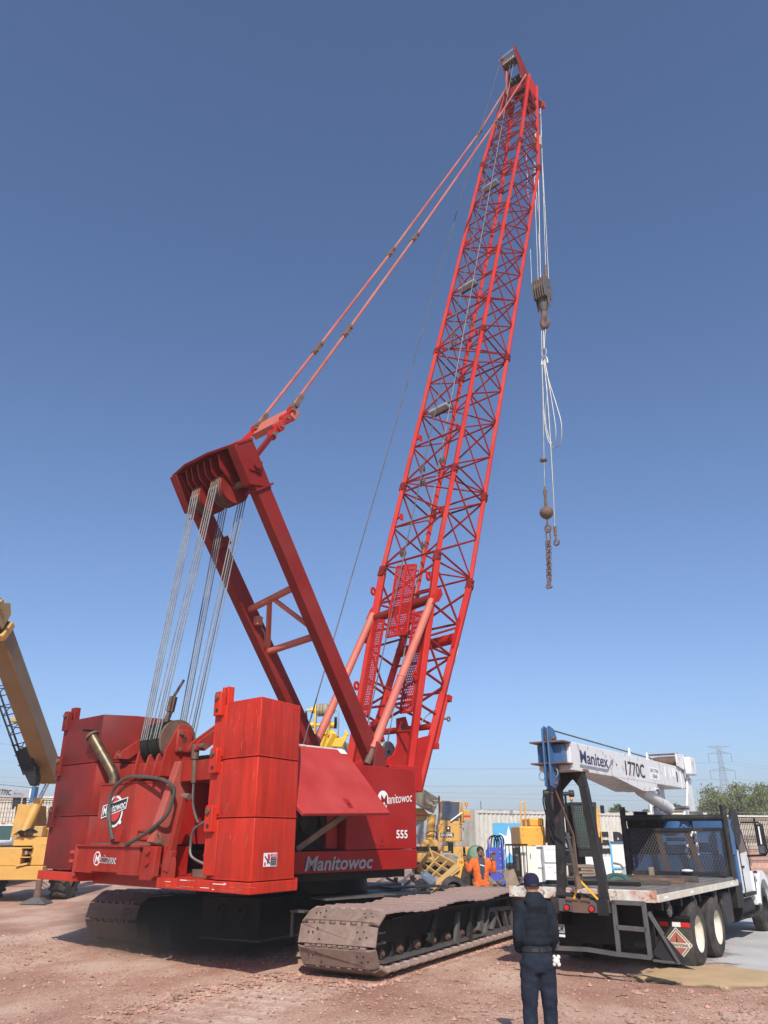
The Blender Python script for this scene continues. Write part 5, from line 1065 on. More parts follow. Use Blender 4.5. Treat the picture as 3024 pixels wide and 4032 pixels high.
# crane boom
q = K(); q.loft([[(-.28, yy, 3.10), (.30, yy, 3.10), (.30, yy, 3.56 + .01 * (yy > 3)), (-.28, yy, 3.56)] for yy in (-.60, 3.2, 6.35)]); boom = kp('crane_boom', q, 'white_rust', bevel=.012)
q = K(); q.prism([(.30, 1.5, 3.10), (.30, 2.6, 3.10), (.30, 4.05, 3.10), (.30, 4.05, 2.96), (.30, 3.1, 2.92)], (-.58, 0, 0)); q.obj('cylinder_bracket', 'white_rust', boom)
text('Manitex', 'lettering', 'navy_letter', boom, (.302, -.18, 3.24), (0, 1, 0), (0, 0, 1), 1.36, .215, bold=.015, depth=.003)
q = K(); yb = -.22; q.prism([(.303, yb, 3.215), (.303, yb, 3.165), (.303, 1.12, 3.165), (.303, 1.36, 3.32), (.303, 1.42, 3.30), (.303, 1.50, 3.43), (.303, 1.30, 3.37), (.303, 1.33, 3.345), (.303, 1.10, 3.215)], (.002, 0, 0)); q.obj('logo_arrow', 'letter_shade', boom, False)
text('1770C', 'lettering', 'ink', boom, (.302, 2.12, 3.17), (0, 1, 0), (0, 0, 1), 1.18, .27, bold=.015, depth=.003)
q = K(); q.box2((.302, 3.62, 3.18), (.304, 4.28, 3.42)); q.obj('capacity_panel', 'letter_white', boom, False)
text('CAP. 17 TON', 'lettering', 'ink', boom, (.304, 3.68, 3.32), (0, 1, 0), (0, 0, 1), .54, .075, bold=.015, depth=.003)
text('GTM-38', 'lettering', 'ink', boom, (.304, 3.80, 3.21), (0, 1, 0), (0, 0, 1), .32, .075, bold=.015, depth=.003)
for yy, h in ((4.75, .22), (5.12, .22), (5.33, .18), (5.46, .18), (5.95, .42)):
    q = K(); q.box2((.302, yy, 3.50 - h), (.31, yy + .035, 3.50)); q.obj('wear_strip', 'letter_white', boom)
q = K(); q.box2((.302, 5.62, 3.22), (.306, 5.69, 3.44)); q.obj('slot', 'ink', boom)
q = K(); q.tube((.302, 1.64, 3.33), (.306, 1.64, 3.33), .022, 8); q.obj('hole', 'ink', boom)
for yy in (2.75, 3.9):
    q = K(); q.prism([(.18, yy, 3.56), (.18, yy + .12, 3.56), (.18, yy + .06, 3.74)], (.03, 0, 0)); q.obj('rope_horn', 'white', boom)
q = K(); q.path([(.06, -.75, 3.74), (.06, 5.6, 3.66)], .014, 6); q.obj('hoist_rope', 'rope_dark', boom)
# tip: blue inner section with flanges and sheave plates
q = K(); q.box2((-.20, -.80, 3.20), (.24, -.58, 3.50)); tip = kp('boom_tip', q, 'blue', bevel=.008)
for zz in (3.535, 3.195):
    q = K(); q.box2((-.27, -.95, zz - .012), (.33, -.60, zz + .012)); q.obj('flange', 'rusty_steel', tip)
for x in (-.03, .06):
    q = K(); q.prism([(x, -1.00, 2.84), (x, -.80, 2.80), (x, -.64, 2.95), (x, -.60, 3.14), (x, -.66, 3.5), (x, -.60, 3.62), (x, -.70, 3.76), (x, -.88, 3.80), (x, -.98, 3.74), (x, -.98, 3.1)], (.03, 0, 0)); q.obj('tip_plate', 'blue', tip, bevel=.01)
for zz in (3.60, 2.98): sheave(Matrix(), (.045, -.80, zz), (1, 0, 0), .15, .05, 'rusty_steel', tip)
q = K(); q.tube((-.08, -.8, 3.6), (.14, -.8, 3.6), .03, 8); q.tube((-.08, -.8, 3.08), (.14, -.8, 3.08), .025, 8); q.tube((-.08, -.85, 2.88), (.14, -.85, 2.88), .025, 8); q.obj('pin', 'rusty_steel', tip)
q = K(); q.lathe([(.07, -.006), (.085, 0), (.07, .006)], (.10, -.86, 3.05), (.3, 1, 0), 14); q.lathe([(.06, -.006), (.072, 0), (.06, .006)], (-.1, -.9, 3.0), (.3, 1, 0), 14); q.obj('cable_coil', 'galv', tip)
q = K(); q.path([(.06, -.93, 3.7), (.045, -.95, 2.9)], .012, 6); q.path([(.0, -.7, 2.83), (.09, -.3, 2.10), (.10, -.3, 1.48)], .013, 6); q.path([(.02, -.72, 2.83), (.12, -.32, 2.10), (.13, -.30, 1.48)], .013, 6); q.obj('hoist_rope', 'rusty_steel', tip)
q = K(); q.tube((.11, -.3, 1.50), (.12, -.3, 1.30), .045, 10, .06); q.tube((.12, -.3, 1.56), (.11, -.3, 1.48), .03, 8); kp('hook_weight', q, 'rusty_steel')
q = K(); q.beam((.15, -.28, 1.42), (.40, -.24, 1.16), .03, .015, (0, 1, 0)); q.beam((.10, -.28, 1.38), (.0, -.24, 1.15), .03, .015, (0, 1, 0)); kp('tie_strap', q, 'yellow_bright')
# luffing cylinder, turret and winch
q = K(); q.tube((0, 3.85, 2.98), (0, 5.75, 2.66), .13, 16); q.obj('lift_cylinder', 'white_rust', truck)
q = K(); q.tube((-.33, 3.95, 2.99), (.36, 3.95, 2.99), .045, 10); q.tube((-.2, 5.75, 2.66), (.45, 5.75, 2.66), .05, 10); kp('cylinder_pin', q, 'chrome')
for x in (-.34, .32):
    q = K(); q.prism([(x, 5.55, 2.50), (x, 6.62, 2.50), (x, 6.60, 3.12), (x, 6.50, 3.40), (x, 6.36, 3.42), (x, 6.22, 3.1), (x, 5.95, 2.72)], (.045, 0, 0)); kp('turret_plate', q, 'white_rust', bevel=.01)
q = K(); q.tube((-.36, 6.42, 3.28), (.40, 6.42, 3.28), .055, 12); kp('boom_pivot_pin', q, 'chrome')
q = K(); q.tube((0, 6.2, 2.25), (0, 6.2, 2.52), .46, 24); kp('turntable', q, 'blue')
q = K(); q.box2((-.5, 5.7, 2.47), (.5, 6.7, 2.53)); kp('turret_base', q, 'white_rust')
q = K(); q.tube((-.30, 6.1, 3.70), (.32, 6.1, 3.70), .11, 16); wch = kp('winch_drum', q, 'rusty_steel')
for x in (-.34, .32):
    q = K(); q.prism([(x, 5.65, 3.57), (x, 6.55, 3.45), (x, 6.60, 3.75), (x, 6.3, 3.86), (x, 5.65, 3.84)], (.04, 0, 0)); q.obj('winch_plate', 'white_rust', wch, bevel=.008)
q = K(); q.tube((-.34, 5.75, 3.84), (.36, 5.75, 3.84), .02, 8); q.tube((-.34, 6.4, 3.83), (.36, 6.4, 3.83), .02, 8); q.obj('winch_bar', 'rusty_steel', wch)
q = K(); q.box2((.36, 6.15, 3.40), (.52, 6.62, 3.80)); q.obj('winch_motor', 'white_rust', wch, bevel=.03)
# cab (conventional bonnet) in white with blue rear edge
q = K(); q.box2((-1.18, 6.35, .75), (1.10, 6.42, 2.35)); kp('cab_guard', q, 'black_steel')
q = K(); q.tube((1.16, 6.25, 1.0), (1.15, 6.25, 2.15), .045, 8); q.tube((1.15, 6.25, 2.15), (1.02, 6.3, 2.22), .03, 8); kp('grab_rail', q, 'blue')
q = K(); q.prism([(1.12, 6.15, 2.30), (1.12, 6.5, 2.64), (1.12, 7.00, 2.62), (1.12, 7.12, 2.32), (1.12, 6.9, 1.95), (1.12, 6.55, 1.8)], (.06, 0, 0)); kp('exhaust_shield', q, 'dark_grey', bevel=.01)
prof = [(6.55, .80), (6.55, 2.20), (6.75, 2.38), (7.35, 2.36), (7.80, 1.80), (7.90, 1.62), (7.90, .80)]
q = K(); q.prism([(-1.10, y, z) for y, z in prof], (2.20, 0, 0)); cab = kp('cab', q, 'white', bevel=.05)
q = K(); q.prism([(1.104, y, z) for y, z in ((6.95, 1.72), (6.98, 2.22), (7.32, 2.22), (7.66, 1.76))], (.006, 0, 0)); q.obj('side_window', 'glass', cab)
q = K(); q.prism([(-1.0, 7.36, 2.30), (1.0, 7.36, 2.30), (1.0, 7.77, 1.80), (-1.0, 7.77, 1.80)], (0, .02, .02)); q.obj('windscreen', 'glass', cab)
for a, b_ in (((6.90, 1.70), (6.94, 2.27)), ((6.94, 2.27), (7.34, 2.27)), ((7.34, 2.27), (7.78, 1.70)), ((6.90, 1.70), (6.92, .85)), ((7.78, 1.70), (7.80, .95))):
    q = K(); q.beam((1.105, *a), (1.105, *b_), .016, .03, (1, 0, 0)); q.obj('door_seal', 'black_steel', cab)
q = K(); q.box2((1.10, 6.98, 1.42), (1.125, 7.14, 1.46)); q.obj('door_handle', 'black_steel', cab)
q = K(); q.loft([[(-.95, 7.88, .75), (.95, 7.88, .75), (.95, 7.88, 1.45), (.7, 7.88, 1.60), (-.7, 7.88, 1.60), (-.95, 7.88, 1.45)], [(-.85, 9.5, .75), (.85, 9.5, .75), (.85, 9.5, 1.25), (.6, 9.5, 1.40), (-.6, 9.5, 1.40), (-.85, 9.5, 1.25)]]); kp('bonnet', q, 'white', bevel=.05)
for sx in (-1, 1):
    arc = [(7.95 + .02, .62)] + [(8.55 - .72 * math.cos(R(a)), .52 + .80 * math.sin(R(a))) for a in range(10, 171, 16)]
    arc2 = [(8.55 - .60 * math.cos(R(a)), .52 + .62 * math.sin(R(a))) for a in range(170, 9, -16)]
    q = K(); q.prism([(.80 * sx, y, z) for y, z in arc + arc2], (.40 * sx, 0, 0)); fd_ = kp('front_fender', q, 'white', bevel=.03)
    q = K(); q.prism([(1.0 * sx, 7.80, .62), (1.0 * sx, 7.98, .62), (1.0 * sx, 8.0, 1.2), (1.0 * sx, 7.85, 1.35), (1.0 * sx, 7.78, 1.35)], (.14 * sx, 0, 0)); q.obj('fender_skirt', 'white', fd_, bevel=.02)
    q = K(); q.sphere((1.15 * sx, 8.05, 1.30), .05, 10, 6, (1, 1.5, .7)); q.obj('marker_lamp', 'red_lamp', fd_)
    q = K(); q.box2((1.141 * sx, 7.84, .9), (1.146 * sx, 7.92, 1.2)); q.obj('vent', 'ink', fd_)
q = K(); q.box2((-1.15, 9.5, .45), (1.15, 9.75, .85)); kp('front_bumper', q, 'black_steel', bevel=.03)
q = K(); q.box2((.75, 4.6, .45), (1.15, 5.35, 1.05)); kp('fuel_tank', q, 'dark_grey', bevel=.05)
q = K(); q.tube((.85, 6.35, .62), (.85, 7.6, .62), .27, 16); kp('step_tank', q, 'black_steel'); q = K(); q.box2((.9, 6.5, .85), (1.18, 7.7, .92)); q.box2((.95, 6.5, .45), (1.2, 7.7, .5)); kp('cab_step', q, 'black_steel')
# mirror
q = K(); q.path([(1.12, 7.45, 2.38), (1.50, 7.48, 2.38), (1.58, 7.48, 2.32), (1.60, 7.50, 1.75), (1.55, 7.5, 1.68), (1.14, 7.5, 1.66)], .022, 8); mi = kp('mirror_arm', q, 'black_steel')
q = K(); q.box((1.50, 7.46, 2.10), (.16, .09, .46)); q.obj('mirror_head', 'black_steel', mi, bevel=.02); q = K(); q.box((1.50, 7.46, 1.80), (.15, .09, .20)); q.obj('mirror_head', 'black_steel', mi, bevel=.02)
q = K(); q.box((1.50, 7.41, 1.80), (.12, .004, .16)); q.obj('mirror_glass', 'chrome', mi); q = K(); q.box((1.515, 7.41, 2.10), (.03, .004, .38)); q.obj('mirror_glass', 'letter_white', mi)
# loads lying on the deck: separate things
def deck_item(name, label, cat, build, mt, bevel=.004, group=None):
    e_ = build(MB(Matrix.Translation(truck.location) @ Matrix.Rotation(-KH, 4, 'Z'))); o = e_.obj(name, mt, None, bevel=bevel); tag(o, label, cat, group); return o
for i, (y0, x0, x1, hh, mt, lb) in enumerate(((1.2, -1.1, .55, .06, 'black_steel', 'thin black steel channel lying nearest the rear edge of the truck deck'), (1.75, -1.0, .9, .07, 'dark_wood', 'long dark timber batten lying across the truck deck behind the black channel'), (2.35, -.55, 1.0, .085, 'rusty_steel', 'rusty channel section lying across the middle of the truck deck'), (3.1, -.3, 1.05, .10, 'dark_wood', 'thick dark timber beam lying across the deck towards the headboard'))):
    deck_item('deck_beam', lb, 'beam', lambda q, y0=y0, x0=x0, x1=x1, hh=hh: q.beam((x0, y0, 1.28 + hh / 2), (x1, y0 + .25, 1.28 + hh / 2), .14, hh), mt, group='beams lying on the truck deck')
deck_item('deck_block', 'short upright timber stub on the truck deck in front of the mesh headboard', 'block', lambda q: q.box((-.15, 4.4, 1.38), (.09, .09, .20)), 'wood')
deck_item('deck_block', 'low rusty steel chock at the left side of the truck deck', 'block', lambda q: q.box((-.95, 2.2, 1.36), (.12, .16, .16)), 'rusty_steel')
# ladder leaning on the deck
ld = empty('steel_ladder', (Matrix.Translation(truck.location) @ Matrix.Rotation(-KH, 4, 'Z')) @ V(-.25, .25, 1.28), -KH); tag(ld, 'short dark steel ladder standing on the truck deck behind the boom rest', 'ladder')
for a, b_ in (((-.11, 0, .0), (-.18, 0, .86)), ((.10, 0, .0), (.03, 0, .86))):
    q = MB(); q.beam(V(*a) + V(.05, 0, .0), b_, .035, .05, (0, 1, 0)); q.obj('ladder_rail', 'mid_grey', ld)
for zz in (.16, .36, .58, .78):
    q = MB(); q.tube((-.10 - .07 * zz, 0, zz), (.14 - .07 * zz, 0, zz), .018, 8); q.obj('ladder_rung', 'mid_grey', ld)
q = MB(Matrix.Translation(truck.location) @ Matrix.Rotation(-KH, 4, 'Z')); q.lathe([(.0, .05), (.12, .05), (.16, .02), (.26, .0), (.27, .01), (.16, .035)], (-.02, 1.9, 1.30), (.25, -.6, 1), 18); tag(q.obj('green_basin', 'hat_green'), 'dark green plastic basin lying on the truck deck near the ladder', 'basin')
# ================================================================ background yard
def LE(loc, rz=0): return Matrix.Translation(loc) @ Matrix.Rotation(rz, 4, 'Z')
def prt(q, name, mt, par, **kw): return q.obj(name, mt, par, **kw)
# ---- rough terrain crane behind the house (yellow, GROVE)
gv = empty('rough_terrain_crane', (2.6, 33.0, .13)); tag(gv, 'yellow wheeled crane with glazed cab parked beyond the worker in orange', 'crane')
def g_(): return MB()
q = g_(); q.loft([[(-.46, -.0, 1.75), (.41, 0, 1.75), (.41, 0, 2.37), (-.44, 0, 2.37)], [(-.46, 1.7, 1.75), (.62, 1.5, 1.75), (.62, 1.5, 2.37), (-.44, 1.7, 2.37)]]); cab_ = prt(q, 'cab_base', 'yellow', gv, bevel=.02)
q = g_(); q.loft([[(-.40, .02, 2.37), (.41, .02, 2.37), (.64, 1.5, 2.37), (-.40, 1.6, 2.37)], [(-.26, .10, 3.26), (.52, .10, 3.22), (.68, 1.45, 3.22), (-.26, 1.5, 3.26)]]); prt(q, 'cab', 'yellow', gv, bevel=.02)
q = g_(); q.prism([(-.31, .0, 2.57), (.38, .0, 2.53), (.45, .065, 3.20), (-.25, .065, 3.22)], (0, -.015, 0)); gw = prt(q, 'front_window', 'glass', gv)
q = g_(); q.prism([(.47, .25, 2.50), (.60, 1.3, 2.50), (.655, 1.3, 3.14), (.53, .25, 3.14)], (.012, 0, 0)); prt(q, 'side_window', 'glass', gv)
for a, b_ in (((.5, .18, 1.8), (.53, .18, 3.2)), ((.60, .8, 1.8), (.62, .8, 3.2))):
    q = g_(); q.tube(a, b_, .02, 6); prt(q, 'grab_rail', 'yellow', gv)
q = g_(); q.box2((.42, .3, 1.8), (.60, 1.3, 2.35)); prt(q, 'door_panel', 'grey_letter', gv)
q = g_(); q.beam((.05, -.05, 2.50), (.52, -.08, 2.82), .045, .05); prt(q, 'wiper_bar', 'white', gv)
q = g_(); q.box2((-.37, -.012, 1.90), (.16, -.002, 2.06)); bn = prt(q, 'name_plate', 'ink', gv); text('GROVE.', 'lettering', 'letter_white', bn, (-.34, -.016, 1.925), (1, 0, 0), (0, 0, 1), .47, .11, bold=.03, depth=.002)
q = g_(); q.box2((-.13, -.012, 2.10), (.04, .0, 2.30)); prt(q, 'lamp_recess', 'ink', gv); q = g_(); q.sphere((-.05, -.03, 2.20), .06, 12, 8, (1, .5, 1)); prt(q, 'work_lamp', 'chrome', gv)
q = g_(); q.box2((-.42, -.06, 2.80), (-.35, .02, 3.44)); prt(q, 'mirror', 'red_mirror', gv, bevel=.03)
q = g_(); q.tube((-.36, 0, 3.10), (-1.15, .2, 3.0), .02, 6); q.tube((-.36, 0, 3.25), (-1.1, .4, 3.30), .012, 6); prt(q, 'mirror_arm', 'white', gv)
q = g_(); q.tube((.40, .1, 2.47), (.66, -.05, 2.48), .015, 6); q.lathe([(.0, .0), (.09, .0), (.09, .03), (0, .03)], (.68, -.06, 2.47), (0, 1, 0), 14); prt(q, 'round_mirror', 'chrome', gv)
q = g_(); q.box2((.68, 1.2, 2.46), (.98, 2.4, 2.93)); prt(q, 'rear_tank', 'yellow', gv, bevel=.02); q = g_(); q.box2((.681, 1.19, 2.66), (.982, 1.198, 2.73)); prt(q, 'stripe', 'red_tape', gv, smooth=False)
q = g_(); q.tube((.84, 1.3, 2.93), (.84, 1.3, 3.10), .02, 6); q.tube((.84, 1.3, 3.10), (.84, 1.3, 3.24), .075, 12, .065); prt(q, 'beacon', 'amber', gv)
q = g_(); q.prism([(-1.55, .5, 2.52), (-.90, .5, 2.52), (-.80, .5, 2.77), (-1.0, .5, 2.98), (-1.55, .5, 2.98)], (0, 1.5, 0)); prt(q, 'engine_hood', 'yellow', gv, bevel=.02)
q = g_(); q.box2((-1.55, .49, 2.68), (-.86, .498, 2.74)); prt(q, 'stripe', 'red_tape', gv, smooth=False)
q = g_(); q.box2((-1.55, .55, 1.65), (-.98, .60, 2.52)); prt(q, 'radiator_grille', 'grey_letter', gv)
q = g_(); q.tube((-.78, .4, 1.8), (-.66, .4, 2.75), .17, 14); prt(q, 'lift_cylinder', 'yellow', gv)
q = g_(); q.path(smooth([(-.95, .1, 2.0), (-.75, .0, 2.12), (-.55, .05, 2.08), (-.5, .1, 1.9)]), .02, 6); q.path(smooth([(-.95, .15, 1.92), (-.7, .0, 1.98), (-.5, .1, 1.85)]), .02, 6); prt(q, 'hydraulic_hose', 'black_steel', gv)
q = g_(); q.prism([(-1.15, -.1, 1.56), (-.48, -.1, 1.56), (-.50, -.1, 1.80), (-1.05, -.1, 1.80)], (0, 1.5, 0)); q.box2((-.5, -.25, 1.40), (.08, .8, 1.58)); q.box2((-1.55, -.1, 1.0), (-.4, .6, 1.42)); prt(q, 'deck', 'yellow', gv, bevel=.015)
q = g_(); q.box2((-1.5, -.2, 1.42), (-.5, .3, 1.56)); prt(q, 'valve_bank', 'black_steel', gv)
q = g_(); q.tube((.0, -.3, 1.40), (.0, -.3, 1.72), .10, 12); prt(q, 'air_filter', 'black_steel', gv)
for x0, x1, yy in ((.10, .50, -.2), (.62, .98, .3)):
    q = g_(); q.prism([(x0, yy, 1.0), (x0, yy, 1.55), (x1 - .03, yy, 1.55), (x1, yy, 1.0), (x1 - .06, yy, 1.0), (x1 - .1, yy, 1.45)], (0, .9, 0)); q.box2((x0, yy + .02, .85), (x0 + .32, yy + .9, 1.5)); prt(q, 'fender', 'yellow', gv, bevel=.015)
    q = g_(); q.lathe([(.3, -.2), (.6, -.2), (.68, -.13), (.68, .13), (.6, .2), (.3, .2)], (x1 + .05, yy + .8, .62), (1, 0, 0), 24); prt(q, 'tyre', 'rubber', gv)
q = g_(); q.box2((-1.4, .3, .55), (.9, 3.5, 1.05)); prt(q, 'chassis', 'black_steel', gv)
# its boom rises to the upper left, canvas hangs at the foot
b0 = V(-.65, .6, 3.15); b1 = V(-4.55, -4.0, 5.05); u_ = V(.3, -.2, 1)
q = g_(); q.beam(b0, b1, .60, .62, u_, .58, .60); bo_ = prt(q, 'telescopic_boom', 'beige', gv, bevel=.015)
q = g_(); q.beam(b1 + (b1 - b0).normalized() * .01, b1 + (b1 - b0).normalized() * .42, .66, .70, u_); prt(q, 'boom_collar', 'yellow_bright', gv, bevel=.04)
hd0 = V(-4.85, -4.35, 5.60)
for x in (-.26, .24):
    q = g_(); q.prism([hd0 + V(x, -.25, -.35), hd0 + V(x, .25, -.30), hd0 + V(x, .25, .55), hd0 + V(x, .05, .82), hd0 + V(x, -.2, .80), hd0 + V(x, -.3, .2)], (.06, 0, 0)); prt(q, 'head_plate', 'yellow_bright', gv, bevel=.02)
for x in (-.12, -.02, .08, .16): sheave(Matrix(), hd0 + V(x, 0, .58), (1, 0, 0), .24, .08, 'beige', gv)
for zz, l_ in ((.58, .62), (.05, .55), (-.25, .6)):
    q = g_(); q.tube(hd0 + V(-l_ * .9, 0, zz), hd0 + V(l_ * .85, 0, zz), .045, 8); q.tube(hd0 + V(.3, 0, zz), hd0 + V(.45, 0, zz), .12, 12); q.tube(hd0 + V(-.4, 0, zz), hd0 + V(-.28, 0, zz), .11, 12); prt(q, 'sheave_shaft', 'yellow_bright', gv)
q = g_(); c0_ = hd0 + V(.58, -.05, .12); q.prism([c0_ + V(0, -.12, -.42), c0_ + V(0, .08, -.42), c0_ + V(0, .22, .1), c0_ + V(0, .05, .22), c0_ + V(0, 0, .45), c0_ + V(0, -.16, .2)], (.04, 0, 0)); prt(q, 'head_block', 'grey_sheet', gv, bevel=.03)
sheave(Matrix(), hd0 + V(.50, -.05, .12), (1, 0, 0), .22, .08, 'black_steel', gv)
q = g_(); q.prism([hd0 + V(.5, -.2, -.45), hd0 + V(.95, -.2, -.35), hd0 + V(.75, -.2, -.75), hd0 + V(.35, -.2, -.72)], (0, .12, 0)); q.prism([hd0 + V(.85, -.1, -.1), hd0 + V(1.0, -.1, -.3), hd0 + V(.8, -.1, -.4)], (0, .12, 0)); prt(q, 'rope_guard', 'yellow_bright', gv, bevel=.02)
for k in range(8):                                                   # stowed lattice extension left of the head
    q = g_(); a = hd0 + V(-.75 - .12 * (k % 2), .1, .4 - .2 * k); q.tube(a, hd0 + V(-.95 + .25 * ((k + 1) % 2), .1, .25 - .2 * k), .02, 6); prt(q, 'jib_brace', 'grey_sheet', gv)
q = g_(); q.tube(hd0 + V(-.6, .1, .55), hd0 + V(-.35, .1, -1.3), .035, 6); q.tube(hd0 + V(-.95, .1, .35), hd0 + V(-1.0, .1, -1.4), .035, 6); prt(q, 'jib_chord', 'black_steel', gv)
q = g_(); mbv = []; fsv = []
A0 = [V(-2.4, -.3, 4.05), V(-1.5, -.15, 3.62), V(-.9, 0, 3.32), V(-.62, .05, 3.15)]; A1 = [V(-1.9, -.3, 3.35), V(-1.2, -.2, 3.0), V(-.9, -.05, 2.95), V(-.70, 0, 2.92)]
for i in range(10):
    t = i / 9; a = A0[0].lerp(A0[3], t); b_ = A1[0].lerp(A1[3], t); s_ = .05 * math.sin(i * 2.4)
    for k in range(5): mbv.append(a.lerp(b_, k / 4) + V(0, -.12 - s_ - .1 * math.sin(k * 1.3), 0))
for i in range(9):
    for k in range(4): fsv.append((i * 5 + k, i * 5 + k + 1, (i + 1) * 5 + k + 1, (i + 1) * 5 + k))
q.add(mbv, fsv); cvs = prt(q, 'canvas_cover', 'beige', gv); cvs.modifiers.new('t', 'SOLIDIFY').thickness = .02
# ---- rough terrain crane at the left edge
yc = empty('rough_terrain_crane', (-12.6, 28.4, 0)); tag(yc, 'yellow wheeled crane with raised boom at the left edge of the picture', 'crane')
q = g_(); q.box2((-1.3, 0, .72), (1.15, .45, 1.14)); prt(q, 'bumper', 'yellow', yc, bevel=.02)
q = g_(); q.box2((-1.3, .15, 1.14), (.30, 1.2, 1.72)); prt(q, 'front_fascia', 'yellow', yc, bevel=.03)
q = g_(); q.box2((.55, .3, 1.14), (1.22, 1.5, 1.90)); prt(q, 'side_fascia', 'yellow', yc, bevel=.05)
q = g_(); q.box2((.30, .5, 1.14), (.58, 1.2, 1.70)); prt(q, 'lamp_recess', 'black_steel', yc)
q = g_(); q.box2((.28, .1, 1.40), (.62, .6, 1.43)); q.box2((.28, .1, 1.69), (.62, .6, 1.72)); q.beam((.25, .05, 1.16), (.6, .1, 1.22), .3, .06); prt(q, 'lamp_shelf', 'yellow', yc)
q = g_(); q.sphere((.38, .3, 1.56), .09, 14, 8, (1, .6, 1)); prt(q, 'headlamp', 'chrome', yc); q = g_(); q.sphere((.52, .35, 1.54), .06, 12, 8, (1, .6, 1)); prt(q, 'indicator', 'amber', yc)
q = g_(); q.box2((-.30, .7, 1.76), (1.20, 1.8, 2.04)); prt(q, 'carrier_deck', 'yellow', yc, bevel=.02)
q = g_(); q.box2((-1.4, 1.0, 1.2), (1.2, 3.4, 1.76)); prt(q, 'carrier_body', 'black_steel', yc)
q = g_(); q.prism([(-.66, 1.2, 2.04), (.25, 1.2, 2.04), (.05, 1.2, 3.10), (-.58, 1.2, 3.14)], (0, 1.0, 0)); prt(q, 'turret_plate', 'yellow', yc, bevel=.02)
for z_, h_ in ((2.95, .05), (2.80, .14), (2.62, .16), (2.52, .04)):
    q = g_(); q.box2((-.12, 1.19, z_ - h_), (-.05, 1.199, z_)); prt(q, 'slot', 'ink', yc)
q = g_(); q.tube((.0, .75, 2.2), (.25, 1.0, 3.30), .17, 16); prt(q, 'lift_cylinder', 'yellow', yc); q = g_(); q.tube((.25, 1.0, 3.30), (.42, 1.2, 4.0), .07, 12); prt(q, 'cylinder_rod', 'chrome', yc)
for k in range(5):
    q = g_(); q.path(smooth([(-.25 + .08 * k, .55, 2.1), (0, .5, 2.25 - .03 * k), (.3, .5, 2.15 + .04 * k), (.55, .6, 2.2)]), .018, 6); prt(q, 'hydraulic_hose', 'black_steel', yc)
q = g_(); q.box2((-.34, .75, 2.04), (-.14, 1.1, 2.42)); q.box2((.30, .8, 2.04), (.62, 1.2, 2.40)); prt(q, 'valve_block', 'tan_steel', yc, bevel=.03)
q = g_(); q.prism([(.50, 1.3, 2.04), (.57, 1.3, 2.6), (.74, 1.3, 3.80), (1.6, 1.3, 3.80), (1.6, 1.3, 2.04)], (0, 1.6, 0)); prt(q, 'cab', 'yellow', yc, bevel=.03)
q = g_(); q.prism([(.66, 1.29, 2.75), (.78, 1.29, 3.45), (1.5, 1.29, 3.45), (1.5, 1.29, 2.75)], (0, .008, 0)); prt(q, 'cab_window', 'glass', yc)
q = g_(); q.box2((.53, 1.29, 2.40), (1.6, 1.298, 2.48)); prt(q, 'stripe', 'red_tape', yc, smooth=False)
q = g_(); q.box2((.0, 3.0, 2.8), (.6, 4.5, 3.85)); prt(q, 'hoist_housing', 'yellow', yc)
for x in (-1.35, 1.25):
    q = g_(); q.lathe([(.3, -.28), (.62, -.28), (.72, -.2), (.72, .2), (.62, .28), (.3, .28)], (x, 1.9, .70), (1, 0, 0), 28); ty = prt(q, 'tyre', 'rubber', yc)
    q = g_()
    for k in range(18):
        a = 2 * math.pi * k / 18
        for s_ in (-1, 1): q.beam((x, 1.9 + .74 * math.cos(a), .70 + .74 * math.sin(a)), (x + .28 * s_, 1.9 + .73 * math.cos(a + .12), .70 + .73 * math.sin(a + .12)), .09, .06, (0, math.cos(a), math.sin(a)))
    q.obj('tread_lugs', 'rubber', ty); q = g_(); q.tube((x - .2, 1.9, .70), (x + .2, 1.9, .70), .33, 18); q.obj('rim', 'tan_steel', ty)
q = g_(); q.tube((1.08, .1, .12), (1.08, .1, .75), .10, 12); q.tube((1.08, .1, .12), (1.08, .1, .42), .13, 12); jk = prt(q, 'outrigger_jack', 'rusty_steel', yc)
q = g_(); q.loft([[(1.08 + .42 * i, .1 + .38 * j, .02) for i, j in ((-1, -1), (1, -1), (1, 1), (-1, 1))], [(1.08 + .38 * i, .1 + .34 * j, .06) for i, j in ((-1, -1), (1, -1), (1, 1), (-1, 1))], [(1.08 + .13 * i, .1 + .13 * j, .20) for i, j in ((-1, -1), (1, -1), (1, 1), (-1, 1))]]); q.obj('outrigger_pad', 'mid_grey', jk)
# boom of the left crane, raised towards the camera
yb0 = V(1.38, 1.7, 3.90); yb1 = V(1.62, -6.4, 7.35)
e0 = V(-12.6, 28.4, 0)
yb0 = V(.45, 1.3, 4.05); yb1 = V(.14, -3.9, 8.10); un = (yb1 - yb0).normalized(); rx_ = un.cross(V(0, 0, 1)).normalized(); up_ = rx_.cross(un)
q = g_(); q.beam(yb0, yb1, .62, .62, up_); yb = prt(q, 'telescopic_boom', 'boom_tan', yc, bevel=.03) if 'boom_tan' in MATS else None
if yb is None:
    mat('boom_tan', (0.23, 0.130, 0.048), 0.5, var=0.1, scale=1.0, dirt=(0.26, 0.21, 0.14), damt=0.5, dscale=0.6)
    yb = prt(q, 'telescopic_boom', 'boom_tan', yc, bevel=.03)
q = g_(); q.beam(yb1, yb1 + un * .25, .74, .74, up_); q.obj('boom_collar', 'yellow', yb, bevel=.04)
q = g_(); q.beam(yb1 + un * .2, yb1 + un * .9, .5, .6, up_); q.obj('boom_head', 'black_steel', yb)
hh_ = yb1 + un * .75
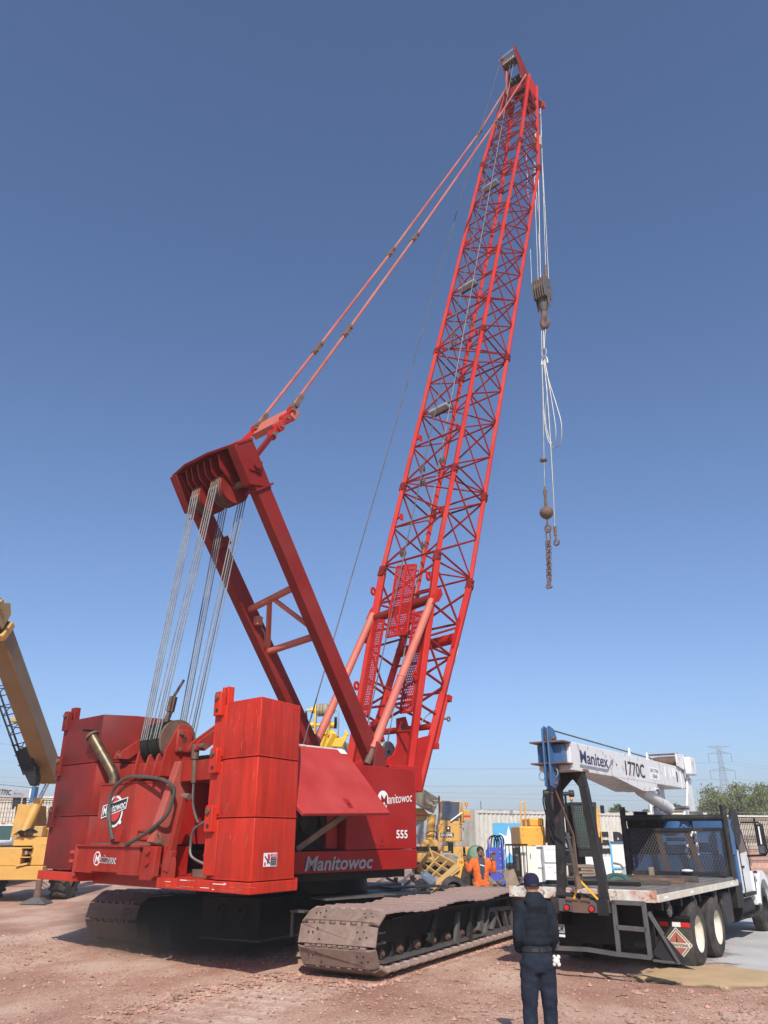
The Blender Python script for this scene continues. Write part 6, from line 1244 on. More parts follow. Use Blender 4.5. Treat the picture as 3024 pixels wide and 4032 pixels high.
for x in (-.32, .28):
    q = g_(); q.prism([hh_ + rx_ * x + un * a + up_ * c_ for a, c_ in ((-.4, -.2), (-.3, .45), (.05, .62), (.25, .35), (.65, .2), (.75, -.05), (.3, -.35))], rx_ * .06); q.obj('head_plate', 'tan_steel', yb, bevel=.02)
q = g_(); q.tube(hh_ - rx_ * .5 + un * .55, hh_ + rx_ * .55 + un * .55, .06, 10); q.tube(hh_ + rx_ * .3 + un * .55, hh_ + rx_ * .42 + un * .55, .11, 10); q.tube(hh_ - rx_ * .4, hh_ + rx_ * .4, .05, 8); q.tube(hh_ - rx_ * .4 + un * .2, hh_ + rx_ * .3 + un * .2, .05, 8); q.obj('head_shaft', 'tan_steel', yb)
sheave(Matrix(), hh_, rx_, .3, .1, 'black_steel', yb)
for t_, kind in ((-.2, 0), (.40, 1), (.66, 0)):
    p = yb0.lerp(yb1, 1 - max(t_, 0) if t_ > 0 else 1.0) + rx_ * .40 + up_ * .30
    q = g_(); q.tube(p, p + rx_ * .25 + up_ * .12, .035, 8); q.obj('rope_bracket', 'tan_steel', yb)
    if kind: q = g_(); q.sphere(p + rx_ * .33 + up_ * .1, .10, 12, 8); q.obj('bracket_ball', 'black_steel', yb)
    else: q = g_(); q.box(p + rx_ * .1, (.16, .16, .3)); q.obj('bracket_plate', 'tan_steel', yb, bevel=.03)
# stowed lattice jib beneath
ja, jb_ = V(-1.75, .0, 7.9), V(.12, .1, 4.15); ju = (jb_ - ja).normalized(); jr = ju.cross(V(0, 1, 0)).normalized(); jo = V(0, .5, 0)
q = g_()
for s_ in (-1, 1):
    for k_ in (0, 1): q.tube(ja + jr * .36 * s_ + jo * k_, jb_ + jr * .20 * s_ + jo * k_ * .7, .035, 6)
jb_o = prt(q, 'lattice_jib', 'black_steel', yc)
for k in range(11):
    a = k / 11; b_ = (k + 1) / 11
    for s_ in (-1, 1):
        q = g_(); w0, w1 = .36 - .16 * a, .36 - .16 * b_
        q.tube(ja.lerp(jb_, a) + jr * w0 * s_, ja.lerp(jb_, b_) - jr * w1 * s_ * (1 if k % 2 else -1) * -1, .018, 5); q.obj('jib_brace', 'black_steel', jb_o)
    q = g_(); q.tube(ja.lerp(jb_, a) - jr * .3, ja.lerp(jb_, a) + jr * .3 + jo, .018, 5); q.tube(ja.lerp(jb_, a) + jr * .3, ja.lerp(jb_, b_) + jr * .28 + jo, .018, 5); q.obj('jib_brace', 'black_steel', jb_o)
q = g_(); q.prism([jb_ - jr * .22 - ju * .9, jb_ + jr * .25 - ju * .9, jb_ + jr * .18 + ju * .25, jb_ + jr * .05 + ju * .5, jb_ - jr * .12 + ju * .45, jb_ - jr * .18], jo * .8); q.obj('jib_foot', 'black_steel', jb_o, bevel=.02)
q = g_(); p = ja.lerp(jb_, .56); q.box(p + jr * .25, (.55, .5, .16)); q.box(p - V(1.2, 0, .1), (1.4, .1, .14)); q.obj('jib_clamp', 'tan_steel', jb_o, bevel=.03)
# ---- second boom truck, mostly hidden at the far left
t2 = empty('boom_truck', (-19.0, 38.0, .2)); tag(t2, 'grey crane boom of a truck at far left, behind the yellow crane', 'boom truck')
q = g_(); q.loft([[(-2.2, 0, 3.58), (-2.2, .5, 3.58), (-2.2, .5, 4.16), (-2.2, 0, 4.16)], [(2.53, 0, 3.50), (2.53, .5, 3.50), (2.53, .5, 3.86), (2.53, 0, 3.86)]]); b2 = prt(q, 'crane_boom', 'grey_letter', t2, bevel=.01)
text('1770C', 'lettering', 'ink', b2, (1.12, -.004, 3.64), (1, 0, -.06), (0, 0, 1), .56, .24, bold=.03, depth=.003); text('Manitex', 'lettering', 'letter_shade', b2, (1.80, -.004, 3.62), (1, 0, -.06), (0, 0, 1), .45, .16, bold=.02, depth=.003)
q = g_(); q.prism([(1.78, -.006, 3.585), (2.2, -.006, 3.555), (2.32, -.006, 3.70), (2.28, -.006, 3.58), (2.2, -.006, 3.52), (1.78, -.006, 3.55)], (0, -.002, 0)); q.obj('logo_arrow', 'letter_shade', b2, False)
q = g_(); q.box2((2.53, -.02, 3.5), (2.60, .5, 3.88)); prt(q, 'tip_plate', 'white', t2); q = g_(); q.box2((2.6, 0, 3.3), (2.75, .4, 4.0)); prt(q, 'tip_head', 'blue', t2)
q = g_(); q.tube((-2.2, .2, 4.38), (2.6, .2, 3.95), .012, 5); prt(q, 'hoist_rope', 'rope_dark', t2)
q = g_(); q.prism([(1.75, .1, 3.50), (2.1, .1, 3.5), (2.1, .1, 1.2), (1.95, .1, 3.2), (1.78, .1, 3.0)], (0, .1, 0)); q.box2((2.22, .1, 1.0), (2.36, .2, 3.5)); prt(q, 'boom_rest', 'dark_grey', t2)
q = g_(); q.box2((-3.5, -.6, .9), (2.4, 1.8, 1.1)); prt(q, 'deck', 'dark_grey', t2)
# ---- white pickup at the far left
pk = empty('pickup_truck', (-16.4, 34.6, .12)); tag(pk, 'white pickup truck partly visible beyond the yellow crane at far left', 'pickup truck')
q = g_(); q.loft([[(-.9, -.1, 1.75), (1.0, -.1, 1.75), (1.0, 1.6, 1.75), (-.9, 1.6, 1.75)], [(-.75, .45, 2.40), (.85, .45, 2.40), (.85, 1.5, 2.40), (-.75, 1.5, 2.40)]]); prt(q, 'cab', 'white', pk, bevel=.04)
q = g_(); q.prism([(-.85, -.07, 1.80), (.95, -.07, 1.80), (.81, .42, 2.34), (-.71, .42, 2.34)], (0, -.02, .015)); prt(q, 'windscreen', 'glass_green', pk)
q = g_(); q.box2((-1.0, -1.5, .9), (1.1, 0, 1.78)); prt(q, 'bonnet', 'white', pk, bevel=.08); q = g_(); q.box2((-1.0, 0, .6), (1.1, 3.4, 1.5)); prt(q, 'body', 'white', pk, bevel=.06)
for x in (-.1, .3, .75):
    q = g_(); q.box((x, .5, 2.43), (.12, .08, .05)); prt(q, 'roof_lamp', 'red_lamp', pk)
for x in (-.9, 1.0):
    q = g_(); q.lathe([(.2, -.12), (.36, -.12), (.4, -.08), (.4, .08), (.36, .12), (.2, .12)], (x, -.7, .40), (1, 0, 0), 20); prt(q, 'tyre', 'rubber', pk)
# ---- shipping container
ca = Vector((4.27, 38.78)); cd = Vector((.833, .554)); cang = math.atan2(cd.y, cd.x)
cn = empty('shipping_container', (ca.x, ca.y, .30), cang); tag(cn, 'long white corrugated shipping container with sky blue star logo, rust streaked', 'container')
CL, CHh = 12.2, 2.9
vs = []; fs = []; n_ = 44; prof_ = []
for k in range(n_):
    x = .15 + (CL - .3) * k / n_; s_ = (CL - .3) / n_
    prof_ += [(x, 0), (x + s_ * .32, 0), (x + s_ * .5, .045), (x + s_ * .82, .045)]
prof_.append((CL - .15, 0))
for x, y in prof_: vs += [(x, y, .18), (x, y, CHh - .14)]
fs = [(2 * i, 2 * i + 2, 2 * i + 3, 2 * i + 1) for i in range(len(prof_) - 1)]
q = MB().add(vs, fs); q.box2((0, .05, .1), (CL, 2.44, CHh - .05)); body = q.obj('corrugated_wall', 'container', cn, smooth=False)
q = g_(); q.box2((0, -.03, CHh - .14), (CL, .06, CHh - .02)); q.box2((0, -.03, 0), (CL, .06, .18)); q.box2((0, -.035, .18), (.15, .06, CHh - .14)); q.box2((CL - .15, -.035, .18), (CL, .06, CHh - .14)); prt(q, 'rail_frame', 'container', cn, bevel=.01)
for k in range(17):
    q = g_(); x = .3 + .72 * k; q.box2((x, -.02, CHh - .02), (x + random.uniform(.15, .4), .3, CHh + .012)); prt(q, 'roof_lip', 'roof_rust' if k % 3 else 'container', cn)
q = g_(); q.box2((-.02, -.01, .0), (.0, 2.44, CHh)); prt(q, 'end_wall', 'container', cn)
q = g_(); q.box2((-.9, .5, 0), (-.45, 1.4, 2.2)); prt(q, 'end_door', 'roof_rust', cn)
r_ = .1; q = g_(); z0, z1, x0, x1 = .42, 2.34, 1.06, 3.04
q.prism([(x0, -.003, z0), (x1, -.003, z0), (x1, -.003, z1), (x0 + .08, -.003, z1), (x0 + .02, -.003, z1 - .02), (x0, -.003, z1 - .08)], (0, .0015, 0)); lg = prt(q, 'logo_panel', 'sky_blue', cn, smooth=False)
sc0 = (2.04, 1.42); st_ = []
for k in range(14):
    a = math.pi / 2 + k * math.pi / 7; rr_ = .80 if k % 2 == 0 else .37; st_.append((sc0[0] + rr_ * math.cos(a), -.006, sc0[1] + rr_ * math.sin(a)))
q = g_(); q.prism(st_, (0, -.002, 0)); q.obj('logo_star', 'letter_white', lg, False)
for ch__, x_, w_ in (('M', 5.30, 1.2), ('A', 6.65, 1.2), ('E', 8.11, .92), ('R', 9.37, 1.05), ('S', 10.60, 1.0)): text(ch__, 'lettering', 'ink', cn, (x_, -.004, .92), (1, 0, 0), (0, 0, 1), w_, 1.05, bold=.05, depth=.003)
# ---- excavator behind the fridges
ev = empty('excavator', (6.6, 33.0, .13)); tag(ev, 'yellow excavator with black folded boom between fridges and container', 'excavator')
q = g_(); q.box2((-1.22, 0, 1.52), (-.22, 2.4, 2.30)); prt(q, 'engine_house', 'yellow_exc', ev, bevel=.05)
q = g_(); q.box2((-.78, .2, 2.30), (-.20, 2.0, 2.60)); prt(q, 'engine_cover', 'yellow_exc', ev, bevel=.05)
for a, b_ in (((-.25, 1.999), (0, 0)),):
    q = g_(); q.box2((-1.15, -.012, 1.56), (-.45, 0, 1.86)); prt(q, 'access_panel', 'yellow_exc', ev, bevel=.01)
for x, z_ in ((-1.1, 2.2), (-.52, 2.18), (-1.1, 1.97)):
    q = g_(); q.tube((x, 0, z_), (x, -.015, z_), .018, 8); prt(q, 'panel_bolt', 'black_steel', ev)
q = g_(); q.path([(-1.12, .1, 2.3), (-1.12, .1, 3.15), (-1.06, .1, 3.19), (-.98, .1, 3.19), (-.94, .1, 3.15), (-.94, .1, 2.3)], .03, 8); prt(q, 'handrail', 'yellow_exc', ev)
q = g_(); q.prism([(-.18, -.6, 1.6), (-.12, -.6, 3.5), (-.02, -.6, 3.8), (.25, -.6, 3.82), (.42, -.6, 3.6), (.48, -.6, 1.6)], (0, .5, 0)); prt(q, 'boom', 'black_steel', ev, bevel=.03)
q = g_(); q.beam((.03, -.66, 3.55), (.12, -.66, 2.6), .22, .06, (0, 1, 0)); prt(q, 'boom_face', 'dark_grey', ev, bevel=.02)
for x in (-.30, .0, .32, .60):
    q = g_(); q.tube((x, -.5, 1.7), (x * .8 + .1, -.55, 3.45), .045 if abs(x) > .1 else .09, 10); prt(q, 'hydraulic_line', 'black_steel' if x != .0 else 'dark_grey', ev)
q = g_(); q.tube((-.28, -.65, 3.50), (.88, -.65, 3.48), .075, 12); q.tube((-.30, -.65, 3.50), (-.1, -.65, 3.50), .13, 12); q.tube((.72, -.65, 3.49), (.90, -.65, 3.49), .13, 12); prt(q, 'boom_pin', 'dark_grey', ev)
for k in range(5):
    q = g_(); x = -.25 + .07 * k; q.path(smooth([(x, -.7, 3.6 + .03 * k), (x - .1, -.75, 3.2), (x + .02 * k, -.72, 2.6), (x + .1 + .08 * k, -.7, 2.0), (x + .3, -.7, 1.6)]), .03, 6); prt(q, 'hydraulic_hose', 'black_steel', ev)
q = g_(); q.tube((.30, -.75, 2.2), (.36, -.75, 1.65), .05, 8); q.box((.36, -.75, 1.62), (.14, .1, .1)); prt(q, 'coupling', 'galv', ev)
q = g_()
for a, b_ in (((.85, -.35, 3.14), (1.78, -.35, 3.14)), ((.85, -.35, 3.14), (.97, -.35, 1.52)), ((1.78, -.35, 3.14), (1.64, -.35, 1.52)), ((.97, -.35, 1.52), (1.64, -.35, 1.52)), ((.85, -.35, 3.14), (.85, .9, 3.14)), ((1.78, -.35, 3.14), (1.78, .9, 3.14))): q.beam(a, b_, .09, .09)
prt(q, 'cab_frame', 'dark_grey', ev, bevel=.01)
q = g_(); q.box2((.88, -.2, 1.5), (1.72, 1.2, 1.56)); q.box2((.88, 1.15, 1.5), (1.72, 1.2, 3.1)); q.box2((.86, -.3, 3.08), (1.76, 1.2, 3.16)); prt(q, 'cab_shell', 'black_steel', ev)
q = g_(); q.box2((.94, -.33, 1.56), (1.70, -.32, 3.08)); prt(q, 'cab_window', 'glass_green', ev)
q = g_()
for k in range(11): q.tube((.92 + .075 * k, -.37, 3.08), (.98 + .062 * k, -.37, 1.6), .006, 4)
for k in range(18): q.tube((.90, -.372, 1.6 + .085 * k), (1.72, -.372, 1.6 + .085 * k), .006, 4)
prt(q, 'window_guard', 'black_steel', ev, smooth=False)
q = g_(); q.box2((1.15, .3, 1.6), (1.5, .5, 2.45)); q.box2((1.22, .32, 2.45), (1.43, .45, 2.72)); prt(q, 'seat', 'ink', ev, bevel=.05)
q = g_(); q.box2((.95, -.36, 1.20), (1.66, .4, 1.50)); prt(q, 'cab_skirt', 'black_steel', ev); q = g_(); q.tube((1.35, -.37, 1.36), (1.35, -.38, 1.36), .04, 10); prt(q, 'skirt_plug', 'dark_grey', ev)
q = g_(); q.sphere((.92, -.1, 3.30), .07, 12, 8, (1, 1, 1.3)); prt(q, 'beacon', 'amber', ev)
q = g_(); q.box2((1.79, -.3, 1.9), (1.87, .6, 3.05)); prt(q, 'cab_side_panel', 'yellow_exc', ev); q = g_(); q.tube((1.90, -.3, 3.0), (1.92, -.3, 1.7), .02, 6); prt(q, 'grab_rail', 'yellow_exc', ev)
q = g_(); q.box((2.06, -.3, 2.92), (.16, .06, .3)); prt(q, 'mirror', 'black_steel', ev, bevel=.03)
q = g_(); q.box2((-1.2, 0, .9), (1.8, 2.4, 1.5)); prt(q, 'upper_frame', 'black_steel', ev); q = g_(); q.box2((-1.4, -.6, 0), (-.8, 3, .9)); q.box2((1.2, -.6, 0), (1.8, 3, .9)); prt(q, 'crawler', 'black_steel', ev, bevel=.1)
q = g_(); q.box2((1.0, -1.2, .55), (1.95, -1.15, 1.22)); q.box2((1.0, -1.2, .3), (1.3, -1.15, .6)); prt(q, 'white_panel', 'white', ev)
# ---- fridges, gate, blue attachment, junk
f1 = empty('refrigerator', (5.25, 30.0, .08)); tag(f1, 'open white refrigerator with cream door swung towards the camera', 'refrigerator')
q = g_(); q.box2((-.38, -.02, .02), (.20, .04, 1.65)); prt(q, 'door', 'fridge_cream', f1, bevel=.015); q = g_(); q.box2((-.05, -.05, 1.25), (-.03, -.02, 1.42)); prt(q, 'door_handle', 'ink', f1)
q = g_(); q.box2((.24, .3, 0), (.41, .95, 1.68)); prt(q, 'inner_wall', 'fridge', f1, bevel=.01)
q = g_(); q.box2((.20, .25, .96), (.40, .9, 1.0)); q.box2((.21, .2, 1.64), (.41, .95, 1.68)); prt(q, 'shelf', 'fridge', f1)
for k in range(5):
    q = g_(); q.box2((.20, .28, .3 + .1 * k), (.26, .32, .33 + .1 * k)); prt(q, 'shelf_bracket', 'fridge', f1)
f2 = empty('refrigerator', (5.95, 29.9, .08)); tag(f2, 'white two door refrigerator standing beside the truck deck', 'refrigerator')
q = g_(); q.box2((-.29, .03, 0), (.44, .72, 1.68)); prt(q, 'cabinet', 'fridge', f2, bevel=.015)
q = g_(); q.box2((-.28, -.03, 1.12), (.42, .03, 1.68)); d1 = prt(q, 'freezer_door', 'fridge', f2, bevel=.03); q = g_(); q.box2((-.28, -.03, .06), (.42, .03, 1.09)); d2 = prt(q, 'door', 'fridge', f2, bevel=.03)
for z_ in (1.56, 1.36):
    q = g_(); q.box2((-.18, -.045, z_ - .012), (.34, -.03, z_ + .012)); q.obj('door_rib', 'fridge', d1, bevel=.008)
q = g_(); q.box2((.02, -.05, .80), (.34, -.03, .98)); q.obj('ice_tray', 'fridge', d2, bevel=.015); q = g_(); q.box2((-.18, -.045, .97), (.36, -.03, .99)); q.obj('door_rib', 'fridge', d2, bevel=.008)
gt = empty('iron_gate', (4.65, 29.6, .08)); tag(gt, 'black iron bar gate leaning beside the cream fridge door', 'gate')
q = g_(); q.box2((-.37, 0, 1.68), (.42, .05, 1.74)); q.box2((-.40, 0, .2), (.36, .05, .25)); prt(q, 'gate_rail', 'black_steel', gt)
for k in range(7):
    q = g_(); x = -.36 + .122 * k; q.tube((x, .02, 1.70), (x - .01, .02, .22), .017, 6); prt(q, 'gate_bar', 'black_steel', gt)
bl = empty('hydraulic_attachment', (3.72, 28.0, .03)); tag(bl, 'blue hydraulic attachment plate with black hoses behind the orange worker', 'attachment')
q = g_(); q.prism([(-.32, 0, .4), (.28, 0, .4), (.28, 0, 1.62), (.20, 0, 1.70), (-.22, 0, 1.70), (-.32, 0, 1.60)], (0, .12, 0)); prt(q, 'base_plate', 'blue_equip', bl, bevel=.01)
for x in (-.26, .20):
    q = g_(); q.prism([(x, -.12, .9), (x, .05, .9), (x, .05, 1.85), (x, -.03, 1.98), (x, -.12, 1.8)], (.06, 0, 0)); prt(q, 'side_ear', 'blue_equip', bl, bevel=.02)
for x in (-.16, .14):
    for z_ in (1.55, 1.35, 1.15, .95):
        q = g_(); q.tube((x, 0, z_), (x, -.03, z_), .025, 8); prt(q, 'bolt', 'galv', bl)
for k in range(4):
    q = g_(); q.path(smooth([(-.25 + .1 * k, .1, 1.6), (-.2 + .1 * k, .02, 1.95 + .05 * (k % 2)), (-.05 + .09 * k, -.03, 2.05), (.05 + .08 * k, .0, 1.85), (.02 + .06 * k, .05, 1.5)]), .022, 6); prt(q, 'hose', 'black_steel', bl)
mat('green_plastic', (0.10, 0.20, 0.12), 0.6, var=0.15, dirt=(0.35, 0.32, 0.24), damt=.5)
q = g_(); q.lathe([(0.001, .12), (.2, .1), (.3, .0), (.3, -.1)], (3.15, 28.9, 1.52), (-.2, -1, .5), 16); tag(q.obj('drum_cover', 'green_plastic'), 'faded green dished cover behind the orange worker', 'cover')
# tan frames in the scrap heap
fr = empty('tipped_framework', (1.5, 24.0, .25)); tag(fr, 'tan welded steel frame tipped over in the scrap heap', 'frame')
Pf = [V(-.17, 0, 1.39), V(.55, 0, 1.04), V(-.02, -.3, .62), V(-.54, -.3, 1.0)]
for i in range(4):
    q = g_(); q.beam(Pf[i], Pf[(i + 1) % 4], .05, .16, (0, -.6, 1)); prt(q, 'frame_bar', 'tan_steel', fr)
for a, b_ in ((.33, .33), (.66, .66)):
    q = g_(); q.beam(Pf[0].lerp(Pf[1], a), Pf[3].lerp(Pf[2], b_), .04, .10, (0, -.6, 1)); prt(q, 'frame_bar', 'tan_steel', fr)
for a in (.35, .7):
    q = g_(); q.beam(Pf[0].lerp(Pf[3], a), Pf[1].lerp(Pf[2], a), .04, .08, (0, -.6, 1)); prt(q, 'frame_bar', 'tan_steel', fr)
q = g_(); q.beam((-.25, -.1, 1.62), (-.08, -.1, 1.2), .07, .05); prt(q, 'frame_post', 'tan_steel', fr)
fr2 = empty('fallen_girder', (1.75, 23.7, .2)); tag(fr2, 'tan channel beam lying aslant in front of the tipped scrap frame', 'frame')
q = g_(); q.beam((-.38, -.1, .52), (.35, -.1, 1.02), .06, .20, (0, -1, .3)); prt(q, 'channel_web', 'tan_steel', fr2); q = g_(); q.beam((-.40, -.16, .60), (.32, -.16, 1.12), .14, .03, (0, -1, 1)); prt(q, 'channel_flange', 'tan_steel', fr2)
q = g_(); q.beam((.30, -.05, .70), (.40, -.05, 1.12), .10, .10); q.lathe([(.05, -.04), (.11, -.04), (.11, .04), (.05, .04), (.05, -.04)], (.40, -.05, 1.2), (0, 1, 0), 14); prt(q, 'eye_bracket', 'yellow_exc', fr2)
q = g_(); q.lathe([(.001, -.02), (.03, -.02), (.035, .03), (.13, .07), (.14, .12), (.135, .16), (.14, .20), (.135, .25), (.14, .30), (.14, .40), (.10, .44), (.001, .445)], (1.03, 23.5, 1.13), (.75, .1, -.55), 20); tag(q.obj('water_jug', 'plastic_jug'), 'bluish clear plastic water jug lying on the scrap heap', 'jug')
q = g_(); q.lathe([(.2, -.08), (.28, -.09), (.28, .09), (.2, .08), (.2, -.08)], (1.95, 24.6, 1.45), (.15, -.3, 1), 20); tag(q.obj('flange_ring', 'beige'), 'tan flanged pipe ring sitting on the scrap heap', 'ring')
for i, (x, y, z_, ax_, lb) in enumerate(((2.1, 23.2, .72, (.1, -.4, 1), 'worn tyre lying flat on the scrap heap left of the orange worker'), (1.85, 22.4, .78, (.2, -.8, .6), 'thin rimmed tyre showing as an arch just above the crawler top'))):
    q = g_(); q.lathe([(.20, -.06), (.30, -.09), (.36, -.06), (.37, 0), (.36, .06), (.30, .09), (.20, .06)], (x, y, z_), ax_, 24); tag(q.obj('discarded_tire', 'rubber'), lb, 'tyre', 'tyres in the scrap heap')
q = g_(); q.prism([(3.36, 24.0, 1.12), (3.68, 24.0, 1.23), (3.83, 23.9, .70), (3.50, 23.9, .60)], (0, .05, 0)); tag(q.obj('timber_board', 'wood'), 'square brown board leaning beside the iron gate', 'board')
q = g_(); q.beam((2.75, 24.2, 1.15), (3.1, 23.9, .80), .22, .10); tag(q.obj('timber_block', 'wood'), 'weathered timber block lying right of the orange worker', 'block')
mat('scrap', (0.13, 0.105, 0.085), 0.75, var=0.5, scale=1.2, dirt=(0.30, 0.22, 0.15), damt=.7, dscale=1.5)
heap = MB()
for i in range(170):
    x = random.uniform(.2, 4.6); y = random.uniform(23.8, 27.5); h = .75 + .35 * noise.noise(Vector((x, y, 0))) * 1.2 + .04 * (y - 24)
    a = V(x, y, random.uniform(.1, h)); d = V(random.uniform(-1, 1), random.uniform(-.6, .6), random.uniform(-.5, .6)).normalized() * random.uniform(.15, .6)
    if random.random() < .6: heap.beam(a, a + d, random.uniform(.03, .16), random.uniform(.02, .06))
    else: heap.tube(a, a + d, random.uniform(.015, .06), 6)
o = heap.obj('scrap_heap', 'scrap'); o['kind'] = 'stuff'; o['label'] = 'tangled heap of rusty scrap metal and timber behind the crawler'; o['category'] = 'scrap heap'
mound = MB(); vs = []; fs = []
for j in range(25):
    for i in range(41):
        x = -.6 + 6.6 * i / 40; y = 23.2 + 6.0 * j / 24; e_ = min(1, min(i, 40 - i) / 6, min(j, 24 - j) / 5)
        vs.append((x, y, ground_z(x, y) - .05 + e_ * (.55 + .3 * noise.noise(Vector((x * 1.3, y * 1.3, 3))) + .12 * noise.noise(Vector((x * 5, y * 5, 1))))))
for j in range(24):
    for i in range(40): fs.append((j * 41 + i, j * 41 + i + 1, (j + 1) * 41 + i + 1, (j + 1) * 41 + i))
o = mound.add(vs, fs).obj('rubble_mound', 'scrap', smooth=False); o['kind'] = 'structure'
# right hand leftovers beyond the truck
tb = empty('blue_framed_panel', (7.05, 26.0, .02)); tag(tb, 'cream panel with sky blue frame standing behind the truck deck', 'panel')
q = g_(); q.box2((0, 0, .3), (.95, .03, 1.86)); prt(q, 'panel_board', 'fridge_cream', tb)
for a, b_ in (((-.03, .2), (-.03, 1.9)), ((.98, .2), (.98, 1.9)), ((-.03, 1.88), (.98, 1.88)), ((.0, 1.15), (.95, 1.15))):
    q = g_(); q.beam((a[0], -.02, a[1]), (b_[0], -.02, b_[1]), .05, .05, (0, 1, 0)); prt(q, 'frame_edge', 'sky_blue' if a[1] != 1.88 else 'blue', tb)
q = g_(); q.path(smooth([(6.98, 25.7, 1.32), (7.15, 25.6, 1.28), (7.25, 25.6, 1.18), (7.4, 25.6, 1.25), (7.55, 25.6, 1.2)]), .035, 6); q.path(smooth([(7.27, 25.6, 1.2), (7.3, 25.6, 1.0), (7.38, 25.6, .7)]), .03, 6); tag(q.obj('dead_branch', 'wood'), 'forked dead branch in front of the blue framed panel', 'branch')
q = g_(); q.prism([(6.99, 24.5, 1.28), (7.20, 24.5, 1.15), (7.10, 24.4, .95), (6.70, 24.4, .95)], (0, .02, 0)); q.prism([(7.22, 24.45, 1.14), (7.40, 24.4, .96), (7.08, 24.4, .95)], (0, .02, 0)); tag(q.obj('grey_sheet_metal', 'grey_sheet'), 'bent grey metal sheet standing behind the truck deck', 'sheet')
pal = empty('timber_stack', (6.42, 27.0, .02)); tag(pal, 'stack of brown boards seen through the boom rest', 'timber stack')
for k in range(9):
    q = g_(); q.box((random.uniform(-.04, .04), 0, .5 + .085 * k), (.55 + random.uniform(-.06, .06), .9, .065)); prt(q, 'board', 'wood', pal)
# ---- perimeter wall with fence, right and left
def wall(name, p0, p1, h0, h1, hz, lab, fence=True, brickbase=True):
    p0, p1 = Vector(p0), Vector(p1); d = p1 - p0; L_ = d.length; an = math.atan2(d.y, d.x)
    wo = empty(name, (p0.x, p0.y, hz), an); tag(wo, lab, 'wall')
    q = g_(); q.box2((0, .05, 0), (L_, .25, h1)); q.obj('wall_core', 'concrete', wo)
    q = g_(); q.box2((-.05, -.06, h1), (L_, .30, h1 + .10)); q.obj('wall_cap', 'cream_rail', wo)
    bw, bh = .62, .30; row = 0; z_ = 0.0
    shared = {}
    while z_ < h1 - .05:
        hh = min(bh, h1 - z_); x = -(row % 2) * bw / 2
        bricky = brickbase and z_ < h0
        q = MB(); q.box2((0, 0, 0), (bw - .02, .06, hh - .02)); me = q.mesh('wall_block', 'brick' if bricky else 'block')
        while x < L_:
            if x >= -.01: inst('wall_block', me, wo, Matrix.Translation((x, 0, z_)))
            x += bw
        z_ += bh; row += 1
    if brickbase:
        q = g_(); q.box2((0, -.05, h0 - .03), (L_, .05, h0 + .12)); q.obj('band_course', 'concrete', wo)
    return wo, L_, an
wr, wl_, wan = wall('perimeter_wall', (20.2, 49.5), (29.0, 53.0), 1.05, 2.80, .32, 'block wall with pink brick base and pale cap at the right edge')
wall('perimeter_wall', (13.0, 52.0), (20.5, 52.5), .0, 3.0, .32, 'plain rear block wall with pale cap between container and tree', brickbase=False)
def fence(name, p0, p1, z0, z1, lab, step=.13, post=1.6):
    p0, p1 = Vector(p0), Vector(p1); d = p1 - p0; L_ = d.length; an = math.atan2(d.y, d.x)
    fo = empty(name, (p0.x, p0.y, z0), an); tag(fo, lab, 'fence')
    for z_ in (.10, z1 - z0 - .15, z1 - z0 - .02):
        q = g_(); q.box2((0, -.02, z_), (L_, .02, z_ + .04)); q.obj('fence_rail', 'black_steel', fo)
    q = MB(); q.box2((-.012, -.012, 0), (.012, .012, z1 - z0)); me = q.mesh('fence_bar', 'black_steel', False)
    q = MB(); q.box2((-.04, -.04, -.1), (.04, .04, z1 - z0)); mp = q.mesh('fence_post', 'black_steel', False)
    k = 0
    while k * step < L_:
        inst('fence_bar', me, fo, Matrix.Translation((k * step, 0, 0))); k += 1
    x = .35
    while x < L_: inst('fence_post', mp, fo, Matrix.Translation((x, -.03, 0))); x += post
    return fo
fence('iron_fence', (20.0, 48.2), (26.2, 50.6), 1.62, 3.05, 'black iron bar fence standing in front of the right hand wall')
wall('perimeter_wall', (-34, 58.0), (-23.0, 60.0), .0, 4.3, .3, 'grey block wall at the far left beyond the parked pickup', brickbase=False)
fence('iron_fence', (-26.5, 50.0), (-17.2, 52.0), 2.05, 4.1, 'black iron bar fence at the far left behind the pickup', .17, 2.4)
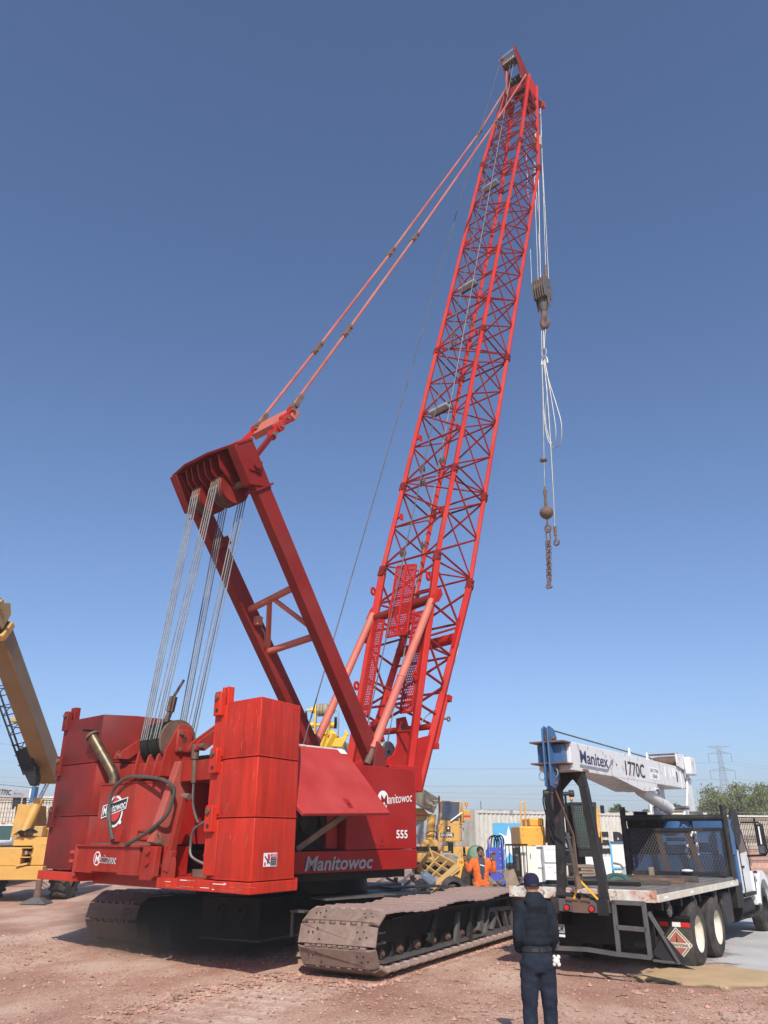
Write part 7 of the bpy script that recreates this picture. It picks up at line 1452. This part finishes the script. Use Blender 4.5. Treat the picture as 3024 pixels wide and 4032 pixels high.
# ---- trees
def leaf_tree(name, lab, base, h, rad, mt, nleaf, seed, droop=0.0, leaf=.22, trunk_r=.25, flat=.7, clumps=26, group=None):
    rnd = random.Random(seed); to = empty(name, base); tag(to, lab, 'tree', group)
    q = MB(); fork = V(0, 0, h * .30)
    q.path(smooth([(0, 0, -.2), (rnd.uniform(-.2, .2), 0, h * .15), fork], 4), [trunk_r * (1 - .035 * i) for i in range(9)], 8)
    cl = []
    for i in range(clumps):
        a = rnd.uniform(0, 6.283); rr_ = rad * math.sqrt(rnd.random()) * .82; zz = h * (.52 + .40 * rnd.random() * (1 - .5 * (rr_ / rad) ** 2))
        c_ = V(rr_ * math.cos(a), rr_ * math.sin(a), zz); cl.append((c_, rad * rnd.uniform(.13, .30) if clumps > 40 else rad * rnd.uniform(.20, .36)))
        mid = fork.lerp(c_, .5) + V(rnd.uniform(-.1, .1) * rad, rnd.uniform(-.1, .1) * rad, h * .04)
        q.path(smooth([fork, mid, c_], 4), [trunk_r * .5 * (1 - .1 * j) for j in range(9)], 6)
    q.obj('trunk', 'bark', to)
    vs = []; fs = []
    for i in range(nleaf):
        c_, r_ = rnd.choice(cl); d = V(rnd.gauss(0, 1), rnd.gauss(0, 1), rnd.gauss(0, 1)).normalized() * r_ * rnd.random() ** .45; d.z *= flat
        p = c_ + d
        if droop and d.length > r_ * .5: p.z -= droop * rnd.random() ** 2 * r_ * 2
        u = V(rnd.gauss(0, 1), rnd.gauss(0, 1), rnd.gauss(0, .6) - droop).normalized(); w_ = u.cross(V(rnd.gauss(0, 1), rnd.gauss(0, 1), rnd.gauss(0, 1))).normalized()
        l_ = leaf * rnd.uniform(.6, 1.3); k = len(vs)
        vs += [p - u * l_, p + w_ * l_ * .32, p + u * l_, p - w_ * l_ * .32]; fs.append((k, k + 1, k + 2, k + 3))
    q = MB().add(vs, fs); me = bpy.data.meshes.new('crown'); me.from_pydata([tuple(v) for v in q.v], [], q.f); me.materials.append(m(mt)); o = bpy.data.objects.new('crown', me); col.objects.link(o); o.parent = to
    return to
leaf_tree('pepper_tree', 'large spreading pepper tree with airy drooping crown at the right', (41.2, 96.0, .3), 8.4, 5.2, 'leaf_pepper', 9500, 3, 1.2, .19, .4, .5, 60)
for i, (x, y, h, rr_, lb) in enumerate(((26.3, 90, 5.0, 2.6, 'dark dense tree left of the headboard post, beyond the wall'), (24.0, 92, 4.3, 1.6, 'small thin grey green tree at left of the dense far tree'), (28.5, 90, 4.5, 1.9, 'round green tree just left of the black water tank'), (31.6, 93, 5.4, 2.2, 'taller green tree just right of the black water tank'), (37.0, 120, 3.6, 4.5, 'low dark tree filling the gap under the pepper tree crown'), (47.0, 112, 3.8, 5, 'dark tree behind the right side of the pepper tree'), (52.0, 118, 3.8, 5, 'dark tree at the far right behind the fence'))):
    leaf_tree('far_tree', lb, (x, y, .3), h, rr_, 'leaf', 3500, 20 + i, .2, .24, .18, .75, 14, 'trees beyond the perimeter wall')
# black water tank on a roof
wt = empty('water_tank', (29.55, 80, 0)); tag(wt, 'black plastic water tank on a white roof beyond the wall', 'water tank')
q = g_(); q.lathe([(.001, 4.85), (.22, 4.85), (.24, 4.78), (.56, 4.66), (.58, 4.6), (.56, 4.5), (.58, 4.45), (.58, 3.9), (.001, 3.9)], (-2.9, 0, 0), (0, 0, 1), 24); tk = prt(q, 'tank_body', 'tank_black', wt); q = g_(); q.box2((-2.95, -.585, 4.05), (-2.55, -.575, 4.20)); prt(q, 'tank_label', 'sky_blue', wt)
q = g_(); q.box2((-3.75, -.1, 3.9), (-3.45, .4, 4.85)); prt(q, 'white_box', 'white', wt); q = g_(); q.box2((-7.5, -1, 3.6), (1.5, 4, 3.9)); q.box2((-7.5, -.9, 0), (1.5, 4, 3.6)); prt(q, 'roof_house', 'cream_rail', wt)
# ---- pylon and power lines
py = empty('power_pylon', (125.4, 300, 0)); tag(py, 'grey steel lattice power pylon standing far behind the pepper tree', 'pylon')
def pyw(z_): return 2.4 - 1.75 * min(1, z_ / 26)
q = g_()
for sx in (-1, 1):
    for sy in (-1, 1): q.tube((sx * 2.4, sy * 2.4, 0), (sx * .65, sy * .65, 26), .07, 4); q.tube((sx * .65, sy * .65, 26), (sx * .45, sy * .45, 33), .055, 4)
prt(q, 'pylon_leg', 'galv', py)
q = g_(); z_ = 0
while z_ < 31:
    w0, w1 = (pyw(z_), pyw(z_ + 1.5)) if z_ < 26 else (.62, .52)
    for (ax, ay, bx_, by) in ((-1, -1, 1, -1), (1, -1, 1, 1), (1, 1, -1, 1), (-1, 1, -1, -1)):
        q.tube((ax * w0, ay * w0, z_), (bx_ * w1, by * w1, z_ + 1.5), .032, 4); q.tube((bx_ * w0, by * w0, z_), (ax * w1, ay * w1, z_ + 1.5), .032, 4)
    z_ += 1.5
prt(q, 'pylon_bracing', 'galv', py, smooth=False)
for z_, L_, t_ in ((32.9, 4.3, -1.2), (30.2, 4.3, 1.0), (24.2, 4.6, 1.2), (18.2, 4.8, 1.2)):
    q = g_()
    for sx in (-1, 1):
        for sy in (-.4, .4): q.tube((0, sy, z_ + t_), (sx * L_, 0, z_), .055, 4); q.tube((0, sy, z_), (sx * L_, 0, z_), .055, 4)
        for k in range(1, 4): q.tube((sx * L_ * k / 4, 0, z_), (sx * L_ * (k - .5) / 4, 0, z_ + t_ * (1 - (k - .5) / 4)), .05, 4)
    prt(q, 'cross_arm', 'galv', py)
    if t_ > 0:
        for sx in (-1, 1): q = g_(); q.tube((sx * L_, 0, z_), (sx * L_ * .98, 0, z_ - 2.9), .07, 5); prt(q, 'insulator_string', 'dark_grey', py)
def cable(p0, p1, sag, r, name='power_line', lab='thin power line crossing the hazy sky', grp='power lines across the sky'):
    P = [Vector(p0).lerp(Vector(p1), k / 16) - V(0, 0, sag * (1 - (2 * k / 16 - 1) ** 2)) for k in range(17)]
    q = MB(); q.path(P, r, 4); o = q.obj(name, 'far_wire'); tag(o, lab, 'power line', grp); return o
mat('far_wire', (0.30, 0.32, 0.36), 0.7, var=.05)
ws = 'power lines across the sky'
for sx, sd in ((-1, 'left'), (1, 'right')):
    for z_, L_, lv in ((27.3, 4.2, 'upper'), (21.3, 4.5, 'lower')):
        cable((125.4 + sx * L_, 300, z_), (420, 330 + sx * 5, z_ - 4), 8, .04, lab='thin power line running right from the %s %s insulator of the pylon' % (lv, sd), grp=ws)
        cable((125.4 + sx * L_, 300, z_), (-260, 290 + sx * 5, z_ + 22), 11, .04, lab='thin power line running left from the %s %s insulator of the pylon' % (lv, sd), grp=ws)
cable((-60, 120, 10.2), (75, 120, 7.2), .8, .016, lab='faint upper wire of the pair crossing low behind the white truck boom', grp=ws)
cable((-60, 120, 9.5), (75, 120, 6.6), .8, .016, lab='faint lower wire of the pair crossing low behind the white truck boom', grp=ws)
cable((-60, 70, 5.6), (75, 70, 3.7), .5, .012, lab='faint wire just above the top of the white container', grp=ws)
for x, y, h_, pl_ in ((7.3, 62, 4.5, 'left of the excavator handrail'), (13.8, 63, 4.7, 'just right of the excavator cab'), (22.8, 70, 4.8, 'beside the black water tank')):
    q = g_(); q.tube((x, y, .3), (x, y, h_), .025, 5); tag(q.obj('slim_pole', 'dark_grey'), 'slim dark pole rising above the yard edge ' + pl_, 'pole', 'slim poles along the yard edge')
# ================================================================ people
def ring(c, rx, ry, n=14, tilt=None, ph=0):
    P = [V(rx * math.cos(2 * math.pi * i / n + ph), ry * math.sin(2 * math.pi * i / n + ph), 0) for i in range(n)]
    if tilt is not None: P = [tilt @ p for p in P]
    return [Vector(c) + p for p in P]
def limb(mb, pts, rs, n=12):
    mb.path(smooth(pts, 4), [rs[min(int(i / 4), len(rs) - 2)] * (1 - (i / 4) % 1) + rs[min(int(i / 4) + 1, len(rs) - 1)] * ((i / 4) % 1) for i in range(4 * (len(pts) - 1) + 1)], n)
def blend(mb, name, parent, vox, zones, sm=6, jitter=.0):
    me = bpy.data.meshes.new(name); me.from_pydata([tuple(v) for v in mb.v], [], mb.f); me.update()
    import bmesh
    bm = bmesh.new(); bm.from_mesh(me); bmesh.ops.recalc_face_normals(bm, faces=bm.faces); bm.to_mesh(me); bm.free()
    o = bpy.data.objects.new(name, me); col.objects.link(o)
    r = o.modifiers.new('r', 'REMESH'); r.mode = 'VOXEL'; r.voxel_size = vox
    s = o.modifiers.new('s', 'SMOOTH'); s.factor = .5; s.iterations = sm
    dg = bpy.context.evaluated_depsgraph_get(); me2 = bpy.data.meshes.new_from_object(o.evaluated_get(dg))
    o.modifiers.clear(); o.data = me2; me2.materials.clear(); mats_ = []
    for f_, mt in zones:
        if mt not in mats_: mats_.append(mt); me2.materials.append(m(mt))
    if jitter:                                                      # cloth folds
        for v in me2.vertices:
            a = jitter(v.co)
            if a: v.co += v.normal * a
    for p in me2.polygons:
        c_ = p.center
        for f_, mt in zones:
            if f_(c_): p.material_index = mats_.index(mt); break
    me2.polygons.foreach_set('use_smooth', [True] * len(me2.polygons)); me2.update()
    o.parent = parent; return o
def fingers(mb, wrist, fwd, side, nrm, curl=.5, r=.0085, L_=.075, thumb=1):
    fwd, side, nrm = Vector(fwd).normalized(), Vector(side).normalized(), Vector(nrm).normalized()
    palm = Vector(wrist) + fwd * .09
    mb.loft([ring(wrist, .001, .001)] * 0 or [[Vector(wrist) + side * a * .028 + nrm * b_ * .018 for a, b_ in ((-1, -1), (1, -1), (1, 1), (-1, 1))], [palm + side * a * .042 + nrm * b_ * .014 for a, b_ in ((-1, -1), (1, -1), (1, 1), (-1, 1))]])
    for k, l_ in enumerate((.85, 1.0, .95, .75)):
        b_ = palm + side * (.033 - .022 * k); d = fwd; P = [b_ - fwd * .02]
        p = b_
        for j in range(3):
            P.append(p); d = (d * math.cos(curl * .6) + nrm * math.sin(curl * .6)).normalized(); p = p + d * L_ * l_ * (.45, .32, .26)[j]
        P.append(p); mb.path(P, [r * 1.05, r * 1.05, r, r * .9, r * .7], 6)
    t0 = Vector(wrist) + fwd * .03 + side * .028 * thumb; mb.path([t0, t0 + side * .035 * thumb + fwd * .03, t0 + side * .045 * thumb + fwd * .065 + nrm * .01, t0 + side * .045 * thumb + fwd * .09 + nrm * .02], [r * 1.3, r * 1.2, r * 1.05, r * .8], 6)
# ---- the man in the dark hoodie, seen from behind
mn = empty('person', (1.585, 9.13, 0.0), R(4)); tag(mn, 'person in black hoodie, navy cap and dark jeans standing with back to camera', 'person')
q = MB()
# legs: feet apart, trousers hang straight
for sx, hx, fx, fy in ((-1, -.083, -.105, .02), (1, .083, .10, .0)):
    limb(q, [(hx, 0, .90), (hx + .012 * sx, .0, .70), ((hx + fx) / 2 + .01 * sx, .015, .47), (fx, .005 + fy * .3, .28), (fx, .0 + fy * .3, .05)], [.106, .094, .076, .074, .082], 14)
q.loft([ring((0, 0, .80), .150, .118), ring((0, .0, .90), .166, .130), ring((0, .005, .98), .158, .122), ring((0, .01, 1.06), .145, .110)])   # hips
q.sphere((-.075, -.042, .90), .095, 12, 8); q.sphere((.075, -.042, .90), .095, 12, 8)
body_low = blend(q, 'trousers', mn, .013, [(lambda c: True, 'jeans')], 5, lambda p: .006 * noise.noise(Vector((p.x * 9, p.y * 9, p.z * 16))) + .005 * noise.noise(Vector((p.x * 20 + p.z * 14, p.y * 20, p.z * 22))) + (.007 * math.sin(p.z * 58 + p.x * 30) * max(0, 1 - p.z / .30) if p.z < .30 else 0))
q = MB()
q.loft([ring((0, .01, 1.045), .156, .122), ring((0, .01, 1.09), .162, .130), ring((0, .005, 1.20), .156, .128), ring((0, -.005, 1.32), .165, .130), ring((0, -.005, 1.40), .158, .115), ring((0, .0, 1.455), .115, .09), ring((0, .01, 1.50), .07, .07)])
q.sphere((-.142, 0, 1.395), .073, 12, 8); q.sphere((.142, 0, 1.395), .073, 12, 8)
limb(q, [(-.145, 0, 1.405), (-.180, -.02, 1.25), (-.198, -.035, 1.13), (-.180, .04, 1.04), (-.165, .09, .995)], [.070, .060, .056, .050, .046])
limb(q, [(.145, 0, 1.405), (.182, -.01, 1.25), (.195, .0, 1.13), (.178, .07, 1.03), (.158, .10, .985)], [.070, .060, .055, .049, .045])
# hood lying on the back
q.loft([ring((0, -.07, 1.40), .05, .03), ring((0, -.10, 1.36), .10, .035), ring((.01, -.105, 1.42), .115, .05), ring((0, -.075, 1.49), .108, .062), ring((0, -.03, 1.53), .09, .072), ring((0, .01, 1.545), .07, .065)])
q.sphere((.06, -.10, 1.385), .06, 10, 6, (1, .6, .8)); q.sphere((-.05, -.085, 1.47), .07, 10, 6, (1.1, .6, .6))
hoodie = blend(q, 'hoodie', mn, .012, [(lambda c: True, 'hoodie')], 5, lambda p: .006 * noise.noise(Vector((p.x * 10, p.y * 10, p.z * 9 + p.x * 4))) + .006 * noise.noise(Vector((p.x * 7, p.y * 12, p.z * 30))) * (1 if p.z < 1.22 else .5))
# head, neck, hands: the body under the clothes
q = MB()
q.tube((0, .01, 1.42), (0, .02, 1.56), .062, 14)
q.sphere((0, .035, 1.615), .080, 18, 12, (.88, 1.05, 1.22)); q.sphere((0, .085, 1.565), .055, 12, 8, (.9, .9, .9))
q.tube((0, .13, 1.61), (0, .148, 1.585), .012, 8, .016)
for sx in (-1, 1): q.sphere((sx * .074, .03, 1.60), .03, 10, 8, (.35, .7, 1.05))
limb(q, [(-.165, .09, .995), (-.150, .11, .975)], [.032, .030])
fingers(q, (-.155, .10, .985), (.75, .25, -.25), (.2, .2, 1), (.3, .9, 0), .5, .009, .07, 1)
limb(q, [(.158, .10, .985), (.14, .12, .96)], [.032, .028]); fingers(q, (.145, .115, .965), (-.5, .6, -.55), (.3, 0, 1), (-.5, -.6, 0), .4, .009, .07, 1)
limb(q, [(0, 0, 1.42), (0, 0, 1.0)], [.06, .06])
blend(q, 'body', mn, .008, [(lambda c: c.z > 1.60 and c.y < .06 and abs(c.x) < .078, 'hair'), (lambda c: True, 'skin')], 3)
q = MB(); q.loft([ring((0, .03, 1.595), .080, .098, 20), ring((0, .028, 1.62), .083, .102, 20), ring((0, .025, 1.67), .081, .099, 20), ring((0, .025, 1.705), .064, .08, 20), ring((0, .025, 1.722), .04, .05, 20), ring((0, .025, 1.727), .008, .008, 20)])
cp = q.obj('cap', 'cap', mn); q = MB()
for k in range(8): pass
vsb = []; fsb = []
for i in range(9):
    a = R(25 + 130 * i / 8); 
    for rr_, zz in ((.095, 1.628), (.17, 1.610)): vsb.append((math.cos(a) * rr_ * .95, .03 + math.sin(a) * rr_ * 1.1, zz - (.02 * abs(math.cos(a)) if rr_ > .1 else 0)))
for i in range(8): fsb.append((2 * i, 2 * i + 1, 2 * i + 3, 2 * i + 2))
q.add(vsb, fsb); o = q.obj('cap_peak', 'cap', cp); o.modifiers.new('t', 'SOLIDIFY').thickness = .006
q = MB(); q.box2((-.03, -.078, 1.60), (.03, -.068, 1.625)); q.obj('cap_strap', 'ink', cp)
q = MB(); q.loft([ring((0, .005, .995), .161, .127, 24), ring((0, .005, 1.03), .158, .124, 24)]); bt = q.obj('belt', 'leather', mn)
for x in (-.09, .0, .09):
    q = MB(); q.box((x, -.124 + abs(x) * .25, 1.01), (.014, .008, .055)); q.obj('belt_loop', 'jeans', bt)
for sx in (-1, 1):
    q = MB(); q.loft([ring((sx * .103, .05, .012), .05, .13), ring((sx * .103, .05, .035), .052, .135), ring((sx * .103, .035, .08), .045, .10), ring((sx * .103, -.01, .11), .04, .05)]); q.obj('shoe', 'leather', mn)
# white work gloves tucked into the right pocket
gl = MB()
for i in range(14): gl.sphere((.168 + random.uniform(-.025, .035), -.085 + random.uniform(-.03, .03), .945 + random.uniform(-.07, .035)), random.uniform(.016, .026), 8, 6)
tag(gl.obj('work_gloves', 'glove', None), 'bunched white work gloves sticking out of the back pocket', 'gloves').matrix_world = Matrix.Translation(mn.location) @ Matrix.Rotation(R(4), 4, 'Z')
# ---- the worker in orange, both hands raised
wk = empty('person', (2.40, 21.0, .10), R(186)); tag(wk, 'person in orange coverall with raised gloved hands guiding the crane', 'person')
q = MB()
for sx in (-1, 1): limb(q, [(sx * .10, 0, .92), (sx * .11, .02, .5), (sx * .12, 0, .05)], [.12, .09, .075])
q.loft([ring((0, 0, .86), .19, .135), ring((0, 0, 1.0), .19, .135), ring((0, 0, 1.2), .205, .135), ring((0, 0, 1.36), .22, .13), ring((0, 0, 1.45), .15, .09), ring((0, 0, 1.50), .09, .08)])
for sx in (-1, 1): q.sphere((sx * .19, 0, 1.40), .085, 12, 8)
limb(q, [(.19, 0, 1.40), (.29, .03, 1.26), (.33, .08, 1.20), (.385, .13, 1.32), (.41, .15, 1.40)], [.082, .075, .068, .058, .052])
limb(q, [(-.19, 0, 1.40), (-.27, .03, 1.26), (-.30, .08, 1.18), (-.30, .13, 1.32), (-.30, .15, 1.42)], [.082, .075, .068, .058, .052])
q.sphere((0, -.02, 1.47), .1, 12, 6, (1.1, 1, .5))
blend(q, 'coverall', wk, .014, [(lambda c: c.y > .06 and abs(c.x + .01) < .035 + .055 * max(0, (c.z - 1.0) / .45) and c.z > 1.0, 'grey_shirt'), (lambda c: True, 'orange_cloth')], 4, lambda p: .008 * noise.noise(Vector((p.x * 12, p.y * 12, p.z * 18))))
q = MB(); q.beam((-.07, .137, 1.30), (.05, .137, 1.33), .022, .004, (0, 1, 0)); q.prism([(.03, .139, 1.315), (.05, .139, 1.335), (-.08, .139, 1.295)], (0, .003, 0)); q.obj('shirt_print', 'letter_white', wk)
q = MB(); q.tube((0, .0, 1.42), (0, .015, 1.56), .058, 12); q.sphere((0, .03, 1.625), .090, 18, 12, (.85, 1.02, 1.22)); q.sphere((0, .075, 1.565), .055, 12, 8)
q.tube((0, .118, 1.645), (0, .140, 1.605), .012, 8, .02)
for sx in (-1, 1): q.sphere((sx * .078, .02, 1.61), .028, 8, 6, (.4, .7, 1.1)); q.sphere((sx * .033, .105, 1.648), .02, 8, 6, (1, .6, .4))
limb(q, [(0, 0, 1.42), (0, 0, 1.1)], [.05, .05])
hd_ = blend(q, 'body', wk, .008, [(lambda c: c.z > 1.66 or (c.z > 1.60 and c.y < .02), 'hair'), (lambda c: c.y > .10 and ((abs(c.x) < .03 and 1.582 < c.z < 1.592) or (abs(c.x) < .02 and c.z < 1.545)), 'hair'), (lambda c: True, 'skin')], 3)
q = MB(); q.sphere((0, .012, 1.655), .098, 16, 10, (.92, 1.0, .95)); 
hv = q.obj('hair', 'hair', wk)
for sx in (-1, 1):
    q = MB(); q.sphere((sx * .033, .112, 1.632), .0095, 8, 6); q.obj('eye', 'ink', wk); q = MB(); q.box((sx * .034, .115, 1.655), (.036, .01, .008)); q.obj('eyebrow', 'hair', wk)
q = MB(); q.box((0, .124, 1.566), (.05, .012, .010)); q.sphere((0, .105, 1.535), .022, 8, 6, (1, .6, .8)); q.obj('moustache_beard', 'hair', wk)
q = MB(); limb(q, [(.405, .148, 1.39), (.42, .155, 1.44)], [.045, .04]); fingers(q, (.42, .155, 1.44), (.1, 0, 1), (1, 0, 0), (0, 1, 0), 1.0, .014, .07, -1)
limb(q, [(-.30, .148, 1.40), (-.30, .155, 1.46)], [.045, .04]); fingers(q, (-.30, .155, 1.46), (-.05, 0, 1), (1, 0, 0), (0, 1, 0), .7, .014, .075, 1); q.obj('gloves', 'leather_glove', wk)
# ================================================================ air: haze over the site and dust under the tail of the crane
def volume(name, mb, dens, colr, label, aniso=0.0):
    me = bpy.data.meshes.new(name); me.from_pydata([tuple(v) for v in mb.v], [], mb.f); me.update()
    vm = bpy.data.materials.new(name); vm.use_nodes = True; t = vm.node_tree; t.nodes.clear()
    o_ = t.nodes.new('ShaderNodeOutputMaterial'); v = t.nodes.new('ShaderNodeVolumePrincipled')
    v.inputs['Density'].default_value = dens; v.inputs['Color'].default_value = (*colr, 1); v.inputs['Anisotropy'].default_value = aniso
    t.links.new(v.outputs[0], o_.inputs['Volume']); me.materials.append(vm)
    o = bpy.data.objects.new(name, me); col.objects.link(o); o['kind'] = 'stuff'; o['label'] = label; o['category'] = 'haze' if name == 'haze' else 'dust'
    return o
volume('haze', MB().box2((-900, -120, -1.5), (900, 900, 47)), 0.0010, (0.94, 0.92, 0.90), 'thin pale haze over the whole yard')
q = MB(); q.sphere((0, 0, 0), 1.0, 24, 14)
dc = volume('dust_cloud', q, 0.5, (0.36, 0.275, 0.22), 'brown dust drifting in the shade under the crane tail')
dc.location = (-4.3, 17.9, .35); dc.rotation_euler = (0, 0, R(-42)); dc.scale = (4.2, 1.9, .95)
t = dc.data.materials[0].node_tree; N = t.nodes; L = t.links; v = next(n for n in N if n.type == 'PRINCIPLED_VOLUME')
tc = N.new('ShaderNodeTexCoord'); gr_ = N.new('ShaderNodeTexGradient'); gr_.gradient_type = 'QUADRATIC_SPHERE'; L.new(tc.outputs['Object'], gr_.inputs[0])
nz_ = N.new('ShaderNodeTexNoise'); nz_.inputs['Scale'].default_value = 1.8; nz_.inputs['Detail'].default_value = 4; L.new(tc.outputs['Object'], nz_.inputs['Vector'])
a_ = N.new('ShaderNodeMath'); a_.operation = 'MULTIPLY'; L.new(gr_.outputs['Fac'], a_.inputs[0]); L.new(nz_.outputs['Fac'], a_.inputs[1])
b_n = N.new('ShaderNodeMath'); b_n.operation = 'MULTIPLY'; b_n.inputs[1].default_value = 6.5; L.new(a_.outputs[0], b_n.inputs[0]); L.new(b_n.outputs[0], v.inputs['Density'])
